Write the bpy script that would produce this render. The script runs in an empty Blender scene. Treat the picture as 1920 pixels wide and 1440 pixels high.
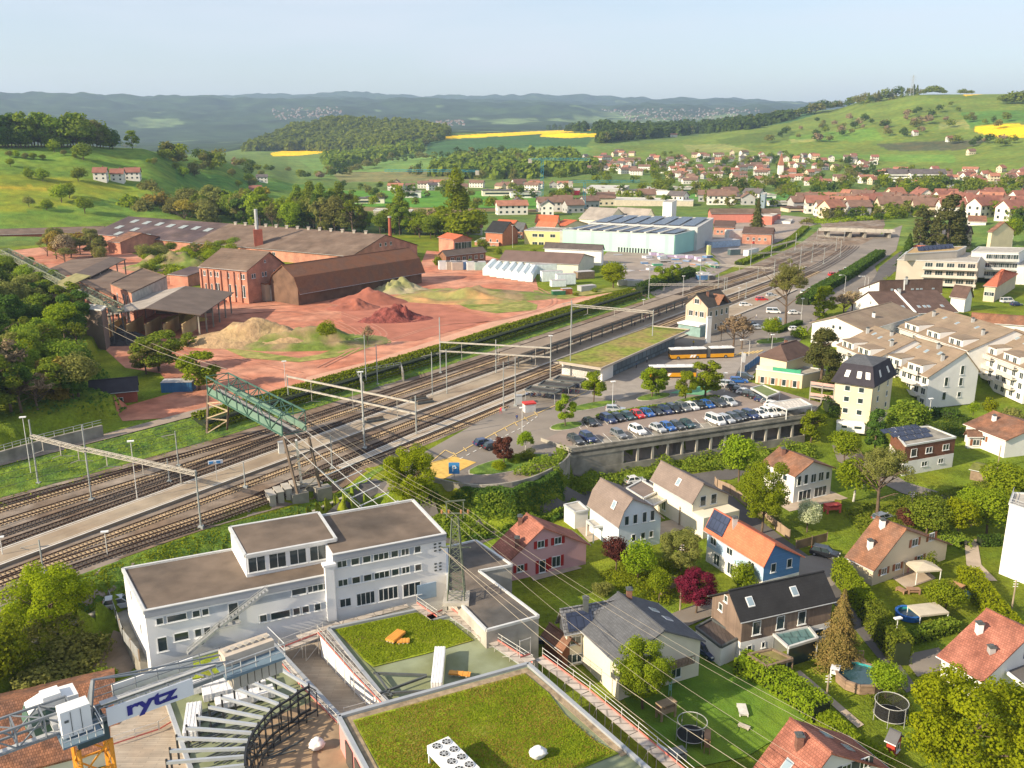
import bpy,math,random
import numpy as np
from mathutils import Vector,Matrix
from mathutils.geometry import delaunay_2d_cdt,tessellate_polygon
random.seed(7);RNG=np.random.default_rng(7)
R=math.radians
scene=bpy.context.scene
COL=scene.collection
# ---------------------------------------------------------------- camera, world, sun, exposure
F,TH,CH=1700.,math.atan(470/1700),62.
cam=bpy.data.objects.new("camera",bpy.data.cameras.new("camera"))
COL.objects.link(cam)
cam.data.sensor_width=36;cam.data.lens=F/1920*36
cam.data.clip_start=1;cam.data.clip_end=40000
cam.location=(0,0,CH);cam.rotation_euler=(math.pi/2-TH,0,0)
scene.camera=cam
SUN_EL,SUN_AZ=R(27),math.atan2(-4.6,-2.6)
sd=Vector((math.sin(SUN_AZ)*math.cos(SUN_EL),math.cos(SUN_AZ)*math.cos(SUN_EL),math.sin(SUN_EL)))
world=bpy.data.worlds.new("World");scene.world=world;world.use_nodes=True
wn=world.node_tree.nodes;wl=world.node_tree.links
sky=wn.new("ShaderNodeTexSky");sky.sky_type='NISHITA';sky.sun_disc=False
sky.sun_elevation=SUN_EL;sky.sun_rotation=SUN_AZ
sky.air_density=1.;sky.dust_density=1.2;sky.ozone_density=1.2;sky.altitude=400
wtc=wn.new("ShaderNodeTexCoord");wmp=wn.new("ShaderNodeMapping");wmp.inputs["Scale"].default_value=(1.5,1.5,9);wno=wn.new("ShaderNodeTexNoise");wno.inputs["Scale"].default_value=2.2;wno.inputs["Detail"].default_value=7
wmr=wn.new("ShaderNodeMapRange");wmr.inputs[1].default_value=.42;wmr.inputs[2].default_value=.75;wmr.inputs[3].default_value=.40;wmr.inputs[4].default_value=.72;wmx=wn.new("ShaderNodeMixRGB");wmx.inputs[2].default_value=(5.3,5.5,6.1,1)
wl.new(wtc.outputs["Generated"],wmp.inputs[0]);wl.new(wmp.outputs[0],wno.inputs[0]);wl.new(wno.outputs[0],wmr.inputs[0]);wl.new(wmr.outputs[0],wmx.inputs[0]);wl.new(sky.outputs[0],wmx.inputs[1]);wl.new(wmx.outputs[0],wn["Background"].inputs[0]);wn["Background"].inputs[1].default_value=.105
sun=bpy.data.objects.new("sun",bpy.data.lights.new("sun",'SUN'));COL.objects.link(sun)
sun.data.energy=5.;sun.data.angle=R(.5);sun.data.color=(1.,.85,.63)
sun.rotation_euler=sd.to_track_quat('Z','Y').to_euler()
scene.view_settings.view_transform='Standard';scene.view_settings.look='None'
scene.view_settings.exposure=.72;scene.view_settings.gamma=1.
# ---------------------------------------------------------------- helpers
def ray(px,py):
 x=(px-960)/F;y=(720-py)/F
 return(x,math.cos(TH)+y*math.sin(TH),-math.sin(TH)+y*math.cos(TH))
def P(px,py,z=0.):
 d=ray(px,py);t=(z-CH)/d[2]
 return Vector((d[0]*t,d[1]*t,z))
def proj(x,y,z):
 dz=z-CH
 fw=y*math.cos(TH)-dz*math.sin(TH);up=y*math.sin(TH)+dz*math.cos(TH)
 return 960+F*x/fw,720-F*up/fw
def zat(p,topy):
 lo,hi=p[2],p[2]+80
 for _ in range(30):
  m=(lo+hi)/2
  if proj(p[0],p[1],m)[1]>topy:lo=m
  else:hi=m
 return lo
SX,SY=.549,.836
def ST(s,t,z=0.):return Vector((s*SX-t*SY,s*SY+t*SX,z))
def tag(o,label=None,cat=None,group=None,kind=None):
 if label:o['label']=label
 if cat:o['category']=cat
 if group:o['group']=group
 if kind:o['kind']=kind
 return o
def thing(name,label,cat,loc=(0,0,0),rz=0.,group=None):
 o=bpy.data.objects.new(name,None);COL.objects.link(o)
 o.empty_display_size=.5;o.location=loc;o.rotation_euler=(0,0,rz)
 return tag(o,label,cat,group)
def link(name,me,parent=None,loc=None,rz=None):
 o=bpy.data.objects.new(name,me);COL.objects.link(o)
 if parent:o.parent=parent
 if loc is not None:o.location=loc
 if rz is not None:o.rotation_euler=(0,0,rz)
 return o
def dup(root,loc,rz,label=None,group=None,over=None,scale=None):
 r=root.copy();COL.objects.link(r);r.location=loc;r.rotation_euler=(0,0,rz)
 if scale is not None:r.scale=scale
 if label:r['label']=label
 if group:r['group']=group
 def rec(src,dst):
  for ch in src.children:
   c=ch.copy();COL.objects.link(c);c.parent=dst
   if over and ch.name.split('.')[0]in over:
    c.material_slots[0].link='OBJECT';c.material_slots[0].material=over[ch.name.split('.')[0]]
   rec(ch,c)
 rec(root,r)
 return r
def npmesh(name,V,Fc,mat=None,smooth=False):
 V=np.asarray(V,dtype=np.float32);Fc=np.asarray(Fc,dtype=np.int32)
 me=bpy.data.meshes.new(name);n,k=Fc.shape
 me.vertices.add(len(V));me.vertices.foreach_set("co",V.ravel())
 me.loops.add(n*k);me.loops.foreach_set("vertex_index",Fc.ravel())
 me.polygons.add(n);me.polygons.foreach_set("loop_start",np.arange(0,n*k,k,dtype=np.int32))
 me.polygons.foreach_set("loop_total",np.full(n,k,dtype=np.int32))
 if smooth:me.polygons.foreach_set("use_smooth",np.ones(n,dtype=bool))
 me.update(calc_edges=True)
 if mat:me.materials.append(mat)
 return me
 # ---------------------------------------------------------------- materials
_M={}
def mat(name,col,rough=.85,n=.12,ns=.6,metal=0.,bump=0.,bs=8.,spec=.3,pat=None,col2=None,n2=None,alpha=None,trans=0.,fac=(.4,.6)):
 """procedural principled material; n: brightness variation, ns: its scale in 1/m; pat: pattern in UV metres"""
 if name in _M:return _M[name]
 m=bpy.data.materials.new(name);m.use_nodes=True;nt=m.node_tree;N=nt.nodes;L=nt.links
 b=N["Principled BSDF"];b.inputs["Roughness"].default_value=rough;b.inputs["Metallic"].default_value=metal
 b.inputs["Specular IOR Level"].default_value=spec
 tc=N.new("ShaderNodeTexCoord")
 geo=N.new("ShaderNodeNewGeometry")
 no=N.new("ShaderNodeTexNoise");no.inputs["Scale"].default_value=ns;no.inputs["Detail"].default_value=6
 L.new(geo.outputs["Position"],no.inputs["Vector"])
 mr=N.new("ShaderNodeMapRange");mr.inputs[1].default_value=.3;mr.inputs[2].default_value=.7
 mr.inputs[3].default_value=1-n;mr.inputs[4].default_value=1+n
 L.new(no.outputs[0],mr.inputs[0])
 base=N.new("ShaderNodeRGB");base.outputs[0].default_value=(*col,1);src=base.outputs[0]
 if col2:
  n3=N.new("ShaderNodeTexNoise");n3.inputs["Scale"].default_value=n2 or .15;n3.inputs["Detail"].default_value=5
  L.new(geo.outputs["Position"],n3.inputs["Vector"])
  m3=N.new("ShaderNodeMapRange");m3.inputs[1].default_value=fac[0];m3.inputs[2].default_value=fac[1];L.new(n3.outputs[0],m3.inputs[0])
  mx=N.new("ShaderNodeMixRGB");mx.inputs[2].default_value=(*col2,1);L.new(m3.outputs[0],mx.inputs[0]);L.new(src,mx.inputs[1]);src=mx.outputs[0]
 if pat:
  kind,su,sv,amt=pat
  uv=N.new("ShaderNodeUVMap");uv.uv_map="UVMap"
  if kind=='brick':
   br=N.new("ShaderNodeTexBrick");L.new(uv.outputs[0],br.inputs[0]);br.inputs["Scale"].default_value=1
   br.inputs["Brick Width"].default_value=su;br.inputs["Row Height"].default_value=sv;br.inputs["Mortar Size"].default_value=min(su,sv)*.09
   br.inputs["Color1"].default_value=(1,1,1,1);br.inputs["Color2"].default_value=(1-amt*.6,)*3+(1,);br.inputs["Mortar"].default_value=(1-amt,)*3+(1,)
   pf=br.outputs[0]
  else:
   wv=N.new("ShaderNodeTexWave");L.new(uv.outputs[0],wv.inputs[0]);wv.wave_profile='SAW' if kind=='rows' else 'SIN'
   wv.bands_direction='Y' if kind=='rows' else 'X';wv.inputs["Scale"].default_value=(1/(su if kind!='rows' else sv))*.314/1.
   wv.inputs["Distortion"].default_value=0.
   c=N.new("ShaderNodeMapRange");c.inputs[3].default_value=1-amt;c.inputs[4].default_value=1+amt*.5;L.new(wv.outputs[1],c.inputs[0]);pf=c.outputs[0]
  mx=N.new("ShaderNodeMixRGB");mx.blend_type='MULTIPLY';mx.inputs[0].default_value=1;L.new(src,mx.inputs[1]);L.new(pf,mx.inputs[2]);src=mx.outputs[0]
 mu=N.new("ShaderNodeMixRGB");mu.blend_type='MULTIPLY';mu.inputs[0].default_value=1
 L.new(src,mu.inputs[1]);L.new(mr.outputs[0],mu.inputs[2]);L.new(mu.outputs[0],b.inputs["Base Color"])
 if bump:
  nb=N.new("ShaderNodeTexNoise");nb.inputs["Scale"].default_value=bs;nb.inputs["Detail"].default_value=4;L.new(geo.outputs["Position"],nb.inputs["Vector"])
  bp=N.new("ShaderNodeBump");bp.inputs["Strength"].default_value=1;bp.inputs["Distance"].default_value=bump;L.new(nb.outputs[0],bp.inputs["Height"]);L.new(bp.outputs[0],b.inputs["Normal"])
 if alpha is not None:b.inputs["Alpha"].default_value=alpha
 _M[name]=m
 return m
def leafmat(name,c1,c2,tr=.48):
 if name in _M:return _M[name]
 m=bpy.data.materials.new(name);m.use_nodes=True;nt=m.node_tree;N=nt.nodes;L=nt.links
 N.remove(N["Principled BSDF"]);out=N["Material Output"]
 geo=N.new("ShaderNodeNewGeometry");oi=N.new("ShaderNodeObjectInfo")
 no=N.new("ShaderNodeTexNoise");no.inputs["Scale"].default_value=.7;no.inputs["Detail"].default_value=3;L.new(geo.outputs["Position"],no.inputs["Vector"])
 wn_=N.new("ShaderNodeTexWhiteNoise");L.new(geo.outputs["Random Per Island"],wn_.inputs["Vector"])
 ad=N.new("ShaderNodeMath");ad.operation='MULTIPLY_ADD';L.new(geo.outputs["Random Per Island"],ad.inputs[0]);ad.inputs[1].default_value=.7;L.new(no.outputs[0],ad.inputs[2])
 mr=N.new("ShaderNodeMapRange");mr.inputs[1].default_value=.35;mr.inputs[2].default_value=1.3;L.new(ad.outputs[0],mr.inputs[0])
 mx=N.new("ShaderNodeMixRGB");mx.inputs[1].default_value=(*c1,1);mx.inputs[2].default_value=(*c2,1);L.new(mr.outputs[0],mx.inputs[0])
 hs=N.new("ShaderNodeHueSaturation");L.new(mx.outputs[0],hs.inputs["Color"])
 hv=N.new("ShaderNodeMapRange");hv.inputs[3].default_value=.8;hv.inputs[4].default_value=1.25;L.new(oi.outputs["Random"],hv.inputs[0]);L.new(hv.outputs[0],hs.inputs["Value"])
 hh=N.new("ShaderNodeMapRange");hh.inputs[3].default_value=.485;hh.inputs[4].default_value=.51;L.new(oi.outputs["Random"],hh.inputs[0]);L.new(hh.outputs[0],hs.inputs["Hue"])
 d=N.new("ShaderNodeBsdfDiffuse");t=N.new("ShaderNodeBsdfTranslucent");L.new(hs.outputs[0],d.inputs[0]);L.new(hs.outputs[0],t.inputs[0])
 ms=N.new("ShaderNodeMixShader");ms.inputs[0].default_value=tr;L.new(d.outputs[0],ms.inputs[1]);L.new(t.outputs[0],ms.inputs[2]);L.new(ms.outputs[0],out.inputs[0])
 _M[name]=m
 return m
GLASS=mat("window_glass",(.03,.045,.05),.12,.2,.4,spec=.8)
WHITE=mat("white_paint",(.78,.78,.76),.6,.05)
WFRAME=mat("white_frame",(.72,.73,.72),.5,.04)
CONC=mat("concrete",(.40,.37,.32),.9,.22,.5,bump=.02)
CONC_D=mat("old_concrete",(.27,.25,.21),.95,.35,.4,bump=.03)
STEEL=mat("galvanised_steel",(.45,.46,.46),.5,.12,1.,metal=.3)
STEEL_D=mat("dark_steel",(.10,.11,.11),.55,.15,1.,metal=.2)
ALU=mat("light_aluminium",(.62,.62,.60),.45,.08,1.,metal=.2)
ASPH=mat("asphalt",(.20,.175,.150),.95,.14,.12,bump=.01,bs=14,col2=(.25,.215,.18),n2=.05)
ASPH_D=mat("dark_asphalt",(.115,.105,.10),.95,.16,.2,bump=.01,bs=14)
BLACKM=mat("black_rubber",(.02,.02,.02),.8,.1)
WOOD=mat("weathered_wood",(.22,.16,.11),.85,.25,1.5)
TIMB=mat("pale_planks",(.50,.43,.34),.85,.2,1.2,pat=('brick',3.,.33,.35))
REDM=mat("red_paint",(.55,.04,.03),.5,.08)
PV=mat("solar_glass",(.035,.045,.085),.25,.15,.8,spec=.7,pat=('brick',1.,1.65,.5))
# ---------------------------------------------------------------- mesh builder
class MB:
 def __init__(s):s.v=[];s.f=[];s.m=[]
 def add(s,vs,fs,mi=0):
  o=len(s.v);s.v+=[tuple(v)for v in vs];s.f+=[tuple(i+o for i in f)for f in fs];s.m+=[mi]*len(fs);return s
 def quad(s,a,b,c,d,mi=0):return s.add([a,b,c,d],[(0,1,2,3)],mi)
 def prism(s,pts,z0,z1,mi=0,mt=None):
  n=len(pts);ar=sum(pts[i][0]*pts[(i+1)%n][1]-pts[(i+1)%n][0]*pts[i][1]for i in range(n))
  if ar<0:pts=pts[::-1]
  vs=[(p[0],p[1],z0)for p in pts]+[(p[0],p[1],z1)for p in pts]
  sides=[(i,(i+1)%n,n+(i+1)%n,n+i)for i in range(n)]
  s.add(vs,sides,mi)
  if n<=4:s.add(vs[n:],[tuple(range(n))],mi if mt is None else mt);s.add(vs[:n],[tuple(range(n))[::-1]],mi)
  else:
   tr=tessellate_polygon([[Vector((p[0],p[1],0))for p in pts]])
   fs=[]
   for t in tr:
    a,b,c=[pts[i]for i in t]
    cr=(b[0]-a[0])*(c[1]-a[1])-(b[1]-a[1])*(c[0]-a[0])
    fs.append(tuple(t)if cr>0 else tuple(t)[::-1])
   s.add(vs[n:],fs,mi if mt is None else mt)
  return s
 def box(s,c,d,rz=0.,mi=0):
  ca,sa=math.cos(rz),math.sin(rz);hx,hy=d[0]/2,d[1]/2
  pts=[(c[0]+x*ca-y*sa,c[1]+x*sa+y*ca)for x,y in((-hx,-hy),(hx,-hy),(hx,hy),(-hx,hy))]
  return s.prism(pts,c[2],c[2]+d[2],mi)
 def bar(s,a,b,w,h=None,mi=0):
  h=h or w;a=Vector(a);b=Vector(b);d=(b-a)
  if d.length<1e-6:return s
  d.normalize();u=d.cross(Vector((0,0,1)))
  if u.length<1e-3:u=Vector((1,0,0))
  u.normalize();v=u.cross(d);u*=w/2;v*=h/2
  vs=[a-u-v,a+u-v,a+u+v,a-u+v,b-u-v,b+u-v,b+u+v,b-u+v]
  return s.add(vs,[(0,1,2,3)[::-1],(4,5,6,7),(0,1,5,4),(1,2,6,5),(2,3,7,6),(3,0,4,7)],mi)
 def tube(s,a,b,r,r2=None,n=6,mi=0,cap=True):
  r2=r if r2 is None else r2;a=Vector(a);b=Vector(b);d=(b-a).normalized()
  u=d.cross(Vector((0,0,1)));
  if u.length<1e-3:u=Vector((1,0,0))
  u.normalize();v=d.cross(u)
  vs=[]
  for p,rr in((a,r),(b,r2)):
   for i in range(n):
    t=2*math.pi*i/n;vs.append(p+(u*math.cos(t)+v*math.sin(t))*rr)
  fs=[(i,(i+1)%n,n+(i+1)%n,n+i)for i in range(n)]
  if cap:fs+=[tuple(range(n))[::-1],tuple(range(n,2*n))]
  return s.add(vs,fs,mi)
 def slab(s,pts,th,mi=0,mb=None):
  n=len(pts);vs=[Vector(p)for p in pts];lo=[v-Vector((0,0,th))for v in vs]
  nn=(vs[1]-vs[0]).cross(vs[2]-vs[0])
  if nn.z<0:vs=vs[::-1];lo=lo[::-1]
  s.add(vs,[tuple(range(n))],mi)
  s.add(lo,[tuple(range(n))[::-1]],mi if mb is None else mb)
  s.add(vs+lo,[(i,n+i,n+(i+1)%n,(i+1)%n)for i in range(n)],mi if mb is None else mb)
  return s
 def build(s,name,mats,parent=None,smooth=False,local=False):
  me=bpy.data.meshes.new(name)
  org=Vector((0,0,0))
  if not local:
   if parent:
    q=parent
    while q:org+=q.location;q=q.parent
   else:
    xs=[v[0]for v in s.v];ys=[v[1]for v in s.v];org=Vector(((min(xs)+max(xs))/2,(min(ys)+max(ys))/2,min(v[2]for v in s.v)))
  me.from_pydata([(v[0]-org.x,v[1]-org.y,v[2]-org.z)for v in s.v],[],s.f)
  for m_ in(mats if isinstance(mats,(list,tuple))else[mats]):me.materials.append(m_)
  me.polygons.foreach_set("material_index",s.m)
  if smooth:me.polygons.foreach_set("use_smooth",[True]*len(s.f))
  uv=me.uv_layers.new(name="UVMap");dat=np.zeros(len(me.loops)*2,dtype=np.float32)
  Z=Vector((0,0,1))
  for p in me.polygons:
   nn=p.normal;t=Z.cross(nn)
   t=Vector((1,0,0))if t.length<.02 else t.normalized()
   b=nn.cross(t)
   for li in p.loop_indices:
    co=me.vertices[me.loops[li].vertex_index].co;dat[li*2]=co.dot(t);dat[li*2+1]=co.dot(b)
  uv.data.foreach_set("uv",dat)
  o=link(name,me,parent)
  if not local and not parent:o.location=org
  return o
  # ---------------------------------------------------------------- terrain
def smooth(a,b,x):
 t=np.clip((x-a)/(b-a),0,1);return t*t*(3-2*t)
def inpoly(X,Y,poly):
 ins=np.zeros(X.shape,bool);n=len(poly)
 for i in range(n):
  x1,y1=poly[i][0],poly[i][1];x2,y2=poly[(i+1)%n][0],poly[(i+1)%n][1]
  if y1==y2:continue
  c=((y1>Y)!=(y2>Y))&(X<(x2-x1)*(Y-y1)/(y2-y1)+x1);ins^=c
 return ins
def sdist(X,Y,poly):
 d=np.full(X.shape,1e9);n=len(poly)
 for i in range(n):
  ax,ay=poly[i][0],poly[i][1];bx,by=poly[(i+1)%n][0],poly[(i+1)%n][1]
  vx,vy=bx-ax,by-ay;q=np.clip(((X-ax)*vx+(Y-ay)*vy)/(vx*vx+vy*vy+1e-9),0,1)
  d=np.minimum(d,np.hypot(X-ax-q*vx,Y-ay-q*vy))
 return np.where(inpoly(X,Y,poly),d,-d)
def vnoise(X,Y,sc,seed=0):
 r=np.random.default_rng(seed);tab=r.random((256,256))
 x=X/sc;y=Y/sc;xi=np.floor(x).astype(int);yi=np.floor(y).astype(int);fx=x-xi;fy=y-yi
 fx=fx*fx*(3-2*fx);fy=fy*fy*(3-2*fy)
 a=tab[xi%256,yi%256];b=tab[(xi+1)%256,yi%256];c=tab[xi%256,(yi+1)%256];d=tab[(xi+1)%256,(yi+1)%256]
 return(a*(1-fx)+b*fx)*(1-fy)+(c*(1-fx)+d*fx)*fy-.5
LOW=[ST(-150,109.5),ST(118,109.5),P(640,935),P(700,915),P(838,908),P(900,925),P(960,925),P(1040,893),P(1062,838),P(1515,765),P(1600,738),P(1700,700),P(1760,684),P(1960,668),Vector((420,250,0)),Vector((420,-60,0)),Vector((-150,-60,0))]
HILL=[P(-160,925,1),P(196,800,1),P(235,770,2),P(150,745,2),P(190,650,2),P(120,600,2),P(90,540,2),P(-10,505,2),P(-200,500,2)]
PROF={-500:[(600,428),(650,385),(720,330),(800,273),(850,268),(900,280),(2500,275),(5000,262),(6500,200),(8000,170),(9000,176),(12500,185)],0:[(600,428),(650,385),(720,330),(800,274),(850,268),(900,280),(2500,278),(5000,262),(6500,205),(8000,172),(9000,178),(12500,185)],130:[(600,430),(650,388),(720,335),(800,276),(850,270),(900,285),(2500,285),(5000,262),(6500,210),(8000,181),(9000,184),(12500,188)],260:[(600,430),(650,398),(720,352),(800,300),(850,277),(900,280),(2500,290),(5000,265),(6500,215),(8000,181),(9000,186),(12500,190)],400:[(600,430),(660,410),(760,375),(880,330),(980,300),(1100,300),(2500,292),(5000,262),(6500,222),(8000,184),(10000,188),(12500,184)],500:[(600,430),(700,405),(850,375),(1000,345),(1200,325),(1600,305),(2100,292),(2500,280),(2800,268),(3200,272),(5000,258),(6500,222),(8000,190),(10000,190),(12500,178)],560:[(600,431),(800,388),(1000,358),(1300,332),(1700,306),(2100,292),(2400,280),(2800,242),(3200,250),(5000,250),(6500,220),(8000,192),(10000,190),(12500,177)],650:[(600,431),(800,388),(1000,360),(1300,335),(1700,310),(2200,288),(2450,270),(2800,228),(3200,238),(5000,245),(6500,215),(8000,192),(10000,190),(12500,175)],760:[(600,431),(800,388),(1000,360),(1300,335),(1700,306),(2150,280),(2450,262),(2800,233),(3200,240),(5000,240),(6500,215),(8000,193),(10000,190),(12500,180)],850:[(600,431),(800,388),(1000,360),(1300,335),(1700,300),(2050,275),(2300,262),(2600,248),(2900,246),(3400,250),(5000,240),(6500,215),(8000,196),(10000,192),(12500,184)],1000:[(600,431),(800,388),(1000,360),(1300,332),(1700,295),(2000,270),(2300,252),(2700,246),(3400,250),(5000,240),(6500,215),(8000,198),(10000,194),(12500,180)],1130:[(600,431),(800,388),(1000,360),(1300,325),(1700,290),(2000,262),(2300,246),(2700,242),(3400,248),(5000,240),(6500,222),(8000,205),(10000,198),(12500,184)],1300:[(600,431),(800,388),(1000,360),(1200,338),(1400,318),(1700,290),(2000,265),(2400,248),(2800,236),(3400,242),(5000,238),(6500,222),(8000,205),(12500,187)],1420:[(600,431),(800,388),(1000,360),(1200,338),(1400,316),(1700,280),(2000,250),(2300,234),(2600,225),(3000,228),(5000,236),(8000,205),(12500,190)],1540:[(600,431),(800,388),(1000,360),(1200,338),(1400,315),(1600,288),(1900,248),(2200,220),(2450,205),(2700,204),(3200,212),(8000,215),(12500,198)],1640:[(600,431),(800,388),(1000,360),(1200,338),(1400,315),(1600,288),(1900,235),(2150,200),(2350,180),(2500,178),(3000,190),(8000,215),(12500,198)],1720:[(600,431),(800,388),(1000,360),(1200,338),(1400,313),(1600,285),(1850,235),(2050,198),(2250,175),(2400,173),(3000,190),(8000,215),(12500,198)],1920:[(600,431),(800,388),(1000,358),(1150,335),(1300,312),(1500,280),(1700,248),(1900,215),(2100,188),(2300,174),(2500,176),(3000,190),(8000,215),(12500,198)],2400:[(600,431),(800,388),(1000,358),(1150,335),(1300,312),(1500,280),(1700,248),(1900,215),(2100,188),(2300,172),(2500,176),(3000,190),(8000,215),(12500,198)]}
_RG=np.geomspace(500,13500,260)
_AZ=[];_ZT=[]
for px_,pr in sorted(PROF.items()):
 d=ray(px_,320);_AZ.append(math.atan2(d[0],d[1]))
 zz=[]
 for r_,y_ in pr:
  d=ray(px_,y_);zz.append(CH+r_*d[2]/math.hypot(d[0],d[1]))
 _ZT.append(np.interp(_RG,[p[0]for p in pr],zz))
_AZ=np.array(_AZ);_ZT=np.array(_ZT)
for _ in range(3):_ZT[:,1:-1]=(_ZT[:,:-2]+2*_ZT[:,1:-1]+_ZT[:,2:])/4
def TZ(X,Y):
 X=np.asarray(X,float);Y=np.asarray(Y,float)
 s=X*SX+Y*SY;t=-X*SY+Y*SX
 z=np.zeros(X.shape)
 # yard plateau beyond the tracks
 edge=np.interp(s,[0,60,90,120,180,330,420,520],[166,160,155,152,149,146.5,150,200])
 z=2.5*smooth(0,9,t-edge)*(1-smooth(420,520,s))
 # wooded hill on the left
 dh=sdist(X,Y,HILL)
 z=z+smooth(0,1.5,dh)*(3.2+np.minimum(.16*np.maximum(dh,0),7.5))
 # lower ground on the house side
 dl=sdist(X,Y,LOW)
 wd=np.interp(X,[60,85],[2.5,11])
 low=smooth(0,1,dl/wd)
 z=z*(1-low)-6.*low
 bank=(s<122)&(dl<=0)&(t<120)
 z=np.where(bank,-2.2*smooth(0,7,117.5+(s<122)*0-t)*(1-smooth(112,122,s)),z)
 # far relief
 rr=np.hypot(X,Y);az=np.arctan2(X,Y)
 ai=np.interp(az,_AZ,np.arange(len(_AZ)));ri=np.interp(np.log(np.maximum(rr,500)),np.log(_RG),np.arange(len(_RG)))
 a0=np.clip(ai.astype(int),0,len(_AZ)-2);r0=np.clip(ri.astype(int),0,len(_RG)-2);fa=ai-a0;fr=ri-r0;fa=fa*fa*(3-2*fa)
 zf=(_ZT[a0,r0]*(1-fr)+_ZT[a0,r0+1]*fr)*(1-fa)+(_ZT[a0+1,r0]*(1-fr)+_ZT[a0+1,r0+1]*fr)*fa
 am=smooth(900,2500,rr)*6+smooth(5000,8000,rr)*34
 zf=zf+am*(vnoise(X,Y,240+0*rr,3)*smooth(800,2500,rr)*2+vnoise(X,Y,900,4))+vnoise(X,Y,90,5)*2.*smooth(650,900,rr)+vnoise(X,Y,70,8)*16*smooth(5000,7000,rr)
 w=smooth(540,640,rr)
 return z*(1-w)+zf*w
def tz(x,y):return float(TZ(np.array([x]),np.array([y]))[0])
_gr=np.geomspace(70,13000,900)
def G(px,py):
 d=ray(px,py);h=math.hypot(d[0],d[1]);ux,uy=d[0]/h,d[1]/h;sl=d[2]/h
 zr=CH+_gr*sl;zt=TZ(_gr*ux,_gr*uy);k=np.nonzero(zr<=zt)[0]
 if len(k)==0:i=len(_gr)-1;r=2500.
 else:
  i=k[0]
  if i==0:r=_gr[0]
  else:
   a=zr[i-1]-zt[i-1];b=zr[i]-zt[i];r=_gr[i-1]+(_gr[i]-_gr[i-1])*a/(a-b)
 x,y=ux*r,uy*r
 return Vector((x,y,tz(x,y)))
 # cover polygons given where they lie in view; each is a patch of real land
C_LAWN=(.135,.19,.016);C_MEAD=(.085,.19,.035);C_WOOD=(.028,.052,.018);C_RAPE=(.80,.56,.01)
C_PALE=(.21,.25,.075);C_DK=(.05,.12,.045);C_EARTH=(.24,.19,.10)
COV=[([(-300,275),(260,275),(500,318),(640,345),(600,420),(-300,440)],(.12,.21,.03),500,1100),([(-300,330),(120,330),(300,360),(60,395),(-300,440)],(.20,.26,.025),500,1000),([(-100,345),(60,348),(90,356),(-100,358)],(.35,.32,.03),500,900),([(330,316),(420,330),(620,352),(440,362),(330,345)],(.09,.20,.03),500,1200),([(540,275),(1160,240),(1240,300),(900,350),(540,340)],(.13,.21,.05),1200,4000),([(560,300),(760,285),(900,300),(820,325),(600,330)],(.14,.25,.06),1200,4000),([(620,322),(830,322),(900,338),(640,342)],(.19,.20,.08),900,4000),([(800,265),(1135,243),(1110,262),(1090,285),(880,300),(800,290)],C_DK,1200,4000),([(880,290),(1000,275),(1100,275),(1130,288),(1000,300)],(.13,.23,.05),1200,4000),([(508,287),(540,281),(612,281),(618,285),(560,292),(510,293)],C_RAPE,1200,4000),([(808,257),(900,251),(1050,244),(1137,240),(1136,243),(1000,252),(810,262)],C_RAPE,1200,4000),([(1012,256),(1020,248),(1130,251),(1122,256),(1060,259)],C_RAPE,1200,4000),([(1100,285),(1280,262),(1500,215),(1560,205),(1720,165),(2400,160),(2400,330),(1900,330),(1400,300),(1150,300)],(.135,.20,.035),1000,4000),([(1440,222),(1515,209),(1540,212),(1480,230),(1400,240)],C_DK,1300,4000),([(1450,220),(1512,209),(1516,211),(1452,224)],C_RAPE,1300,4000),([(1260,252),(1310,246),(1312,249),(1262,255)],C_RAPE,1300,4000),([(1340,262),(1480,240),(1500,262),(1360,275)],(.10,.16,.03),1300,4000),([(1480,255),(1640,240),(1660,262),(1480,268)],(.12,.23,.035),1300,4000),([(1640,270),(1800,262),(1860,262),(1800,282),(1670,283)],(.085,.10,.05),1000,4000),([(1480,262),(1530,260),(1528,266),(1482,268)],C_PALE,1000,4000),([(1760,230),(1830,222),(1820,240),(1760,244)],C_PALE,1000,4000),([(1800,210),(1935,205),(1935,226),(1850,232),(1820,240)],(.085,.19,.035),1000,4000),([(1828,238),(1850,234),(1990,232),(1990,256),(1870,258),(1826,247)],C_RAPE,1000,4000),([(1850,172),(1860,175),(1810,180),(1805,177)],C_RAPE,1000,4000),([(1280,272),(1360,270),(1420,284),(1290,286)],C_PALE,1000,4000),([(1540,290),(1790,290),(1790,305),(1540,300)],(.13,.24,.04),1000,2500),([(560,358),(900,358),(1060,372),(1150,384),(1080,392),(700,388),(560,375)],(.09,.24,.03),500,1500),([(1240,360),(1500,362),(1700,366),(1700,376),(1300,374)],(.10,.26,.06),500,1300),([(640,388),(1100,392),(1140,398),(660,396)],C_EARTH,500,1300),]
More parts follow.
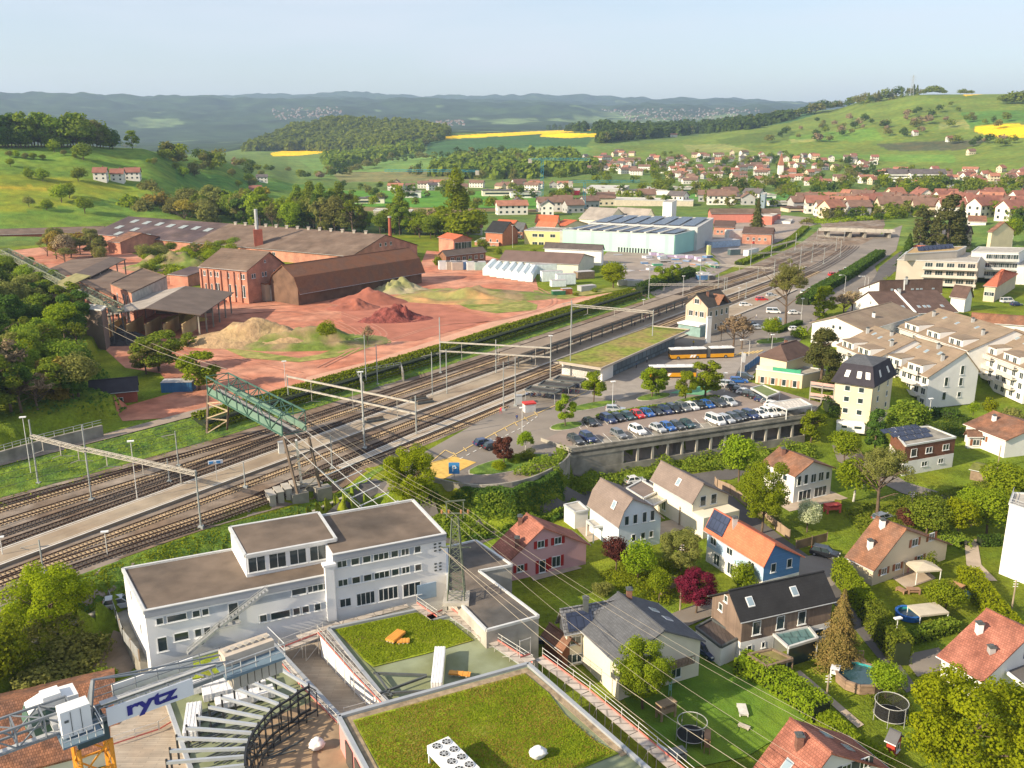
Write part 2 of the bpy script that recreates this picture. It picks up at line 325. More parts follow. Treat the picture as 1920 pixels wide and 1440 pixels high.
def build_terrain():
 na,nr=1000,520
 az=np.linspace(R(-43),R(43),na)
 rr=np.concatenate([np.linspace(12,70,12,endpoint=False),np.geomspace(70,13400,nr)])
 A,RR=np.meshgrid(az,rr);X=RR*np.sin(A);Y=RR*np.cos(A);Z=TZ(X,Y)
 Z=np.where(RR>13300,Z-150,Z)
 V=np.stack([X,Y,Z],-1).reshape(-1,3)
 n1=len(rr);idx=np.arange(n1*na).reshape(n1,na)
 Fc=np.stack([idx[:-1,:-1],idx[:-1,1:],idx[1:,1:],idx[1:,:-1]],-1).reshape(-1,4)[:,::-1]
 C=np.empty((n1,na,3));C[:]=C_LAWN
 mid=(RR>560)[...,None];C=np.where(mid,np.array([.11,.18,.04]),C)
 far=RR>2550
 nz=vnoise(X,Y,700,11)+.6*vnoise(X,Y,260,12)+.3*vnoise(X,Y,90,14)
 fw=smooth(0,.06,nz-np.where(RR>5000,.40,.27))[...,None]*np.where(RR>5000,.7,1)[...,None];farc=np.array(C_WOOD)*(1-fw)+np.array([.15,.23,.09])*fw
 farc=farc*(1+.9*vnoise(X,Y,60,21)[...,None]+.8*vnoise(X,Y,160,22)[...,None])
 C=np.where(far[...,None],farc,C)
 dz=Z-CH;fwd=Y*math.cos(TH)-dz*math.sin(TH);up=Y*math.sin(TH)+dz*math.cos(TH)
 PX=960+F*X/fwd;PY=720-F*up/fwd
 for poly,c,r0,r1 in COV:
  m=(RR>r0)&(RR<r1)&(PY<445)
  k=np.nonzero(m);ins=inpoly(PX[k],PY[k],poly);C[k[0][ins],k[1][ins]]=c
 me=npmesh("ground",V,Fc,None,True)
 ca=me.color_attributes.new("cover",'FLOAT_COLOR','POINT')
 ca.data.foreach_set("color",np.concatenate([C,np.ones((n1,na,1))],-1).astype(np.float32).ravel())
 m=bpy.data.materials.new("ground_cover");m.use_nodes=True;N=m.node_tree.nodes;L=m.node_tree.links;b=N["Principled BSDF"]
 b.inputs["Roughness"].default_value=1;b.inputs["Specular IOR Level"].default_value=.1
 at=N.new("ShaderNodeVertexColor");at.layer_name="cover";geo=N.new("ShaderNodeNewGeometry")
 src=at.outputs[0]
 for sc,lo,hi in((.012,.80,1.2),(.15,.72,1.28),(1.6,.75,1.25)):
  no=N.new("ShaderNodeTexNoise");no.inputs["Scale"].default_value=sc;no.inputs["Detail"].default_value=5;L.new(geo.outputs["Position"],no.inputs["Vector"])
  mr=N.new("ShaderNodeMapRange");mr.inputs[1].default_value=.3;mr.inputs[2].default_value=.7;mr.inputs[3].default_value=lo;mr.inputs[4].default_value=hi;L.new(no.outputs[0],mr.inputs[0])
  mx=N.new("ShaderNodeMixRGB");mx.blend_type='MULTIPLY';mx.inputs[0].default_value=1;L.new(src,mx.inputs[1]);L.new(mr.outputs[0],mx.inputs[2]);src=mx.outputs[0]
 no=N.new("ShaderNodeTexNoise");no.inputs["Scale"].default_value=.06;no.inputs["Detail"].default_value=8;L.new(geo.outputs["Position"],no.inputs["Vector"])
 mr=N.new("ShaderNodeMapRange");mr.inputs[1].default_value=.42;mr.inputs[2].default_value=.68;L.new(no.outputs[0],mr.inputs[0])
 mx=N.new("ShaderNodeMixRGB");mx.blend_type='MULTIPLY';mx.inputs[2].default_value=(1.45,1.12,1.,1);L.new(mr.outputs[0],mx.inputs[0]);L.new(src,mx.inputs[1]);src=mx.outputs[0]
 L.new(src,b.inputs["Base Color"])
 nb=N.new("ShaderNodeTexNoise");nb.inputs["Scale"].default_value=3;nb.inputs["Detail"].default_value=6;L.new(geo.outputs["Position"],nb.inputs["Vector"])
 bp=N.new("ShaderNodeBump");bp.inputs["Distance"].default_value=.25;L.new(nb.outputs[0],bp.inputs["Height"]);L.new(bp.outputs[0],b.inputs["Normal"])
 me.materials.append(m)
 tag(link("ground",me),"green valley floor rising to far wooded hills with yellow rape fields","ground",kind='structure')
build_terrain()
def drape(name,poly,material,off=.06,step=3.,kind='structure',label=None,cat=None,zf=None):
 """a sheet laid on the ground inside the world-xy polygon"""
 pts=[(p[0],p[1])for p in poly];n=len(pts);bp=[]
 for i in range(n):
  a,b=pts[i],pts[(i+1)%n];k=max(1,int(math.dist(a,b)/step))
  for j in range(k):bp.append((a[0]+(b[0]-a[0])*j/k,a[1]+(b[1]-a[1])*j/k))
 xs=np.arange(min(p[0]for p in pts),max(p[0]for p in pts),step);ys=np.arange(min(p[1]for p in pts),max(p[1]for p in pts),step)
 X,Y=np.meshgrid(xs,ys);X=X.ravel()+.013;Y=Y.ravel()+.017
 k=sdist(X,Y,pts)>step*.4
 vs=[Vector(p)for p in bp]+[Vector((x,y))for x,y in zip(X[k],Y[k])]
 nb=len(bp);r=delaunay_2d_cdt(vs,[(i,(i+1)%nb)for i in range(nb)],[],1,1e-5)
 co=np.array([(v[0],v[1])for v in r[0]])
 z=(TZ(co[:,0],co[:,1])if zf is None else np.full(len(co),zf))+off
 fs=[]
 for f in r[2]:
  a,b,c=co[f[0]],co[f[1]],co[f[2]]
  fs.append(tuple(f)if(b[0]-a[0])*(c[1]-a[1])-(b[1]-a[1])*(c[0]-a[0])>0 else tuple(f)[::-1])
 mb=MB();mb.add([(co[i,0],co[i,1],z[i])for i in range(len(co))],fs)
 o=mb.build(name,material);
 return tag(o,label,cat,None,kind)
def band(line,w):
 L_,R_=[],[]
 for i,p in enumerate(line):
  a=line[max(0,i-1)];b=line[min(len(line)-1,i+1)];d=Vector((b[0]-a[0],b[1]-a[1])).normalized()
  ww=w[i]if isinstance(w,(list,tuple))else w
  L_.append((p[0]-d.y*ww/2,p[1]+d.x*ww/2));R_.append((p[0]+d.y*ww/2,p[1]-d.x*ww/2))
 return L_+R_[::-1]
def spline(pts,step=4.):
 out=[];n=len(pts);pts=[Vector((p[0],p[1],p[2]if len(p)>2 else 0))for p in pts]
 for i in range(n-1):
  p0=pts[max(0,i-1)];p1=pts[i];p2=pts[i+1];p3=pts[min(n-1,i+2)]
  k=max(1,int((p2-p1).length/step))
  for j in range(k):
   t=j/k
   out.append(.5*((2*p1)+(p2-p0)*t+(2*p0-5*p1+4*p2-p3)*t*t+(3*p1-p0-3*p2+p3)*t**3))
 out.append(pts[-1]);return out
 # ---------------------------------------------------------------- yard, roads, ballast, platforms
M_CLAY=mat("red_clay_ground",(.42,.155,.09),1.,.3,.25,bump=.08,bs=1.5,col2=(.50,.235,.15),n2=.05)
M_CLAYD=mat("dark_red_clay",(.36,.12,.08),1.,.2,.2,bump=.06,bs=1.5)
M_BALL=mat("ballast",(.18,.125,.085),1.,.35,.35,bump=.06,bs=9,col2=(.25,.205,.165),n2=.08)
M_PLAT=mat("platform_asphalt",(.29,.222,.155),.95,.15,.3,bump=.01,col2=(.34,.275,.20),n2=.1)
M_PATH=mat("pale_path",(.42,.34,.26),1.,.15,.5)
M_YEL=mat("yellow_road_paint",(.62,.40,.10),.9,.15,1.)
M_GREENP=mat("green_road_paint",(.14,.36,.20),.9,.1,1.)
M_LINE=mat("white_road_paint",(.7,.68,.62),.9,.1,1.5)
M_GRASSB=mat("short_grass_bank",(.145,.215,.02),1.,.35,.5,bump=.2,bs=2.5,col2=(.08,.15,.02),n2=.3)
def px(z,*l):return[P(a,b,z)for a,b in l]
yard=px(2.5,(470,772),(560,742),(700,700),(900,630),(1130,566),(1215,548),(1200,540),(1100,556),(1010,545),(1000,505),(915,480),(800,470),(780,515),(560,540),(380,560),(262,480),(190,455),(20,470),(40,520),(130,555),(180,640),(235,690),(300,700),(330,735),(215,768),(230,790),(300,785),(392,775))
drape("clay_yard",yard,M_CLAY,.07,3.,label="pinkish red clay yard between the brickworks buildings",cat="yard")
drape("foot_path",[ST(s,t)for s,t in((40,171),(70,167),(100,163),(122,161),(135,160),(135,163.5),(122,165),(100,166.5),(70,171),(40,175))],mat("grey_path",(.30,.24,.19),1,.15,.4),.22,1.5,label="grey path climbing along the rail bank to the clay yard",cat="path")
drape("access_road",px(2.5,(565,727),(700,692),(900,622),(1130,562),(1215,545),(1205,540),(1120,553),(1020,577),(900,610),(700,676),(575,708)),mat("pale_clay_track",(.55,.31,.21),1,.12,.3),.12,3.,label="pale red track running beside the hedge",cat="road")
drape("clay_patch",px(2.5,(640,560),(720,545),(800,560),(860,585),(930,598),(880,612),(780,640),(690,640),(640,600)),mat("rosy_clay",(.38,.14,.09),1.,.2,.2,bump=.05,bs=2),.13,3.,label="darker rosy patch of crushed brick in the yard",cat="yard")
M_RUT=mat("rutted_clay",(.44,.20,.135),1.,.2,.3,bump=.06,bs=1.2)
for i,l_ in enumerate([[(440,580),(560,572),(650,592),(720,628),(640,662)],[(470,568),(600,558),(640,546)],[(560,700),(480,680),(400,668),(300,690)],[(700,650),(820,612),(940,600),(1040,565),(960,520)],[(440,590),(540,585),(620,600),(680,640),(600,690)],[(250,600),(330,650),(400,680)]]):
 for o_ in(-.9,.9):
  c_=spline([P(*q,2.5)+Vector((o_,o_*.4,0))for q in l_],4);drape("wheel_track",band(c_,.55),M_RUT,.16+.004*i,3,label="wheel rut pressed into the clay yard",cat="track")
M_WEED=mat("weedy_grass",(.16,.20,.03),1.,.35,.4,bump=.15,bs=2,col2=(.30,.27,.08),n2=.12)
for k_,pl in enumerate([[(862,572),(900,548),(960,556),(1008,572),(1005,582),(930,588),(880,580)],[(855,640),(900,622),(960,602),(940,612),(880,632)],[(388,640),(420,620),(440,655),(560,672),(600,665),(700,628),(720,640),(650,668),(560,680),(460,672)],[(412,552),(500,556),(505,563),(420,562)],[(1000,545),(1090,548),(1170,535),(1190,540),(1110,552),(1060,562),(1005,556)]]):
 drape("weed_patch",px(2.5,*pl),M_WEED,.15,2.5,kind='stuff',label=["yellow green weeds on the east side of the clay pit","thin weed strip beside the pale track","weeds round the foot of the sand heap","grass strip at the foot of the brick mill","grass by the white stored boats and crates"][k_],cat="weeds")
 # rail bed
rb=[ST(s,t)for s,t in[(10,116.5),(60,119.5),(85,116.5),(112,112.5),(400,106),(520,108),(620,122),(700,140),(760,200),(700,190),(600,156),(520,150),(420,144),(330,146),(180,149),(128,150.5),(90,155),(60,159),(10,166)]]
drape("ballast_bed",rb,M_BALL,.05,4.,label="brown ballast under the station tracks",cat="ballast")
M_RAIL=mat("rusty_rail",(.085,.045,.032),.6,.2,1,metal=.4)
M_SLP=mat("pale_sleeper",(.36,.27,.17),.95,.3,.6);M_SLPD=mat("dark_sleeper",(.10,.08,.065),.95,.3,.6)
TR={"outer yard":([(10,161),(73,154),(99,149.5),(128,146),(200,144.3),(320,141.5),(430,137),(520,139.5),(600,148),(690,172)],'D'),"second yard":([(10,158),(70,151.8),(105,148.2),(126,146.2)],'L'),"pale sleeper":([(10,150),(69,146.2),(99,143.3),(160,141),(320,137.5),(430,132.5),(520,135),(600,144),(690,168)],'L'),"third":([(10,144.2),(66,141.6),(98,140.6),(125,141.8)],'D'),"island platform's upper":([(10,140.2),(66,137.8),(100,137.2),(180,136),(320,132.6),(430,127.8),(500,129.5),(560,134.5),(620,145),(690,163)],'D'),"island platform's lower":([(10,129),(59,127.4),(100,125.6),(170,123.3),(300,120.6),(424,117.5),(490,121),(557,129),(620,141),(690,158)],'L'),"house platform":([(100,119.5),(116,119.9),(135,120.1),(175,119.4),(300,116.6),(424,113.8),(490,117.2),(557,125.4),(620,137.5),(690,154)],'D'),"lower siding":([(10,128),(40,127),(67,124.4),(83,121.4),(109,118.),(125,115.4),(140,114),(170,113.3)],'L'),"grass edge":([(10,122.5),(60,121.5),(90,117.6),(112,115.8),(122,115.8)],'D'),"goods":([(370,111),(443,111.6),(520,117.3),(589,127),(680,146)],'L')}
for nm,(pts,kd)in TR.items():
 ln=spline([ST(*p)for p in pts],3.);q0=ln[0]
 t_=thing("railway_track",f"rails and sleepers of the {nm} track","track",(q0.x,q0.y,0),group="station tracks")
 for sgn in(-1,1):
  mb=MB()
  for i in range(len(ln)-1):
   a,b=ln[i],ln[i+1];d=(b-a).normalized();o=Vector((-d.y,d.x,0))*.75*sgn+Vector((0,0,.32))
   mb.bar(a+o,b+o+d*.02,.14,.16)
  mb.build("rail",M_RAIL,t_)
 mb=MB();acc=0.
 for i in range(len(ln)-1):
  a,b=ln[i],ln[i+1];d=(b-a);l=d.length;d.normalize();rz=math.atan2(d.y,d.x)
  while acc<l:
   c=a+d*acc
   if c.y<420:mb.box((c.x,c.y,.06),(.30,2.5,.16),rz+random.uniform(-.02,.02))
   acc+=.66
  acc-=l
 tag(mb.build("sleepers",M_SLP if kd=='L' else M_SLPD,t_),kind='stuff')
 # platforms (raised strips with pale edges)
def platform(name,label,A,B,h,m_,thick_edge=True):
 mb=MB();L_=[ST(*p)for p in A];R_=[ST(*p)for p in B]
 mb.prism([(p.x,p.y)for p in L_+R_[::-1]],-.05,h)
 t_=thing(name,label,"platform",(L_[0].x,L_[0].y,0));t_['kind']='structure';del t_['category']
 mb.build("slab",m_,t_)
 for E_ in(L_,R_):
  e=MB()
  for i in range(len(E_)-1):
   d=(E_[i+1]-E_[i]).normalized();o=Vector((-d.y,d.x,0))*(-.35 if E_ is L_ else .35)
   e.bar(E_[i]+Vector((0,0,h+.01)),E_[i+1]+Vector((0,0,h+.01)),.30,.06)
   e.bar(E_[i]+o*1.8+Vector((0,0,h+.0)),E_[i+1]+o*1.8+Vector((0,0,h)),.10,.03,1)
  e.build("edge_strip",[mat("platform_edge",(.58,.55,.50),.9,.12,1),M_LINE],t_)
platform("island_platform","long asphalt island platform between the tracks",[(10,137.6),(63,135.5),(94,134.9),(124,134.3),(183,133.2),(330,129.6),(420,125.6),(440,124.6)],[(10,131.5),(76,129.8),(105,129.),(134,128.2),(175,126.4),(330,123.2),(420,120.4),(440,120.)],.55,M_PLAT)
platform("house_platform","narrow platform beside the station plaza",[(118,117.8),(140,118.),(175,117.2),(240,115.8),(330,114.2),(372,112.6)],[(118,116.3),(140,115.6),(175,114.8),(240,109.5),(330,105.),(372,104.5)],.45,M_PLAT)
# station plaza and streets (level ground, kerbs, markings)
plaza=px(0,(712,912),(800,846),(932,772),(1000,728),(1100,700),(1240,640),(1280,610),(1330,590),(1420,545),(1560,480),(1640,452),(1690,440),(1680,470),(1640,500),(1648,520),(1600,560),(1560,575),(1530,600),(1500,640),(1460,655),(1440,668),(1425,690),(1400,715),(1540,756),(1500,782),(1075,848),(1058,862),(1052,880),(960,912),(900,915),(848,900),(810,893),(760,905))
drape("station_plaza",plaza,ASPH,.09,3.,label="asphalt plaza with bus bays and parking by the station",cat="plaza")
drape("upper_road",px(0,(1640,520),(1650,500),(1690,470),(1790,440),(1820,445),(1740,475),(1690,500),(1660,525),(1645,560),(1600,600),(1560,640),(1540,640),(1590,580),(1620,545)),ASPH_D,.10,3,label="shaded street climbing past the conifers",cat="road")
drape("industrial_yard",px(0,(1120,500),(1150,470),(1262,486),(1330,455),(1340,430),(1470,412),(1560,425),(1500,440),(1440,462),(1395,490),(1330,522),(1290,545),(1240,560),(1190,545),(1150,520)),mat("yard_asphalt",(.33,.27,.22),.95,.18,.15,col2=(.26,.22,.19),n2=.05),.10,4,label="tan asphalt yard around the mint green factory",cat="yard")
drape("bus_bay_paving",px(0,(1060,742),(1240,668),(1400,668),(1380,700),(1210,735),(1160,750)),mat("grey_paving",(.30,.265,.23),.9,.12,.4),.12,3,label="grey brown paving of the bus bays",cat="paving")
drape("green_marking",px(0,(1255,738),(1330,715),(1350,722),(1318,742)),M_GREENP,.15,2,label="green painted surface between the small trees",cat="marking")
drape("yellow_marking",px(0,(808,868),(852,857),(893,868),(830,900),(802,890)),M_YEL,.14,2,label="yellow ochre hatch at the ramp entrance",cat="marking")
drape("deck_surface",px(0,(1018,826),(1072,845),(1500,780),(1540,757),(1400,715),(1385,740),(1370,758),(1060,806)),mat("deck_asphalt",(.27,.215,.18),.95,.12,.3),.13,3,label="brownish parking deck surface",cat="deck")
def pline(mb,pts,z,w,dash=None):
 for i in range(len(pts)-1):
  a,b=Vector(pts[i]),Vector(pts[i+1]);a.z=b.z=z
  if not dash:mb.bar(a,b,w,.012)
  else:
   l=(b-a).length;d=(b-a).normalized();k=0
   while k<l:mb.bar(a+d*k,a+d*min(l,k+dash[0]),w,.012);k+=dash[0]+dash[1]
mk=MB();pline(mk,px(0,(838,862),(900,828),(960,796),(1010,775),(1100,735)),.17,.25)
pline(mk,px(0,(810,866),(835,845),(850,852)),.17,.2)
for a in range(9):
 c=P(850+a*19,850-a*9.6,0);e=P(856+a*19,857-a*9.6,0);pline(mk,[c,e],.17,.2)
for a in range(6):c=P(1378+a*8,668-a*1,0);e=P(1390+a*8,662-a*1,0);pline(mk,[c,e],.17,.5)
tag(mk.build("yellow_lines",mat("yellow_line",(.7,.5,.2),.9)),"yellow painted kerb lines of the plaza","marking",kind='structure')
mk=MB();pline(mk,px(0,(862,862),(900,842),(980,802),(1010,780)),.17,.2,(1.2,1.2))
for i in range(22):c=P(1090+i*12.4,806-i*2.15,0);e=P(1078+i*12.4,793-i*2.1,0);pline(mk,[c,e],.19,.12)
for i in range(26):c=P(1085+i*15.6,840-i*2.5,0);e=P(1068+i*15.6,824-i*2.5,0);pline(mk,[c,e],.19,.12)
tag(mk.build("white_lines",M_LINE),"white dashes and parking bay lines","marking",kind='structure')
# lower streets and gardens paths (z -6)
Z6=-6.
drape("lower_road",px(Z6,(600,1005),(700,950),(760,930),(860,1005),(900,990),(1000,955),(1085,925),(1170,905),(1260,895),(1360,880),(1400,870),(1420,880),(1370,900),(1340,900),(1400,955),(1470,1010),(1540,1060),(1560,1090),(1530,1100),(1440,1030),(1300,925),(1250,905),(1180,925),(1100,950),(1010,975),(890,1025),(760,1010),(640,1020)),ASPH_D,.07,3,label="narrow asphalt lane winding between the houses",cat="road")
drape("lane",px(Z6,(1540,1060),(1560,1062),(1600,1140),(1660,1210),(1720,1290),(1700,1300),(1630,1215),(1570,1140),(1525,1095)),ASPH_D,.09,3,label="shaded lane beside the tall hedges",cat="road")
drape("left_road",px(Z6,(-60,1200),(80,1160),(180,1128),(250,1100),(260,1120),(230,1150),(205,1175),(60,1235),(-60,1260)),mat("left_asphalt",(.26,.21,.17),.95,.14,.3),.08,3,label="street passing below the left tree",cat="road")
drape("driveway",px(Z6,(170,1250),(215,1200),(262,1200),(262,1245),(230,1270),(190,1265)),mat("drive_gravel",(.30,.23,.17),.95,.2,.6),.08,2,label="gravel drive at the corner of the office block",cat="road")
for nm,pl,lab in[("patio",[(985,1066),(1050,1048),(1092,1066),(1000,1090)],"pale paved terrace of the pink house"),("patio",[(1075,985),(1110,978),(1135,1008),(1105,1018)],"grey terrace of the pale blue gabled house"),("patio",[(1660,1075),(1720,1055),(1755,1085),(1700,1105)],"sunny terrace with the canopy tent"),("forecourt",[(1480,1050),(1560,1035),(1600,1075),(1560,1100),(1500,1085)],"paved court by the black parked car"),("patio",[(1440,935),(1550,918),(1590,935),(1480,960)],"play terrace in front of the veranda house"),("forecourt",[(1690,1230),(1760,1215),(1790,1250),(1720,1270)],"paved drive of the red roofed house"),("forecourt",[(1250,1155),(1340,1120),(1370,1140),(1290,1175)],"tan drive between the grey and black roofed houses"),("garden_path",[(1490,1262),(1500,1258),(1620,1360),(1608,1366)],"narrow pale path past the wooden pool"),("garden_path",[(1808,1015),(1832,1012),(1840,1060),(1870,1090),(1850,1090),(1812,1060)],"grey footpath by the white block"),("driveway",[(1560,835),(1610,850),(1700,905),(1800,935),(1780,950),(1690,925),(1570,865)],"street between the shaded gardens"),("patio",[(1190,990),(1260,975),(1290,990),(1230,1010)],"terrace behind the cream house")]:
 drape(nm,px(Z6,*pl),M_PATH if 'pat' in nm else ASPH,.11,2,label=lab,cat="paving")
drape("bright_lawn",px(Z6,(1130,1240),(1290,1215),(1480,1300),(1520,1345),(1400,1420),(1300,1440),(1180,1330)),mat("bright_lawn",(.15,.235,.018),1,.2,.5,bump=.1,bs=4,col2=(.10,.19,.015),n2=.15),.10,3,kind='structure',label="bright green lawn with the trampoline",cat="lawn")
drape("rail_bank_grass",[ST(s,t)for s,t in[(10,116),(60,119),(85,116),(112,112),(126,111),(126,109.8),(10,109.8)]],M_GRASSB,.09,2,kind='stuff',label="bright grass bank between the tracks and the wall",cat="grass")
drape("upper_bank_grass",[ST(s,np.interp(s,[0,60,90,120,180,330,420],[166,160,155,151.5,149,146.8,150])+o)for s,o in[(60,-.5),(90,-.5),(120,-.5),(180,-.5),(330,0),(400,0),(400,9),(330,9),(180,10.5),(120,12),(90,14),(60,14)]],M_GRASSB,.10,2,kind='stuff',label="grass bank along the upper tracks",cat="grass")
def ell(c,a,b,n=14):return[Vector((c.x+a*math.cos(t)*.83-b*math.sin(t)*.55,c.y+a*math.cos(t)*.55+b*math.sin(t)*.83,0))for t in[2*math.pi*i/n for i in range(n)]]
for c_,a_,b_,lab in((P(1062,800),4,2.2,"planted island at the corner of the deck"),(P(1226,745),5,2.2,"planted island under the two young trees"),(P(1110,762),7,2,"long planted island by the white end wall"),(P(1300,752),6,2.4,"planted island beside the green marking"),(P(955,872),9,3.4,"kerbed planted island inside the ramp loop"),(P(1446,640),6,3,"planted traffic island with flags")):
 mb=MB();mb.prism([(p.x,p.y)for p in ell(c_,a_+.25,b_+.25)],0,.2);mb.prism([(p.x,p.y)for p in ell(c_,a_,b_)],.1,.27,1);tag(mb.build("traffic_island",[CONC,M_GRASSB]),lab,kind='structure')
 # ---------------------------------------------------------------- buildings
def tile(name,c,amt=.28,n=.2,c2=None):
 return mat("tiles_"+name,c,.9,n,.5,bump=0.,pat=('brick',.32,.36,amt),col2=c2,n2=.3)
T_RED=tile("orange_red",(.50,.135,.06),.22,.12);T_ORANGE=tile("salmon",(.60,.175,.09),.3,.14)
T_BROWN=tile("mottled_brown",(.30,.14,.08),.42,.3,(.22,.12,.08));T_DBROWN=tile("dark_brown",(.12,.075,.06),.25)
T_GREY=tile("warm_grey",(.23,.18,.155),.22,.12);T_DGREY=tile("slate_grey",(.115,.12,.13),.35,.15);T_BLACK=tile("black",(.028,.028,.03),.25,.2)
T_TAN=mat("tan_fibre_roof",(.25,.185,.13),.95,.16,.25,pat=('brick',4.,1.6,.12),col2=(.26,.20,.14),n2=.2)
T_PINK=tile("pink_red",(.44,.175,.12),.5,.25,(.33,.125,.085));T_MANS=tile("navy",(.045,.04,.05),.2)
T_CHEQ=mat("chequered_tiles",(.27,.27,.28),.85,.1,.5,pat=('brick',.5,.42,.75))
FIB=mat("weathered_fibre_cement",(.150,.102,.074),.95,.22,.2,pat=('brick',5.,1.4,.2),col2=(.19,.135,.10),n2=.12)
FIBL=mat("light_fibre_cement",(.33,.29,.25),.95,.2,.2,pat=('brick',5.,1.4,.15))
FIBD=mat("plum_roof",(.085,.06,.065),.9,.35,.1,pat=('brick',7.,1.8,.3),col2=(.13,.09,.085),n2=.08)
RUST=mat("rust_brown_roof",(.27,.115,.06),.95,.32,.25,pat=('brick',.9,.5,.2),col2=(.16,.08,.05),n2=.25)
DKROOF=mat("dark_skirt_roof",(.05,.036,.036),.95,.25,.3)
BRICK=mat("pink_brick",(.58,.27,.18),.95,.16,.3,pat=('brick',.6,.22,.25),col2=(.43,.20,.14),n2=.2)
BRICKR=mat("red_brick",(.36,.10,.065),.95,.2,.3,pat=('brick',.6,.22,.3))
def pl(name,c):return mat("render_"+name,c,.9,.06,.25,bump=.004,bs=20,col2=tuple(x*.93 for x in c),n2=.2)
W_WHITE=pl("white",(.76,.74,.70));W_CREAM=pl("cream",(.70,.60,.40));W_PINK=pl("pink",(.62,.36,.37));W_BLUEW=pl("ice_blue",(.66,.72,.78))
W_IVORY=pl("ivory",(.74,.68,.55));W_BLUE=mat("blue_boards",(.10,.24,.48),.7,.08,.4,pat=('brick',8.,.2,.25));W_LBLUE=mat("light_blue_boards",(.42,.56,.72),.7,.05,.4,pat=('brick',8.,.2,.12))
W_WOOD=mat("grey_brown_boards",(.23,.165,.125),.9,.2,.4,pat=('brick',.25,9.,.35));W_RBROWN=mat("red_brown_boards",(.20,.085,.05),.85,.15,.5,pat=('brick',9.,.25,.3))
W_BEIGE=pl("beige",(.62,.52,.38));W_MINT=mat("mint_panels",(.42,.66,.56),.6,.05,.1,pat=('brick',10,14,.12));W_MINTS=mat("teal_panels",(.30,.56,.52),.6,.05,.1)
M_SHUT={'red':mat("red_shutter",(.36,.02,.02),.6),'blue':mat("blue_shutter",(.05,.12,.25),.6),'brown':mat("brown_shutter",(.25,.09,.04),.7),'dark':mat("dark_shutter",(.06,.07,.07),.6),'salmon':mat("salmon_shutter",(.65,.28,.20),.7)}
BRCH=mat("chimney_brick",(.22,.11,.08),.9,.2,1,pat=('brick',.4,.15,.3))
_win={}
def winmesh(w,h,frame=True,bars=1):
 k=(round(w,2),round(h,2),frame,bars)
 if k in _win:return _win[k]
 mb=MB();t=.09
 mb.box((0,.03,-h/2-0.),(w+.02,.10,t));mb.box((0,.03,h/2-t),(w+.02,.10,t))
 mb.box((-w/2+t/2,.031,-h/2),(t,.10,h));mb.box((w/2-t/2,.031,-h/2),(t,.10,h))
 for i in range(bars):mb.box((-w/2+w*(i+1)/(bars+1),.032,-h/2+.01),(t*.8,.10,h-.02))
 mb.box((0,.08,-h/2-.08),(w+.25,.22,.06))
 o=mb.build("window",WFRAME,local=True);fr=o.data;bpy.data.objects.remove(o)
 mb=MB();mb.box((0,.015,-h/2+.03),(w-.06,.05,h-.06));o=mb.build("pane",GLASS,local=True);pn=o.data;bpy.data.objects.remove(o)
 _win[k]=(fr,pn);return _win[k]
_sh={}
def put_window(root,p,nrm,w,h,style=None,bars=1,shut=None):
 """p: world point of the window centre on the wall plane"""
 fr,pn=winmesh(w,h,bars=bars);rz=math.atan2(nrm[1],nrm[0])-math.pi/2
 o=link("window",fr,root);o.location=Vector(p)-root.location;o.rotation_euler=(0,0,rz)
 q=link("pane",pn,o)
 if shut:
  k=(round(h,2),shut,round(w,2))
  if k not in _sh:
   mb=MB()
   for s in(-1,1):mb.box((s*(w/2+.30),.05,-h/2),(.55,.07,h))
   s_=mb.build("shutters",M_SHUT[shut],local=True);_sh[k]=s_.data;bpy.data.objects.remove(s_)
  link("shutters",_sh[k],o)
 return o
def wall_windows(root,p0,p1,items):
 """p0->p1 wall base left to right seen from outside; items: (u metres or <1 fraction, z centre, w, h[, bars[, shutter]])"""
 p0=Vector((p0[0],p0[1],0));p1=Vector((p1[0],p1[1],0));d=p1-p0;Lw=d.length;d.normalize();n=Vector((d.y,-d.x,0))
 for it in items:
  u,zc,w,h=it[:4];u=u*Lw if u<=1 else u
  q=p0+d*u+n*0.;q.z=zc
  put_window(root,q,n,w,h,bars=it[4]if len(it)>4 else 1,shut=it[5]if len(it)>5 else None)
def chimney(root,roof,p,h,w=.7,m_=BRCH):
 mb=MB();mb.box((p[0],p[1],p[2]-1.),(w,w*1.1,h+1.));mb.box((p[0],p[1],p[2]+h),(w+.2,w*1.1+.2,.12),0,1);mb.box((p[0],p[1],p[2]+h+.12),(w*.6,w*.7,.2),0,1)
 o=mb.build("chimney",[m_,STEEL_D],None);q=o.location-root.location;o.parent=roof;o.location=q;return o
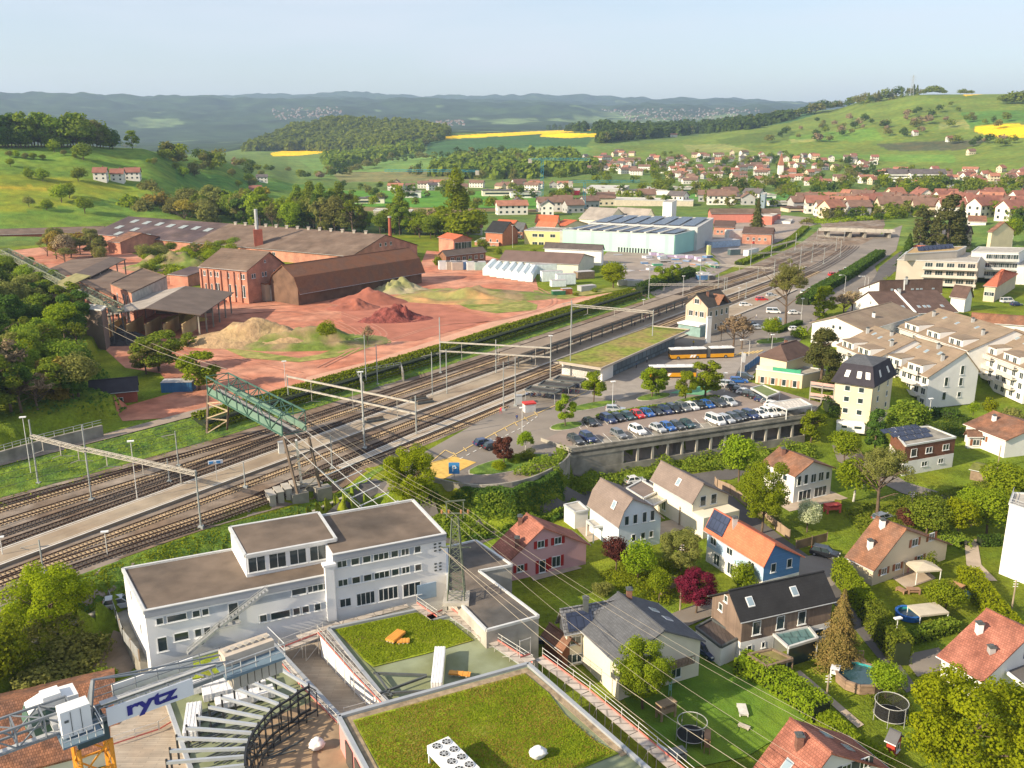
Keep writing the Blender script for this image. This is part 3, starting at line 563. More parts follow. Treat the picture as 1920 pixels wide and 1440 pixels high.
def house(label,A,B,E,hr,he,zg,wall,roof,E2=None,eB=True,cat="house",name="house",over=.5,og=.5,gambrel=None,wins=(),chim=(),sky=(),base=None,base_h=2.8,group=None,th=.22,hip=0.,pvs=(),upper=None):
 """gabled house: A,B image points of the ridge ends, E image point of an eave corner (below B if eB else below A)"""
 zr,ze=zg+hr,zg+he
 a,b=P(*A,zr),P(*B,zr);e=P(*E,ze);u=(b-a);L_=u.length;u.normalize();n=Vector((-u.y,u.x,0))
 Wd=(e-a).dot(n);
 if Wd<0:n=-n;Wd=-Wd
 W2=abs((P(*E2,ze)-a).dot(n))if E2 else Wd
 q=Vector(((a.x+b.x)/2,(a.y+b.y)/2,zg));root=thing(name,label,cat,q,group=group)
 k=(zr-ze)
 # roof
 mb=MB();up=Vector((0,0,0.))
 hs=hip
 for s,W_ in((1,Wd),(-1,W2)):
  eA=a+n*s*W_;eB_=b+n*s*W_;eA.z=eB_.z=ze
  if gambrel:
   gw,gz=gambrel;mA=a+n*s*W_*gw;mB=b+n*s*W_*gw;mA.z=mB.z=ze+k*gz
   mb.slab([a,b,mB,mA],th);mb.slab([mA,mB,eB_,eA],th)
  elif hs:mb.slab([a+u*hs,b-u*hs,eB_,eA],th)
  else:mb.slab([a,b,eB_,eA],th)
 if hs:
  for(r0,sg)in((a+u*hs,0),(b-u*hs,1)):
   o_=a if sg==0 else b;c1=o_+n*Wd;c2=o_-n*W2;c1.z=c2.z=ze;mb.slab([r0,c1,c2],th)
 mb.bar(a+u*hs+Vector((0,0,.05)),b-u*hs+Vector((0,0,.05)),.28,.14)
 rf=mb.build("roof",roof,root)
 # gutters
 mb=MB()
 for s,W_ in((1,Wd),(-1,W2)):
  eA=a+n*s*(W_+.06);eB_=b+n*s*(W_+.06);eA.z=eB_.z=ze-.12;mb.tube(eA,eB_,.08,n=5)
 mb.build("gutter",STEEL if 'white' not in wall.name else WHITE,root)
 # walls
 a2,b2=a+u*og,b-u*og;w1,w2=Wd-over,W2-over
 def prof(w,W_):
  if gambrel:
   gw,gz=gambrel;x=w/W_
   return zr-(zr-(ze+k*gz))*x/gw if x<gw else(ze+k*gz)-k*gz*(x-gw)/(1-gw)
  return zr-k*w/W_
 z1,z2=prof(w1,Wd)-th,prof(w2,W2)-th
 def ring(c):
  if hip:pts=[(w1,zg),(w1,min(z1,ze)),(-w2,min(z2,ze)),(-w2,zg)]
  else:
   pts=[(w1,zg),(w1,z1)]
   if gambrel:pts.append((Wd*gambrel[0],prof(Wd*gambrel[0],Wd)-th))
   pts.append((0,zr-th))
   if gambrel:pts.append((-W2*gambrel[0],prof(W2*gambrel[0],W2)-th))
   pts+=[(-w2,z2),(-w2,zg)]
  return[Vector((c.x,c.y,0))+n*o+Vector((0,0,z))for o,z in pts]
 def walls(mb,mi=0):
  r1,r2=ring(a2),ring(b2);m_=len(r1)
  o_=len(mb.v);mb.v+=[tuple(v)for v in r1+r2]
  f1=tuple(range(o_,o_+m_));f2=tuple(range(o_+m_,o_+2*m_))
  nf=(r1[1]-r1[0]).cross(r1[2]-r1[1]);flip=nf.dot(u)>0
  mb.f.append(f1[::-1]if flip else f1);mb.f.append(f2 if flip else f2[::-1])
  for i in range(m_):
   j=(i+1)%m_
   if i==m_-1:continue
   q4=(o_+i,o_+j,o_+m_+j,o_+m_+i);mb.f.append(q4 if not flip else q4[::-1])
  mb.m+=[mi]*(len(mb.f)-len(mb.m))
 mb=MB();walls(mb);wl_=mb.build("wall",wall,root)
 cor={('A',1):a2+n*w1,('A',-1):a2-n*w2,('B',1):b2+n*w1,('B',-1):b2-n*w2}
 if base:
  mb=MB();c4=[cor[('A',1)],cor[('B',1)],cor[('B',-1)],cor[('A',-1)]];cc=sum(c4,Vector())/4
  mb.prism([(p.x+(p.x-cc.x)*.006,p.y+(p.y-cc.y)*.006)for p in c4],zg,zg+base_h);mb.build("ground_floor_wall",base,root)
  # orientation of each side
 def side(sd):
  if sd=='+':p,q_,nn=cor[('A',1)],cor[('B',1)],n
  elif sd=='-':p,q_,nn=cor[('A',-1)],cor[('B',-1)],-n
  elif sd=='A':p,q_,nn=cor[('A',1)],cor[('A',-1)],-u
  else:p,q_,nn=cor[('B',1)],cor[('B',-1)],u
  d=q_-p;
  if Vector((d.y,-d.x,0)).dot(nn)<0:p,q_=q_,p
  return p,q_
 for sd,items in wins:
  p,q_=side(sd);wall_windows(root,p,q_,[(it[0],zg+it[1])+tuple(it[2:])for it in items])
 for(uf,wf,h_,*r_)in chim:
  pt=a+u*L_*uf+n*(Wd if wf>0 else W2)*wf;pt.z=prof(abs(wf)*(Wd if wf>0 else W2),Wd if wf>0 else W2);chimney(root,rf,pt,h_,m_=r_[0]if r_ else BRCH)
 def onroof(uf,wf,sx,sy,th_,m_,nm,lift=.1):
  W_=Wd if wf>0 else W2;s=1 if wf>0 else-1;pt=a+u*L_*uf+n*W_*wf;pt.z=prof(abs(wf)*W_,W_)
  nx=n*s;dn=Vector((nx.x,nx.y,-(prof(abs(wf)*W_-.5,W_)-prof(abs(wf)*W_+.5,W_)))).normalized();up_=u.cross(dn);up_=up_ if up_.z>0 else-up_
  c=pt+up_*lift;mb=MB();mb.slab([c-u*sx/2-dn*sy/2,c+u*sx/2-dn*sy/2,c+u*sx/2+dn*sy/2,c-u*sx/2+dn*sy/2],th_)
  o=mb.build(nm,m_,None);q_=o.location-root.location;o.parent=rf;o.location=q_;return o
 for(uf,wf)in sky:
  onroof(uf,wf,1.05,1.35,.12,WFRAME if 'grey' in roof.name or 'black' in roof.name or 'navy' in roof.name else STEEL,"skylight",.10);onroof(uf,wf,.8,1.1,.1,mat("skylight_glass",(.25,.33,.38),.15,.1,spec=.8),"skylight_pane",.125)
 for(uf,wf,sx,sy)in pvs:onroof(uf,wf,sx,sy,.1,PV,"solar_panel",.16)
 root['_L']=L_
 return root,dict(a=a,b=b,u=u,n=n,Wd=Wd,W2=W2,cor=cor,zr=zr,ze=ze,roof=rf,side=side)
def flatb(label,pts,zt,zg,wall,roof,cat="building",name="building",par=.35,trim=None,group=None,world=False,over=0.):
 q=[Vector(p)if world else P(*p,zt)for p in pts];c=sum(q,Vector())/len(q)
 root=thing(name,label,cat,(c.x,c.y,zg),group=group)
 mb=MB();mb.prism([(p.x,p.y)for p in q],zg,zt-.12);mb.build("wall",wall,root)
 ins=[(p.x+(c.x-p.x)*.012,p.y+(c.y-p.y)*.012)for p in q]
 mb=MB();mb.prism(ins,zt-.12,zt-.05);mb.build("roof",roof,root)
 if par:
  mb=MB();n=len(q)
  for i in range(n):mb.bar(Vector((q[i].x,q[i].y,zt+0.)),Vector((q[(i+1)%n].x,q[(i+1)%n].y,zt+0.)),.32,.36)
  mb.build("roof_edge",trim or ALU,root)
 return root,q
 # --- lower right houses (ground -6)
Z=-6.
r,g=house("pink rendered house with dark red shutters and ribbed red roof",(987,962),(1020,989),(931,1035),8.3,3.6,Z,W_PINK,T_PINK,E2=(1080,1000),wins=[('B',[(.40,5.3,1.3,1.25,1,'red'),(.62,5.3,1.3,1.25,1,'red'),(.14,1.9,1.3,1.2,1,'red'),(.42,1.4,1.2,2.2,0,'red'),(.60,1.7,1.6,1.9,1,'red')])],chim=[(.15,.25,1.3),(.75,.62,1.3)])
r,g=house("pale blue white house with rounded brown grey gambrel roof",(1126,896),(1187,935),(1141,976),9.6,4.9,Z,W_BLUEW,T_GREY,E2=(1231,962),gambrel=(.62,.58),over=.35,wins=[('B',[(.18,5.6,.9,1.7,0),(.38,5.6,.9,1.7,0),(.60,5.6,.9,1.9,0),(.79,5.6,.9,1.9,0),(.36,2.2,.9,1.3,0),(.58,2.2,.9,1.3,0),(.78,2.2,.8,1.2,0)])],sky=[(.7,.62)])
flatb("white flat roofed garage beside the pale blue house",[(1058,947),(1085,941),(1103,957),(1078,961)],Z+3.2,Z,W_WHITE,CONC,"garage","garage",par=.2)
pr,q=flatb("small porch roof on white posts by the pale blue house",[(1100,977),(1125,973),(1138,985),(1113,989)],Z+2.9,Z+2.7,WHITE,CONC,"porch","porch",par=.15)
mb=MB();[mb.box((p.x,p.y,Z),(.2,.2,2.75))for p in q];mb.build("post",WHITE,pr)
r,g=house("cream house with grey brown roof and roof terrace",(1239,864),(1320,907),(1282,936),9.,5.6,Z,W_IVORY,T_GREY,E2=(1366,925),wins=[('B',[(.28,5.5,1.3,1.9,0),(.58,5.5,1.3,1.9,0)]),('+',[(.08,2,1.2,2,1),(.30,2,1.2,2,1)])],sky=[(.55,.45)])
c1,c2=g['cor'][('B',1)],g['cor'][('B',-1)];u=g['u']
mb=MB();mb.prism([(p.x,p.y)for p in(c1+u*.02,c2+u*.02,c2+u*3.2,c1+u*3.2)],Z,Z+3.9);mb.build("terrace_block",W_IVORY,r)
cr,q=flatb("brown ribbed carport roof linking the two grey roofed houses",[(1175,916),(1203,901),(1236,920),(1206,935)],Z+3.6,Z+3.4,ALU,T_GREY,"carport","carport",par=.15)
mb=MB();[mb.box((p.x,p.y,Z),(.2,.2,3.5))for p in q];mb.build("post",WHITE,cr)
cr,q=flatb("white slatted pergola roof beside the cream house",[(1206,936),(1237,921),(1255,933),(1224,949)],Z+3.3,Z+3.15,WHITE,mat("polycarbonate",(.5,.47,.38),.4,.05,pat=('brick',.5,9,.3)),"pergola","pergola",par=.12)
mb=MB();[mb.box((p.x,p.y,Z),(.16,.16,3.2))for p in q];mb.build("post",WHITE,cr)
r,g=house("blue boarded house with bright salmon red roof",(1339,954),(1454,1020),(1410,1050),8.8,5.4,Z,W_BLUE,T_ORANGE,E2=(1494,1035),base=W_WHITE,base_h=2.7,wins=[('B',[(.26,4.6,1.,1.5,0),(.70,4.7,1.,1.5,0),(.22,1.3,1.3,1.5,1),(.68,1.3,1.4,1.6,1)]),('+',[(.12,4.2,1.5,1.3,1),(.42,4.2,1.5,1.2,1),(.80,4.2,1.5,1.2,1),(.2,1.4,1.5,2.,1),(.45,1.4,1.4,2,1)])],chim=[(.38,.12,1.1,STEEL)],pvs=[(.16,.42,4.2,3.2)])
c1,c2,n_=g["cor"][("A",1)],g["cor"][("B",1)],g["n"];mb=MB();mb.prism([(p.x,p.y)for p in(c1-n_*.1,c2-n_*.1,c2+n_*.03,c1+n_*.03)],Z+2.7,g["ze"]+.25);mb.build("light_blue_wall",W_LBLUE,r)
r,g=house("dark weathered wood house with black solar roof",(1366,1108),(1545,1071),(1402,1164),9.2,6.2,Z,W_WOOD,T_BLACK,E2=(1330,1116),eB=False,base=W_WHITE,base_h=2.9,over=.35,wins=[('A',[(.30,5.6,.9,1.1,0),(.45,7.4,.8,1,0)]),('+',[(.16,4.6,1.3,2.,0),(.42,4.6,1.3,2.,0),(.66,4.6,1.3,2.,0),(.10,1.4,.8,1.6,0),(.25,1.8,.6,.9,0),(.88,1.6,1.6,1.2,0)])],sky=[(.16,.45),(.62,.42)])
cr,q=flatb("glazed lean-to conservatory of the dark wood house",[(1450,1189),(1516,1176),(1533,1197),(1478,1214)],Z+3.,Z+2.85,ALU,mat("sage_glass_roof",(.12,.22,.22),.2,.1,spec=.8,pat=('brick',1.1,9,.5)),"conservatory","conservatory",par=.16)
mb=MB();[mb.box((p.x,p.y,Z),(.16,.16,2.9))for p in q];mb.prism([(q[2].x,q[2].y),(q[3].x,q[3].y),(q[3].x,q[3].y+.06),(q[2].x,q[2].y+.06)],Z,Z+2.8,1);mb.build("glass_wall",[ALU,GLASS],cr)
r,_=flatb("low ribbed lean-to garage of the dark wood house",[(1305,1177),(1334,1161),(1388,1195),(1352,1213)],Z+3.,Z,W_WHITE,mat("ribbed_dark_metal",(.10,.08,.07),.6,.1,pat=('brick',.5,9,.4)),"garage","garage",par=.2,trim=STEEL_D)
r,g=house("slate grey roofed beige house with wooden balcony, main wing",(1158,1110),(1246,1182),(1322,1200),9.,5.8,Z-.5,W_IVORY,T_DGREY,wins=[('B',[(.40,5.6,1.2,1.9,0),(.70,2.,1.6,1.4,1),(.3,2.,1.4,2.,1)])],sky=[(.35,.5),(.55,.6)],chim=[(.12,.15,1.3)])
c1,c2=g['cor'][('B',1)],g['cor'][('B',-1)];u=g['u'];mb=MB();zz=Z+3.2
mb.prism([(p.x,p.y)for p in(c1+(c2-c1)*.15,c2,c2+u*1.4,c1+(c2-c1)*.15+u*1.4)],zz,zz+.2)
for i in range(22):p=c1+(c2-c1)*(.15+.85*i/21)+u*1.38;mb.box((p.x,p.y,zz+.2),(.08,.08,.9))
mb.bar((c1+(c2-c1)*.15+u*1.38)+Vector((0,0,zz+1.1-c1.z)),(c2+u*1.38)+Vector((0,0,zz+1.1-c2.z)),.1,.1);mb.build("balcony",WOOD,r)
r,g=house("chequer tiled cross wing of the beige house with solar panels",(1050,1143),(1172,1122),(1084,1186),8.4,5.6,Z-.5,W_IVORY,T_CHEQ,eB=False,over=.4,wins=[('+',[(.15,4.3,1.6,1.2,1),(.62,4.8,1.1,1.3,1,'brown'),(.18,1.6,1.5,1.3,1,'dark'),(.46,1.8,1.4,1.2,1,'dark')])],chim=[(.38,.12,1.5,STEEL_D)],pvs=[(.26,.55,3.6,2.4)])
r,g=house("brown tiled annex roof left of the beige house",(1030,1168),(1072,1198),(1060,1226),4.4,3.,Z,W_RBROWN,T_BROWN,cat="annex",name="annex",over=.3)
r,g=house("pinkish red tiled house at the bottom edge",(1481,1346),(1560,1412),(1377,1406),7.6,2.8,Z,W_WHITE,T_PINK,E2=(1645,1422),eB=False,wins=[('B',[(.55,4.4,1.3,1.3,1,'dark'),(.75,4.4,1.3,1.3,1,'dark')])],chim=[(.45,.25,1.3)],sky=[(.5,.6),(.3,-.4),(.6,-.55)])
r,g=house("white house with broad salmon tiled roof at the right edge",(1849,1141),(1938,1186),(1733,1216),7.8,3.2,Z,W_WHITE,T_PINK,eB=False,wins=[('B',[(.55,4.6,1.3,1.3,1,'blue')]),('+',[(.3,1.5,1.3,1.4,1)])],chim=[(.25,.38,1.3,WHITE),(.7,.55,.7,STEEL)])
r,_=flatb("flat dark carport roof beside the salmon roofed house",[(1862,1240),(1960,1215),(2010,1270),(1925,1290)],Z+3.,Z+2.7,WHITE,ASPH_D,"carport","carport",par=.3,trim=WHITE)
mb=MB();[mb.box((p.x,p.y,Z),(.25,.25,2.8))for p in _];mb.build("post",WHITE,r)
r,g=house("beige chalet with mottled brown roof and brown shutters",(1643,968),(1700,992),(1600,1052),8.4,2.9,Z,W_BEIGE,T_BROWN,E2=(1744,1003),wins=[('B',[(.52,5.2,1.5,1.3,1,'brown'),(.75,5.2,1.4,1.3,1,'brown'),(.14,1.9,1.3,1.1,1,'brown'),(.32,1.9,1.2,1.1,1,'brown'),(.62,1.5,1.5,2.,1,'brown')])],chim=[(.35,.15,1.2,WHITE),(.45,.62,1.2,WHITE)])
r,g=house("white house with orange brown roof and glazed veranda",(1461,838),(1526,865),(1460,881),8.,5.6,Z,W_WHITE,T_BROWN,E2=(1565,876),wins=[('B',[(.12,4.4,1.,2.,0),(.3,4.4,1.,2.,0),(.5,4.3,1.4,1.8,1),(.70,4.3,1.4,1.8,1),(.88,4.2,1.,1.6,0),(.3,1.2,3.2,2,2),(.72,1.2,3.2,2,2)]),('+',[(.7,4.4,1.2,1.2,0)])],chim=[(.25,.25,1.2)])
r,q=flatb("flat roofed house of red brown boards over white with roof solar panels",[(1672,803),(1742,800),(1792,820),(1698,836)],Z+6.6,Z,W_RBROWN,CONC_D,"house","house",over=.5)
q_=sorted(q,key=lambda p:p.y);c=sum(q,Vector())/4
mb=MB();mb.prism([(p.x+(p.x-c.x)*.008,p.y+(p.y-c.y)*.008)for p in q],Z,Z+3.1);mb.build("ground_floor_wall",W_WHITE,r)
wall_windows(r,q[3],q[2],[(.18,Z+4.8,1.6,1.7,0),(.48,Z+4.8,1.8,1.3,1),(.82,Z+4.8,1.8,1.3,1),(.42,Z+1.9,1.6,1.1,1),(.75,Z+1.9,1.5,1.1,1)])
dq=(q[2]-q[3]).normalized();nq=Vector((-dq.y,dq.x,0))
for row in range(3):
 for i in range(5 if row else 4):
  p=q[3]+dq*(1.5+i*2.1)+nq*(2.2+row*2.6);p.z=Z+6.75
  mb=MB();mb.slab([p,p+dq*1.9,p+dq*1.9+nq*1.3+Vector((0,0,.5)),p+nq*1.3+Vector((0,0,.5))],.06);o=mb.build("solar_panel",PV,r)
r,g=house("white house with brown tiled roof near the right edge",(1862,770),(1945,800),(1820,800),6.6,4.2,Z,W_WHITE,T_BROWN,eB=False,wins=[('+',[(.45,2.6,1.5,1.2,1,'brown'),(.2,2.6,1.2,1.2,1)])],chim=[(.3,.4,1.2,WHITE)])
r,g=house("small white annex with brown roof beside the right edge house",(1812,806),(1846,806),(1822,819),4.2,2.9,Z,W_WHITE,T_BROWN,cat="annex",name="annex",wins=[('+',[(.6,1.4,1.6,1.4,1,'brown')])])
# white block at right edge
r,q=flatb("tall plain white apartment block cut by the right edge",[(1893,945),(1900,925),(2010,930),(2010,985)],Z+12,Z,W_WHITE,CONC,"apartment block","apartment_block")
mb=MB()
for zz in(.5,1.):mb.bar(q[0]+Vector((0,0,zz)),q[3]+Vector((0,0,zz)),.07,.07);mb.bar(q[0]+Vector((0,0,zz)),q[1]+Vector((0,0,zz)),.07,.07)
for i in range(8):p=q[0].lerp(q[3],i/7);mb.bar(p,p+Vector((0,0,1.)),.06,.06)
mb.build("roof_railing",STEEL,r)
# --- row apartments with tan roofs
def row_apartment(label,A,B,E,hr,he,zg,eB=True,E2=None,cut=((.12,.42),(.55,.85))):
 r,g=house(label,A,B,E,hr,he,zg,W_WHITE,T_TAN,E2=E2,eB=eB,cat="apartment house",name="apartment_house",over=.7,og=.3,wins=[('B',[(.35,he*.35,1.2,2.2,0),(.36,he*.8,1.2,2.4,0),(.66,he*1.12,1.2,2.4,0),(.66,he*.75,1.2,2.2,0),(.66,he*.35,1.2,1.4,0)])],sky=[(.25,.25),(.45,.3),(.68,.25)],chim=[(.12,.3,1.5,STEEL),(.55,.12,1.1,STEEL),(.85,.42,1.5,STEEL)])
 a,u,n,Wd,L_=g['a'],g['u'],g['n'],g['Wd'],r['_L']
 for(f0,f1)in cut:
  mb=MB();
  for k in range(int(he//2.8)):
   z0=zg+.2+2.75*k;p0=a+u*L_*f0+n*(Wd-.72);p1=a+u*L_*f1+n*(Wd-.72)
   mb.prism([(p.x,p.y)for p in(p0,p1,p1+n*1.6,p0+n*1.6)],z0+2.6,z0+2.75)
   mb.prism([(p.x,p.y)for p in(p0+n*1.5,p1+n*1.5,p1+n*1.62,p0+n*1.62)],z0+2.75,z0+3.7)
  mb.build("balcony",pl("balcony_grey",(.62,.58,.50)),r)
  # recess wall seen through the roof
  s0=a+u*L_*f0+n*Wd*.58;s1=a+u*L_*f1+n*Wd*.58;zc=g['zr']-(g['zr']-g['ze'])*.58
  mb=MB();mb.prism([(p.x,p.y)for p in(s0,s1,s1+n*Wd*.36,s0+n*Wd*.36)],g['ze']-.5,zc+.12);mb.build("dormer_wall",W_WHITE,r)
  d0,d1=(s0+n*(Wd*.36+.01)),(s1+n*(Wd*.36+.01));
  if Vector(((d1-d0).y,-(d1-d0).x,0)).dot(n)<0:d0,d1=d1,d0
  wall_windows(r,d0,d1,[(.25,g['ze']+.9,1.6,1.8,1),(.7,g['ze']+.9,1.6,1.8,1)])
  mb=MB();mb.slab([s0-n*.1+Vector((0,0,zc+.3-s0.z)),s1-n*.1+Vector((0,0,zc+.3-s1.z)),s1+n*(Wd*.36+.5)+Vector((0,0,zc+.13-s1.z)),s0+n*(Wd*.36+.5)+Vector((0,0,zc+.13-s0.z))],.12);mb.build("dormer_roof",T_TAN,r)
 p,q_=g['side']('+');wall_windows(r,p,q_,[(f,zg+1.6+2.75*k,1.5,1.7,1)for f in(.08,.2,.35,.5,.62,.78,.92)for k in range(int(he//2.8))])
row_apartment("tan roofed white apartment house with tall gable facing the lawn",(1717,633),(1812,660),(1745,710),14.2,8.4,-5.8,E2=(1857,703))
row_apartment("tan roofed apartment house directly behind the dark blue roofed block",(1640,611),(1716,637),(1590,656),14.6,9.6,-5.8,eB=False)
row_apartment("long tan roofed apartment house in the back row",(1759,578),(1903,619),(1708,622),12,6.8,-2,eB=False,cut=((.1,.3),(.42,.6),(.72,.9)))
row_apartment("tan roofed apartment house cut by the right edge",(1903,617),(2010,652),(1860,668),14.8,9.4,-5.8,eB=False)
house("low red brown tiled roof behind the tan apartment rows",(1822,586),(1960,595),(1830,604),6,3.5,0,W_WHITE,T_BROWN,eB=False,cat="house")
# white gable house, dark brown twin houses
house("white gabled house with tan roof behind the hotel",(1566,594),(1672,566),(1600,627),10.2,7.4,-1,W_WHITE,T_TAN,E2=(1534,600),eB=False,wins=[('A',[(.42,7.,1.,1.2,0),(.55,7.,1.,1.2,0),(.40,3.2,1.,1.2,0),(.53,3.2,1.,1.2,0)]),('+',[(f,z,1.5,1.4,1)for f in(.12,.35,.62,.85)for z in(2.2,5.2)])],chim=[(.4,.5,1.4,WHITE)])
for A,B,E,E2,lab in[((1649,526),(1768,523),(1664,553),(1638,540),"dark brown roofed white terrace, rear of the twin pair"),((1627,547),(1756,543),(1650,590),(1615,566),"dark brown roofed white terrace, front of the twin pair")]:
 r,g=house(lab,A,B,E,10.5,5.2,-.5,W_WHITE,T_DBROWN,E2=E2,eB=False,cat="terrace house",wins=[('+',[(.12,3,1.6,1.8,1),(.3,3,1.6,1.8,1),(.62,3,2.4,1.8,1),(.84,3,2.4,1.8,1)]),('A',[(.5,7,.8,1.2,0)])],sky=[(.2,.7),(.3,.7),(.52,.72),(.6,.72),(.66,.72),(.85,.72)],chim=[(.42,.12,1.6,STEEL)])
 a,u,n=g['a'],g['u'],g['n'];L_=r['_L'];mb=MB();s0=a+u*L_*.38;mb.slab([s0+Vector((0,0,.5)),s0+u*.5+Vector((0,0,.5)),s0+u*.5+n*g['Wd']+Vector((0,0,g['ze']-g['zr']+.5)),s0+n*g['Wd']+Vector((0,0,g['ze']-g['zr']+.5))],.7);mb.build("fire_wall",WHITE,r)
 # mansard block
r,q=flatb("four storey cream block with dark mansard roof and balconies",[(1566,712),(1637,722),(1675,700),(1598,690)],6.2,-6,W_CREAM,T_MANS,"apartment block","apartment_block",par=0)
c=sum(q,Vector())/4;out=[p+(p-c).normalized()*1.2 for p in q];inn=[c+(p-c)*.80 for p in q];top=c+Vector((0,0,0));mb=MB()
for i in range(4):
 j=(i+1)%4;o1,o2,i1,i2=[Vector((v.x,v.y,z_))for v,z_ in((out[i],6.),(out[j],6.),(inn[i],10.2),(inn[j],10.2))]
 mb.slab([o1,o2,i2,i1],.2);mb.slab([i1,i2,Vector((c.x,c.y,11.3))],.15,1)
rf=mb.build("mansard_roof",[T_MANS,T_DGREY],r)
for i,fr in((0,.3),(0,.62),(1,.3),(1,.7),(0,.85)):
 j=(i+1)%4;p=out[i].lerp(out[j],fr);p.z=6;t=inn[i].lerp(inn[j],fr);t.z=10.2;m_=p.lerp(t,.5);d=(out[j]-out[i]).normalized();s_=(t-p).normalized();nn=d.cross(s_);nn=nn if nn.z>0 else-nn;m_=m_+nn*.12
 mb=MB();mb.slab([m_-d*.5-s_*.8,m_+d*.5-s_*.8,m_+d*.5+s_*.8,m_-d*.5+s_*.8],.12);o=mb.build("skylight",ALU,None);ql=o.location-r.location;o.parent=rf;o.location=ql
wall_windows(r,q[0],q[1],[(f,z_,1.3,1.3,0)for f in(.35,.72)for z_ in(-3.6,-.8,2,4.6)]);wall_windows(r,q[1],q[2],[(f,z_,1.1,1.4,0)for f in(.3,.75)for z_ in(-3.6,-.8,2,4.6)])
d=(q[1]-q[0]).normalized();mb=MB();p=q[0]
for k in range(4):zz=-4.6+2.75*k;mb.prism([(v.x,v.y)for v in(p,p-d*5.5,p-d*5.5+Vector((1.5,4,0)),p+Vector((1.5,4,0)))],zz,zz+.2);mb.bar(p+Vector((0,0,zz+1-p.z)),p-d*5.5+Vector((0,0,zz+1-p.z)),.1,.7,1)
for w_ in(0,.5,1):v=p-d*5.5*w_;mb.box((v.x,v.y,-6),(.2,.2,11))
mb.build("balconies",[CONC,mat("pink_panel",(.55,.33,.28),.8)],r)
# hotel
r,g=house("cream guest house with brown hipped roof",(1450,650),(1506,634),(1438,661),11.2,8.2,-1.5,W_CREAM,T_DBROWN,cat="guest house",hip=3.4,eB=False,wins=[('+',[(f,6.3,1.2,1.6,0)for f in(.2,.4,.6,.8)])],chim=[(.62,.42,1.4)],sky=[(.35,.5)])
r,q=flatb("cream terrace block of the guest house with salmon shutters",[(1418,692),(1505,703),(1548,694),(1460,680)],3.6,-4.5,W_CREAM,CONC,"annex","annex")
wall_windows(r,q[0],q[1],[(f,1.,1.1,1.8,0,'salmon')for f in(.15,.38,.62,.85)]+[(f,-2.6,1.1,1.5,0)for f in(.3,.6,.85)])
mb=MB();p0,p1=q[0],q[1];n_=Vector((-(p1-p0).normalized().y,(p1-p0).normalized().x,0))
for i,(f0,f1,mi)in enumerate([(0,.35,0),(.35,.95,1)]):mb.prism([(v.x,v.y)for v in(p0.lerp(p1,f0)+n_*.3,p0.lerp(p1,f1)+n_*.3,p0.lerp(p1,f1)+n_*.5,p0.lerp(p1,f0)+n_*.5)],3.6,4.6,mi)
mb.build("terrace_screen",[mat("grey_screen",(.5,.48,.42),.8),mat("green_awning",(.05,.30,.17),.8)],r)
mb=MB();mb.prism([(v.x,v.y)for v in(p0.lerp(p1,.2)+n_*2,p0.lerp(p1,.9)+n_*2,p0.lerp(p1,.9)+n_*5,p0.lerp(p1,.2)+n_*5)],3.6,3.75);mb.build("green_carpet",M_GREENP,r)
cr,q=flatb("white corrugated carport roof over silver cars",[(1442,756),(1500,748),(1522,760),(1475,768)],2.6,2.4,ALU,mat("white_corrugated",(.62,.57,.50),.6,.15,1,pat=('brick',.8,9,.35)),"carport","carport",par=.12)
mb=MB();[mb.box((p.x,p.y,-.1),(.18,.18,2.6))for p in q];mb.build("post",WHITE,cr)
cr,q=flatb("small green fabric awning below the guest house",[(1408,728),(1430,722),(1462,736),(1438,745)],2.,1.9,ALU,mat("olive_fabric",(.16,.20,.08),.9),"awning","awning",par=.1)
mb=MB();[mb.box((p.x,p.y,-.1),(.12,.12,2.1))for p in q];mb.build("post",WHITE,cr)
# station building
BEIGES=pl("station_stone",(.50,.42,.32))
r,g=house("old station building with beige walls, orange shutters and dark steep roof",(1305,551),(1349,541),(1333,577),13,9.,0,BEIGES,mat("dark_slate",(.07,.06,.05),.9,.2,.5),E2=(1282,571),eB=False,cat="station building",name="station_building",over=.6,wins=[('A',[(.5,10.6,1.8,1.6,1,'salmon'),(.25,6.6,1.6,1.8,1,'salmon'),(.5,6.6,.9,1.6,0),(.75,6.6,1.6,1.8,1,'salmon'),(.5,2,4,2,2)]),('+',[(f,z,1.2,1.9,0)for f in(.15,.4,.65,.88)for z in(2.2,6.6)])],chim=[(.35,.25,1.4)])
a,b,u,n=g['a'],g['b'],g['u'],g['n'];m_=a.lerp(b,.62);mb=MB();Wd=g['Wd']
for s in(-1,1):mb.slab([Vector((m_.x,m_.y,12.2))+n*.2,Vector((m_.x,m_.y,12.2))+n*(Wd+.3),Vector((m_.x,m_.y,9.4))+n*(Wd+.3)+u*3*s,Vector((m_.x,m_.y,9.4))+n*2+u*3*s],.15)
mb.build("cross_gable",T_BROWN,r)
mb=MB();c1,c2=g['cor'][('A',1)],g['cor'][('A',-1)];
mb.prism([(v.x,v.y)for v in(c1-u*.02,c2-u*.02,c2-u*4.5,c1-u*4.5)],3.5,4.);mb.prism([(v.x,v.y)for v in(c1-u*.02,c2-u*.02,c2-u*3.8,c1-u*3.8)],0,3.5,1);mb.build("entrance_annex",[WHITE,mat("teal_glass",(.22,.33,.31),.3,.2)],r)
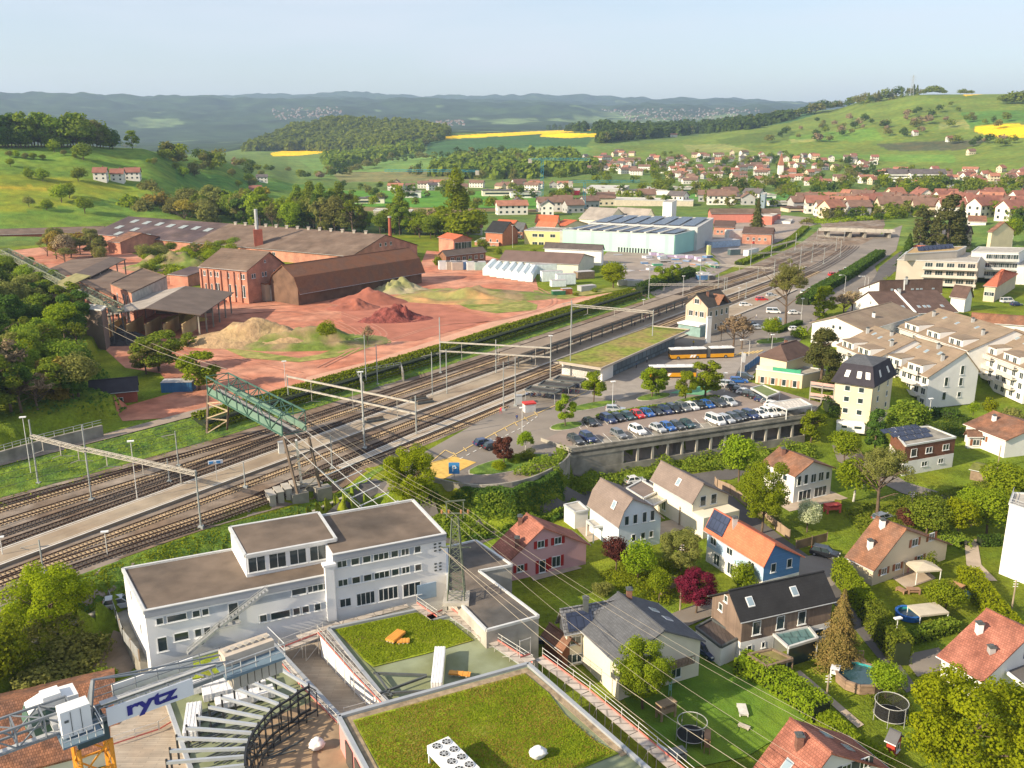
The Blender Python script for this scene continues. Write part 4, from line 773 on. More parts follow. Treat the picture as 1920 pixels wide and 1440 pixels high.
# bus station with green roof
SEDUM=mat("sedum_roof",(.20,.23,.03),1,.35,.7,bump=.1,bs=3,col2=(.27,.20,.07),n2=.12)
W_BAY=mat("blue_grey_panels",(.17,.22,.25),.6,.15,.2,pat=('brick',2.5,3.,.5))
r,q=flatb("long flat green roofed bus shelter building",[(1037,677),(1127,691),(1293,618),(1222,611)],4.6,4.15,mat("pale_fascia",(.55,.50,.42),.8),SEDUM,"bus station","bus_station",par=.3,trim=mat("fascia_trim",(.42,.36,.30),.8))
q2=[q[0].lerp(q[3],.06).lerp(q[1].lerp(q[2],.06),.06),q[0].lerp(q[3],.06).lerp(q[1].lerp(q[2],.06),.86),q[1].lerp(q[2],.88).lerp(q[0].lerp(q[3],.88),.14),q[0].lerp(q[3],.88).lerp(q[1].lerp(q[2],.88),.06)]
mb=MB();mb.prism([(v.x,v.y)for v in q2],0,4.16);mb.build("panel_wall",W_BAY,r)
wl0=q2[0];mb=MB();mb.prism([(v.x,v.y)for v in(q2[0]-(q2[1]-q2[0])*.02,q2[1]+(q2[1]-q2[0])*.05,q2[1].lerp(q2[2],.13)+(q2[1]-q2[0])*.05,q2[0].lerp(q2[3],.13))],0,4.15);mb.build("white_end_wall",W_WHITE,r)
# advertising pylon
t_=thing("clock_pylon","tall slim white information pylon by the bus","pylon",P(1327,643,0));p=P(1327,643,0);mb=MB();mb.box((p.x,p.y,0),(1.5,.7,zat(p,595)),.4);mb.build("column",WHITE,t_);mb=MB();mb.box((p.x,p.y,zat(p,595)),(1.7,.9,.25),.4);mb.build("cap",ALU,t_)
# island platform canopy
zc=4.2;a=thing("platform_canopy","long flat brown grey canopy on dark posts over the island platform","canopy",ST(250,131,.5));mb=MB()
cl=[ST(s,t,zc)for s,t in((199,134.6),(310,132.))];cr=[ST(s,t,zc)for s,t in((199,128.8),(310,126.6))]
mb.prism([(v.x,v.y)for v in(cl[0],cl[1],cr[1],cr[0])],zc,zc+.35);mb.build("roof",mat("canopy_felt",(.26,.205,.155),.95,.12,.3),a)
for i in range(17):
 for o_ in(.12,.9):
  s=201+i*6.7;tl=128.8+(126.6-128.8)*(s-199)/111;p=ST(s,tl+(1.2 if o_<.5 else 4.4),0)
  mb=MB();mb.box((p.x,p.y,.5),(.3,.3,zc-.5));mb.build("post",STEEL_D,a)
mb=MB();mb.bar(cr[0]+Vector((0,0,-.35)),cr[1]+Vector((0,0,-.35)),.2,.5);mb.bar(cl[0]+Vector((0,0,-.35)),cl[1]+Vector((0,0,-.35)),.2,.5);mb.build("beam",STEEL_D,a)
# bicycle shelters
for i,(pl_,lab)in enumerate([([(985,731),(1040,738),(1052,732),(995,724)],"front bicycle shelter with curved dark roof"),([(1010,722),(1066,727),(1078,721),(1020,714)],"middle bicycle shelter with curved dark roof"),([(1038,712),(1088,717),(1098,711),(1048,705)],"rear bicycle shelter next to the white wall")]):
 r,q=flatb(lab,pl_,2.6,2.45,STEEL_D,mat("dark_membrane",(.06,.055,.05),.8,.2),"bicycle shelter","bicycle_shelter",par=.1,trim=STEEL_D,group="bicycle shelters")
 mb=MB();[mb.box((p.x,p.y,.1),(.12,.12,2.4))for p in q];mb.build("posts",STEEL,r)
 # parking deck
DECK=px(0,(1015,828),(1071,848),(1513,783))
dk=thing("parking_deck","long concrete parking deck wall with open lower level","parking deck",(DECK[1].x,DECK[1].y,-6))
mb=MB();A_,B_=DECK[1],DECK[2];d=(B_-A_).normalized();n=Vector((-d.y,d.x,0));L_=(B_-A_).length
mb.prism([(v.x,v.y)for v in(A_,B_,B_+n*.3,A_+n*.3)],-1.3,.85);mb.prism([(v.x,v.y)for v in(A_+n*.06,B_+n*.06,B_+n*.4,A_+n*.4)],-7,-4.2)
mb.bar(A_+Vector((0,0,.1))-d*0-n*.05,B_+Vector((0,0,.1))-n*.05,.12,.35);mb.prism([(v.x,v.y)for v in(DECK[0],A_,A_+n*.3,DECK[0]+n*.3)],-1.3,.8)
mb.prism([(v.x,v.y)for v in(A_+n*.1,A_+d*12+n*.1,A_+d*12+n*.5,A_+n*.5)],-7,-1.25)
mb.build("wall",CONC_D,dk)
for i in range(14):p=A_+d*(12+(L_-12)*i/13);mb=MB();mb.box((p.x+n.x*.3,p.y+n.y*.3,-4.3),(.5,.4,3.1),math.atan2(d.y,d.x));mb.build("pillar",CONC,dk)
mb=MB();mb.prism([(v.x,v.y)for v in(A_+n*7+d*12,B_+n*7,B_+n*7.3,A_+n*7.3+d*12)],-6.5,-.1);mb.prism([(v.x,v.y)for v in(A_+n*.4,B_+n*.4,B_+n*7,A_+n*7)],-4.6,-4.4);mb.build("lower_deck",CONC_D,dk)
mb=MB();dp=[(DECK[0].x,DECK[0].y),(A_.x,A_.y),(B_.x,B_.y),(P(1540,757).x,P(1540,757).y),(P(1400,725).x,P(1400,725).y),(P(1060,800).x,P(1060,800).y)];mb.prism(dp,-.6,.06);mb.build("slab",CONC_D,dk)
# ramp and curved retaining wall
rl=spline(px(-.5,(752,900),(800,905),(850,917),(905,922),(960,917),(1010,902),(1055,878),(1068,862)),2.)
mb=MB();[mb.bar(Vector((a.x,a.y,-2.6)),Vector((b.x,b.y,-2.6)),.35,7.)for a,b in zip(rl,rl[1:])];tag(mb.build("retaining_wall",CONC_D),"pale curved retaining wall below the ramp","wall")
drape("ramp",px(-.3,(895,880),(935,893),(990,885),(1030,868),(1060,850),(1064,870),(1010,900),(955,912),(880,910)),mat("ramp_asphalt",(.24,.19,.15),.95,.15,.3),.16,2,label="curving ramp down to the lower parking level",cat="ramp")
# ---------------------------------------------------------------- brickworks and industry
Y=2.5
r,g=house("tall red brick mill with tan gabled roof",(415,465),(506,472),(472,509),17.5,12,Y,BRICK,FIB,E2=(547,496),cat="factory",name="brick_mill",over=.7,og=.7,wins=[('+',[(f,9.6,.9,1.8,0)for f in(.07,.11,.22,.31,.37,.41,.56,.60,.71,.83,.88,.93)]+[(f,4.2,1.,4.4,0)for f in(.33,.38,.57,.62,.74,.87,.92)]+[(f,4.8,.9,2.2,0)for f in(.09,.13,.22)]),('B',[(f,9.6,.9,1.7,0)for f in(.14,.2,.42,.5,.75,.82,.9)]+[(.5,14.2,.9,1.,0)])])
a,u,n,L_,cor=g['a'],g['u'],g['n'],r['_L'],g['cor'];mb=MB()
for i in range(8):p=cor[('A',1)].lerp(cor[('B',1)],i/7);mb.box((p.x+n.x*.15,p.y+n.y*.15,Y),(.7,.7,11.2),math.atan2(u.y,u.x))
mb.build("pilasters",BRICK,r)
house("low dark roofed brick shed left of the mill",(355,500),(392,503),(382,520),6,4.5,Y,BRICK,FIBD,cat="shed",name="shed")
r,_=flatb("pale plank lean-to at the corner of the mill",[(474,527),(497,533),(520,529),(497,523)],Y+6.5,Y,mat("pale_boards",(.42,.36,.27),.9,.1,.5,pat=('brick',.4,9,.15)),RUST,"lean-to","lean_to",par=.2,trim=RUST)
r,g=house("long rust brown roofed drying shed with dark skirt roof",(528,497),(766,464),(570,531),14,4.4,Y,mat("brown_wall",(.15,.09,.06),.95,.3,.3),RUST,eB=False,cat="shed",name="drying_shed",gambrel=(.68,.60),over=1.6)
a,b,u,n,Wd,L_=g['a'],g['b'],g['u'],g['n'],g['Wd'],r['_L'];k=g['zr']-g['ze']
mb=MB();m1=a+n*Wd*.69;m2=b+n*Wd*.69;m1.z=m2.z=g['ze']+k*.59+.12;e1=a+n*(Wd+.1);e2=b+n*(Wd+.1);e1.z=e2.z=g['ze']+.05;mb.slab([m1,m2,e2,e1],.3);mb.build("skirt_roof",DKROOF,r)
for i in range(19):
 p=g['cor'][('A',1)].lerp(g['cor'][('B',1)],i/18)+n*.25;mb=MB();mb.box((p.x,p.y,Y),(.5,.5,4.6),math.atan2(u.y,u.x));mb.build("pier",BRICK if i%2 else CONC,r)
r,g=house("vast plum and grey roofed brickworks hall with ridge vents",(240,406),(724,440),(191,440),13,5.5,Y,BRICK,FIBD,E2=None,eB=False,cat="factory",name="factory_hall",over=.8,wins=[('+',[(f,3.4,2.,1.6,1)for f in(.05,.1,.15,.2,.6,.63,.66,.7,.74)]),('B',[(f,4.5,1.5,1.6,0)for f in(.2,.3,.4,.5,.6,.7,.8)]+[(f,8.5,1.4,1.6,0)for f in(.42,.5,.58)])])
a,b,u,n,Wd,L_,k=g['a'],g['b'],g['u'],g['n'],g['Wd'],r['_L'],g['zr']-g['ze']
def rp(uf,wf,lift):p=a+u*L_*uf+n*Wd*wf;p.z=g['zr']-k*wf+lift;return p
for s_,m_,nm in((.44,FIB,"grey_roof_part"),):mb=MB();mb.slab([rp(s_,0,.12),rp(1,0,.12),rp(1,1.,.12),rp(s_,1.,.12)],.2);o=mb.build(nm,m_,r)
for i,(uf,wf)in enumerate([(.06,.15),(.12,.18),(.18,.2),(.235,.24),(.29,.25),(.345,.26),(.40,.3),(.05,.5),(.13,.55),(.10,.8),(.22,.8)]):
 mb=MB();mb.slab([rp(uf,wf,.25),rp(uf+.022,wf,.25),rp(uf+.022,wf+.16,.25),rp(uf,wf+.16,.25)],.1);mb.build("roof_light",mat("roof_light",(.30,.34,.34),.5,.1),r)
for i in range(13):p=rp(.47+i*.039,.03,0);mb=MB();mb.box((p.x,p.y,p.z-.3),(1.2,1.2,1.6));mb.box((p.x,p.y,p.z+1.3),(1.7,1.7,.2));mb.build("vent",mat("pale_vent",(.50,.45,.38),.8),r)
# brick stack with steel flue
t_=thing("chimney_stack","square brick stack with slim steel flue above the brickworks hall","chimney",P(487,484,Y));p=P(487,484,Y);zb=zat(p,430);mb=MB();mb.box((p.x,p.y,Y),(4.2,4.2,zb-Y),.3);mb.build("stack",BRICKR,t_)
mb=MB();mb.tube((p.x-.3,p.y,zb),(p.x-.3,p.y,zat(p,392)),.85,n=10);mb.build("flue",STEEL,t_)
t_=thing("chimney_stack","thin brown chimney right of the brickworks hall","chimney",P(732,455,Y));p=P(732,455,Y);mb=MB();mb.tube((p.x,p.y,Y),(p.x,p.y,zat(p,408)),1.1,.8,n=10);mb.build("shaft",BRICKR,t_);mb=MB();z_=zat(p,408);mb.tube((p.x,p.y,z_),(p.x,p.y,z_+.8),1.1,n=10);mb.build("rim",CONC,t_)
house("long low tan roof at the far left edge",(-60,431),(196,424),(-60,442),6.5,4.5,Y,BRICKR,FIB,eB=False,cat="shed",name="shed")
house("small orange brown gabled brick house beside the brickworks hall",(240,435),(266,437),(228,455),9.5,6,Y,BRICK,T_BROWN,eB=False)
# open sheds on the left
def openshed(label,rA,rB,e1,e2,z_r,z_e,m1,m2,posts=5):
 a,b=P(*rA,z_r),P(*rB,z_r);u=(b-a).normalized();n=Vector((-u.y,u.x,0));E1,E2=P(*e1,z_e),P(*e2,z_e);w1=(E1-a).dot(n);w2=(E2-a).dot(n)
 t_=thing("open_shed",label,"shed",((a.x+b.x)/2,(a.y+b.y)/2,Y));o=[]
 for w,m_,nm in((w1,m1,"roof"),(w2,m2,"roof")):
  x,y=a+n*w,b+n*w;x.z=y.z=z_e;mb=MB();mb.slab([a,b,y,x],.25);mb.build(nm,m_,t_);o+=[x,y]
 mb=MB()
 for w in(w1,w2):
  for i in range(posts):q=a.lerp(b,(i+.15)/(posts-.7))+n*w*.93;mb2=MB();mb2.box((q.x,q.y,Y),(.4,.4,z_e-Y));mb2.build("post",CONC_D,t_)
 return t_,a,b,u,n,w1,w2
openshed("open shed with tan and brown roof at the top of the shed row",(208,481),(135,515),(178,468),(229,489),Y+9,Y+8,FIB,mat("brown_fibre",(.14,.105,.085),.95,.2,.2))
t_,a,b,u,n,w1,w2=openshed("open sided storage shed with dark brown roof nearest the sand heap",(348,536),(272,577),(317,531),(421,560),Y+9.5,Y+7.2,FIBL,mat("brown_fibre",(.14,.105,.085)),posts=6)
for i in range(5):q=b.lerp(a,.0)+n*(w1+(w2-w1)*(i+.1)/5.2);mb=MB();q2=q+(a-b)*.35;mb.prism([(v.x,v.y)for v in(q,q+n*.4,q2+n*.4,q2)],Y,Y+4.4);mb.build("bay_wall",mat("sandy_wall",(.45,.33,.17),.9,.2,.3),t_)
mb=MB();q=a+n*w1*.9;q2=a+n*w2*.5;mb.prism([(v.x,v.y)for v in(q,q2,q2-u*.4,q-u*.4)],Y,Y+5);mb.build("rear_wall",CONC,t_)
r,q=flatb("low tan roofed link building of the shed row",[(150,528),(201,503),(240,517),(212,556)],Y+7,Y+.1,BRICK,FIB,"shed","shed",par=.2,trim=FIB)
r,q=flatb("tall shed block with pink brick front and grey end wall",[(207,532),(267,503),(312,518),(246,549)],Y+10.5,Y,BRICK,FIB,"shed","shed_block",par=.3,trim=FIB)
mb=MB();o_=Vector((.05,-.12,0));mb.prism([(v.x,v.y)for v in(q[3]+o_,q[2]+o_,q[2]+o_*2.5,q[3]+o_*2.5)],Y+4.5,Y+10.2);mb.build("grey_end_wall",CONC,r)
wall_windows(r,q[0],q[3],[(.3,Y+6.5,1.4,3.5,1),(.3,Y+2.2,1.4,2,1),(.62,Y+5,1.6,8,0),(.8,Y+5,1.4,8,0)])
r,q=flatb("tall pale concrete silo under the conveyor",[(157,578),(190,582),(199,575),(166,571)],Y+11.5,Y,pl("silo_pink",(.20,.15,.12)),CONC,"silo","silo",par=.3)
r,q=flatb("small pinkish concrete cabin at the forest edge",[(130,582),(146,583),(150,580),(134,579)],Y+6.5,Y+1,pl("silo_pink",(.20,.15,.12)),CONC,"cabin","cabin",par=.2)
r,g=house("small dark roofed brick hut beside the wooded slope",(165,714),(258,706),(196,738),6.4,3.8,1.5,BRICKR,T_MANS,eB=False,cat="hut",name="hut",over=.6,wins=[('+',[(.2,1.6,1.6,1.6,1),(.6,1.4,1.6,2.,0)])])
# container
def cont(p,s,rz,m_,lab,cat="container",name="container",group=None):
 t_=thing(name,lab,cat,p,rz,group);mb=MB();mb.box((0,0,.1),s);
 for i in range(int(s[0]/.6)):
  for y_ in(-s[1]/2,s[1]/2):mb.box((-s[0]/2+.3+i*.6,y_,.15),(.22,.08,s[2]-.1))
 mb.build("body",m_,t_,local=True);mb=MB();mb.box((0,0,s[2]+.1),(s[0]+.1,s[1]+.1,.08));mb.build("lid",mat("faded_lid",(.42,.40,.40),.8,.15),t_,local=True)
 mb=MB();mb.box((s[0]/2+.03,0,.2),(.06,s[1]*.9,s[2]-.2));mb.build("door",m_,t_,local=True);return t_
cont(P(336,737,1.8),(7.2,3.6,3.),.1,mat("blue_steel",(.03,.12,.26),.6,.15,.6),"blue steel container at the edge of the clay yard")
# conveyor bridge on the left (old green lattice)
M_OLDG=mat("old_green_steel",(.17,.19,.13),.7,.25,.5)
def truss(mb,A,B,w,h,n,r_=.11,deck=None):
 A,B=Vector(A),Vector(B);d=(B-A);u=d.normalized();s=u.cross(Vector((0,0,1))).normalized();up=Vector((0,0,1))
 def pt(i,sx,sz):return A+d*(i/n)+s*(w/2*sx)+up*(h*sz)
 for sx in(-1,1):
  for sz in(0,1):mb.bar(pt(0,sx,sz),pt(n,sx,sz),r_*2,r_*2)
  for i in range(n+1):
   mb.bar(pt(i,sx,0),pt(i,sx,1),r_*1.3)
   if i<n:mb.bar(pt(i,sx,i%2),pt(i+1,sx,(i+1)%2),r_*1.2)
 for i in range(n+1):
  for sz in(0,1):mb.bar(pt(i,-1,sz),pt(i,1,sz),r_*1.3)
  if i<n:mb.bar(pt(i,-1,1),pt(i+1,1,1),r_)
 return pt
A_=P(8,475,17.5);B_=P(222,585,12.5);t_=thing("conveyor_bridge","long pale green lattice conveyor on thin legs above the sheds","conveyor",(B_.x,B_.y,Y));mb=MB();truss(mb,A_,B_,3.2,1.8,34,.12);mb.build("truss",M_OLDG,t_)
mb=MB();mb.bar(A_+Vector((0,0,.15)),B_+Vector((0,0,.15)),2.2,.12);mb.build("walkway",mat("old_deck",(.30,.28,.17),.9,.2),t_)
for f in(.12,.3,.45,.55,.66,.78,.9,.99):
 q=A_.lerp(B_,f);mb=MB();[mb.bar((q.x+s*1.8,q.y,tz(q.x,q.y)),(q.x+s*1.2,q.y,q.z),.32)for s in(-1,1)];mb.bar((q.x-1.5,q.y,q.z*.5),(q.x+1.5,q.y,q.z*.5),.2);mb.build("leg",STEEL_D,t_)
q=A_.lerp(B_,.70);mb=MB();mb.slab([q+Vector((-6,-2,2.6)),q+Vector((1,-7,2.6)),q+Vector((5,0,4.8)),q+Vector((-2,5,4.8))],.3);mb.build("hood_roof",mat("mossy_roof",(.24,.22,.10),.95,.2),t_)
# --- green footbridge-like conveyor over the tracks
M_GRN=mat("green_steel",(.055,.125,.095),.6,.12,.6);M_GRNP=mat("green_panel",(.13,.215,.165),.7,.1,.6)
fa=P(410,735,10.6);fb=P(552,812,10.6);zt=4.
t_=thing("conveyor_bridge","green lattice conveyor bridge crossing high over the railway tracks","bridge",(fb.x,fb.y,0));mb=MB();fn=truss(mb,fa,fb,4.6,3.7,7,.12);mb.build("truss",M_GRN,t_)
mb=MB();d=(fb-fa).normalized();s=d.cross(Vector((0,0,1)))
for sx in(-1,1):o_=s*2.15*sx;mb.bar(fa+o_+Vector((0,0,.75)),fb+o_+Vector((0,0,.75)),.08,1.5)
mb.build("side_panel",M_GRNP,t_);mb=MB();mb.bar(fa+Vector((0,0,.1)),fb+Vector((0,0,.1)),2.6,.15);mb.bar(fa+Vector((0,0,.45)),fb+Vector((0,0,.45)),.9,.25,1);mb.build("belt_deck",[mat("belt_brown",(.20,.16,.13),.9,.2),mat("belt_grey",(.33,.31,.28),.9)],t_)
for(tp,bt)in[((532,822),(559,930)),((579,820),(601,917)),((555,825),(566,912)),((390,728),(388,812)),((429,752),(426,805))]:
 b_=P(*bt,0 if bt[0]>500 else 1.5);q=P(*tp,10.6);mb=MB();mb.bar(b_,q,.38);mb.build("leg",mat("brown_leg",(.16,.12,.09),.8)if tp[0]!=555 else ALU,t_)
mb=MB();L1=[P(388,812,1.5),P(426,805,1.5)];T1=[P(390,728,10.6),P(429,752,10.6)]
for k in range(3):f0,f1=k/3,(k+1)/3;mb.bar(L1[0].lerp(T1[0],f0),L1[1].lerp(T1[1],f1),.22);mb.bar(L1[0].lerp(T1[0],f1),L1[1].lerp(T1[1],f1),.22)
mb.build("bracing",mat("tan_brace",(.42,.33,.22),.8),t_);mb=MB()
L2=[P(559,930,0),P(601,917,0)];T2=[P(532,822,10.6),P(579,820,10.6)]
for k in range(4):f0,f1=k/4,(k+1)/4;mb.bar(L2[0].lerp(T2[0],f0),L2[1].lerp(T2[1],f1),.12);mb.bar(L2[1].lerp(T2[1],f0),L2[0].lerp(T2[0],f1),.12)
mb.build("bracing",mat("tan_brace",(.42,.33,.22),.8),t_)
for q,s_ in((P(560,930,-.3),3.),(P(605,920,-.3),2.8),(P(578,912,-.3),4.5)):mb=MB();mb.box((q.x,q.y,-2.5),(s_,s_*.7,3.),.6);mb.build("footing",CONC_D,t_)
for i in range(4):
 q=P(508+i*15,938-i*6,0);t2=thing("concrete_block",["leftmost grey concrete block beside the track","second grey concrete block beside the track","third grey concrete block next to the bridge legs","grey concrete block touching the bridge footing"][i],"block",(q.x,q.y,-1.2));mb=MB();mb.box((q.x,q.y,-1.2),(1.1,3,2.6),.5);mb.box((q.x,q.y,1.4),(1.3,3.2,.12),.5);mb.build("block",CONC,t2)
 # cables and the hanging safety net from the bridge
M_CAB=mat("cable",(.38,.38,.36),.5,.05,metal=.4)
fe=P(700,985,3.);t_=thing("cable_net","hanging safety net on cables between bridge and office roof","net",(fe.x,fe.y,3));mb=MB()
for sx in(-2.2,0,2.2):mb.tube(fb+s*sx,Vector((fe.x,fe.y,6))+s*sx*1.4+d*8,.07,n=4)
mb.build("cable",M_CAB,t_)
for i in range(7):
 f=.42+i*.08;q=fb.lerp(Vector((fe.x,fe.y,6))+d*8,f);mb=MB();mb.bar(q-s*3.6+Vector((0,0,-.2)),q+s*1.5-Vector((0,0,1)),.14);mb.bar(q+s*1.5-Vector((0,0,1)),q+s*3.2+Vector((0,0,.8)),.14);mb.build("strut",ALU,t_)
 # --- heaps
def heap(label,c,rx,ry,h,m_,seed,rough=.25,rz=0.,name="soil_heap",pit=0.,sub=44,power=1.2):
 n_=sub;g_=np.linspace(-1,1,n_);XX,YY=np.meshgrid(g_,g_);Rr=np.hypot(XX,YY);
 base=np.clip(1-Rr,0,None)**power*(1. if power>=1 else 1.)
 wx=XX*rx;wy=YY*ry;no=vnoise(wx+seed*13,wy+7,max(rx,ry)*.35,seed)*1.2+vnoise(wx,wy+seed,max(rx,ry)*.13,seed+1)*.7+vnoise(wx,wy,.8,seed+2)*.25
 ZZ=h*base*(1+no*rough*2.2)+np.clip(1-Rr,0,1)*no*rough*h*.8
 if pit:ZZ=np.where((wy<-ry*.05),ZZ*(1-pit*smooth(.75,.45,Rr)*smooth(.0,.25,-YY)),ZZ)
 ZZ=np.where(Rr<1,np.maximum(ZZ,.02),-.3)
 V=np.stack([wx,wy,ZZ],-1).reshape(-1,3);idx=np.arange(n_*n_).reshape(n_,n_);Fc=np.stack([idx[:-1,:-1],idx[:-1,1:],idx[1:,1:],idx[1:,:-1]],-1).reshape(-1,4)
 o=link(name,npmesh(name,V,Fc,m_,True));o.location=(c.x,c.y,Y+.08);o.rotation_euler=(0,0,rz);return tag(o,label,"heap")
M_SAND=mat("sand",(.37,.245,.135),1,.3,.5,bump=.35,bs=1.,col2=(.40,.28,.14),n2=.15);M_REDS=mat("red_soil",(.30,.105,.07),1,.18,.3,bump=.08,bs=1.5);M_DRED=mat("dark_red_rubble",(.20,.055,.045),1,.4,.8,bump=.4,bs=2)
M_OCH=mat("ochre_earth",(.46,.25,.11),1,.25,.3,bump=.15,bs=1.5,col2=(.25,.24,.08),n2=.08);M_MOSS=mat("grassy_earth",(.14,.19,.03),1,.35,.25,bump=.15,bs=1.5,col2=(.26,.19,.10),n2=.12)
heap("large pale sand heap in the middle of the yard",P(478,638,Y),25,12,6.,M_SAND,3,.22,.05)
heap("grassy eastern end of the sand heap with a dark cut face",P(580,642,Y),25,12,5.,M_MOSS,5,.3,.1,pit=.75)
heap("smooth conical dark red clay heap",P(692,566,Y),15,9,5.,M_REDS,8,.10,0)
heap("low spur of red clay beside the conical heap",P(662,578,Y),10,6,3.,M_REDS,9,.3,.2)
heap("jagged pile of dark red brick rubble",P(742,600,Y),13,6,3.,M_DRED,12,.75,.25)
heap("ochre earth pit with grassy rim",P(858,560,Y),26,13,3.6,M_OCH,15,.3,-.1,pit=.8)
heap("grassy mound behind the ochre pit",P(895,553,Y),32,13,3.,M_MOSS,17,.3,-.15)
heap("pale weedy earth mound beside the drying shed",P(745,545,Y),13,10,4.5,mat("pale_earth",(.42,.35,.22),1,.25,.3,bump=.1,col2=(.25,.25,.1),n2=.15),19,.3)
heap("bushy earth mound behind the shed row",P(330,500,Y),24,18,8,M_MOSS,23,.3)
heap("dark heap of coal grey soil below the conveyor",P(237,640,Y),8,7,3.6,mat("coal",(.05,.045,.045),1,.3,.5),29,.3)
heap("grey gravel heap at the forest edge",P(95,575,Y),12,10,7,mat("grey_gravel",(.24,.21,.18),1,.2,.4,bump=.05),31,.15)
heap("yellow sand heap inside the open shed",P(345,600,Y),8,5,3,mat("yellow_sand",(.50,.36,.08),1,.2,.4),33,.2)
# --- white wrapped boats and white containers
M_WRAP=mat("white_wrap",(.70,.76,.76),.5,.1,1.2)
def wrapped(p,rz,L_,lab):
 t_=thing("wrapped_stack",lab,"wrapped stack",p,rz,"white wrapped stacks in the storage yard");mb=MB()
 prof=[(-1.5,.3),(1.5,.3),(1.6,3.2),(.7,4.3),(-.7,4.3),(-1.6,3.2)];k=int(L_/2.4)
 for i in range(k):
  x0=-L_/2+i*L_/k;x1=x0+L_/k-.12;vs=[(x0,y,z)for y,z in prof]+[(x1,y,z)for y,z in prof];m_=len(prof)
  mb.add(vs,[tuple(range(m_))[::-1],tuple(range(m_,2*m_))]+[(j,(j+1)%m_,m_+(j+1)%m_,m_+j)for j in range(m_)])
 mb.build("wrap",M_WRAP,t_,local=True);mb=MB();mb.box((0,0,.0),(L_,2.4,.3));mb.build("pallet",WOOD,t_,local=True);return t_
hd=math.atan2(P(925,503,Y).y-P(908,521,Y).y,P(925,503,Y).x-P(908,521,Y).x)
ordn=["leftmost","second from the left","third from the left","fourth from the left","fifth from the left","sixth from the left","seventh from the left","rightmost"]
for i in range(7):wrapped(P(919+i*13.,510+i*1.9,Y),hd,25+(i%3),f"{ordn[i] if i < 6 else ordn[7]} long white wrapped stack in the storage yard")
for i,(x,y,lx,lab)in enumerate([(1020,513,12,"white container behind the front row"),(1034,527,9,"white container touching the grass corner"),(1052,511,10,"white container beside the grey shed wall"),(1046,537,6,"short low white container in front"),(1060,533,8,"white container nearest the weeds")]):
 cont(P(x,y,Y),(lx,3,4.2 if i!=3 else 2.5),.25,M_WRAP,lab)
for x,y,s_,c,lab in[(1250,497,(5,4,3.5),(.55,.45,.62),"a"),(1272,498,(5,4,3.5),(.55,.45,.62),"b"),(1290,500,(3,3,4),(.55,.45,.62),"c"),(1306,503,(3,3,4),(.55,.45,.62),"d"),(1236,496,(3,3,4),(.55,.45,.62),"e"),(1222,494,(3.5,3,4),(.55,.45,.62),"f")]:
 cont(P(x+2,y-6,0),s_,.2,mat("lilac_wrap",c,.6,.1),"lilac wrapped pallet in the row before the green hall","pallet","wrapped_pallet","lilac wrapped pallets")
rr_=random.Random(5)
for i in range(70):
 x=rr_.uniform(1150,1345);y=484+(x-1165)*.05+rr_.uniform(0,34);c=rr_.choice([(.75,.75,.73),(.65,.66,.64),(.12,.12,.11),(.10,.22,.42),(.45,.20,.10),(.7,.7,.75),(.08,.30,.18)])
 if x>1262 and y<492:continue
 cont(P(x,y,0),(rr_.uniform(2,5),rr_.uniform(1.5,3.2),rr_.uniform(1.4,3.6)),rr_.uniform(0,1),mat(f"stock_{int(c[0]*100)}{int(c[2]*100)}",c,.8,.2,1),{75:"white",65:"pale grey",12:"black",10:"blue",45:"rusty",70:"bluish white",8:"green"}[int(c[0]*100)]+" stack of building material in the builders yard","pallet","pallet_stack","building material stacks in the yard")
r=cont(P(1262,499,0)+Vector((0,-3,0)),(26,2.5,.6),-.12,mat("green_sheet",(.05,.45,.28),.6),"long flat green tarpaulin bundle in the builders yard","bundle","bundle")
cont(P(1352,462,0),(22,8,3.5),.55,mat("blue_white_wrap",(.40,.50,.62),.5,.2,.8),"blue and white wrapped insulation stack beside the factory","bundle","bundle")
cont(P(1395,450,0),(22,7,6),.15,mat("white_rack",(.62,.60,.56),.6,.15),"white racked goods before the brown brick shed","rack","storage_rack")
cont(P(1408,478,0),(13,2.8,3),.9,WHITE,"long white trailer parked beside the grass strip","trailer","trailer")
cont(P(1376,478,0),(6,3,3),.3,mat("dark_machine",(.08,.12,.13),.6),"dark machine by the wrapped insulation","machine","machine")
cont(P(1328,486,0),(1.6,1.6,7),.3,mat("yellow_green",(.5,.52,.2),.6),"narrow yellow green silo post at the yard gate","post","silo_post")
for x,y,lab in[(1173,535,"left grey tipper trailer on the grass"),(1190,536,"right grey tipper trailer on the grass")]:cont(P(x,y,Y),(6.5,2.6,2.2),.1,mat("trailer_grey",(.45,.44,.38),.7,.15),lab,"trailer","trailer")
cont(P(1095,522,Y),(8,4,3),.4,WOOD,"brown timber stack with green cover beside the grey shed","stack","timber_stack");cont(P(1047,553,Y),(5,2.4,1.6),.2,mat("dkgreen_bin",(.03,.13,.06),.6),"dark green skip on the grass","skip","skip");cont(P(1062,552,Y),(4,2.4,2.2),.3,mat("rusty_bin",(.35,.12,.05),.7),"rusty orange skip on the grass","skip","skip");cont(P(1100,545,Y),(7,3,2),.5,STEEL,"grey steel frames stacked on the grass","stack","steel_stack")
for i,(x,c)in enumerate([(842,(.42,.36,.3)),(852,(.45,.38,.32)),(862,(.12,.22,.42)),(880,(.6,.62,.6)),(828,(.65,.65,.64)),(895,(.35,.45,.40))]):cont(P(x+5,505+(i%2),Y),(5,4,3.6),.2,mat(f"cont_{i}",c,.7,.1),["tan container left of the wrapped stacks","second tan container left of the wrapped stacks","blue container left of the wrapped stacks","white container left of the wrapped stacks","white container by the brick house row","green covered boat left of the wrapped stacks"][i])
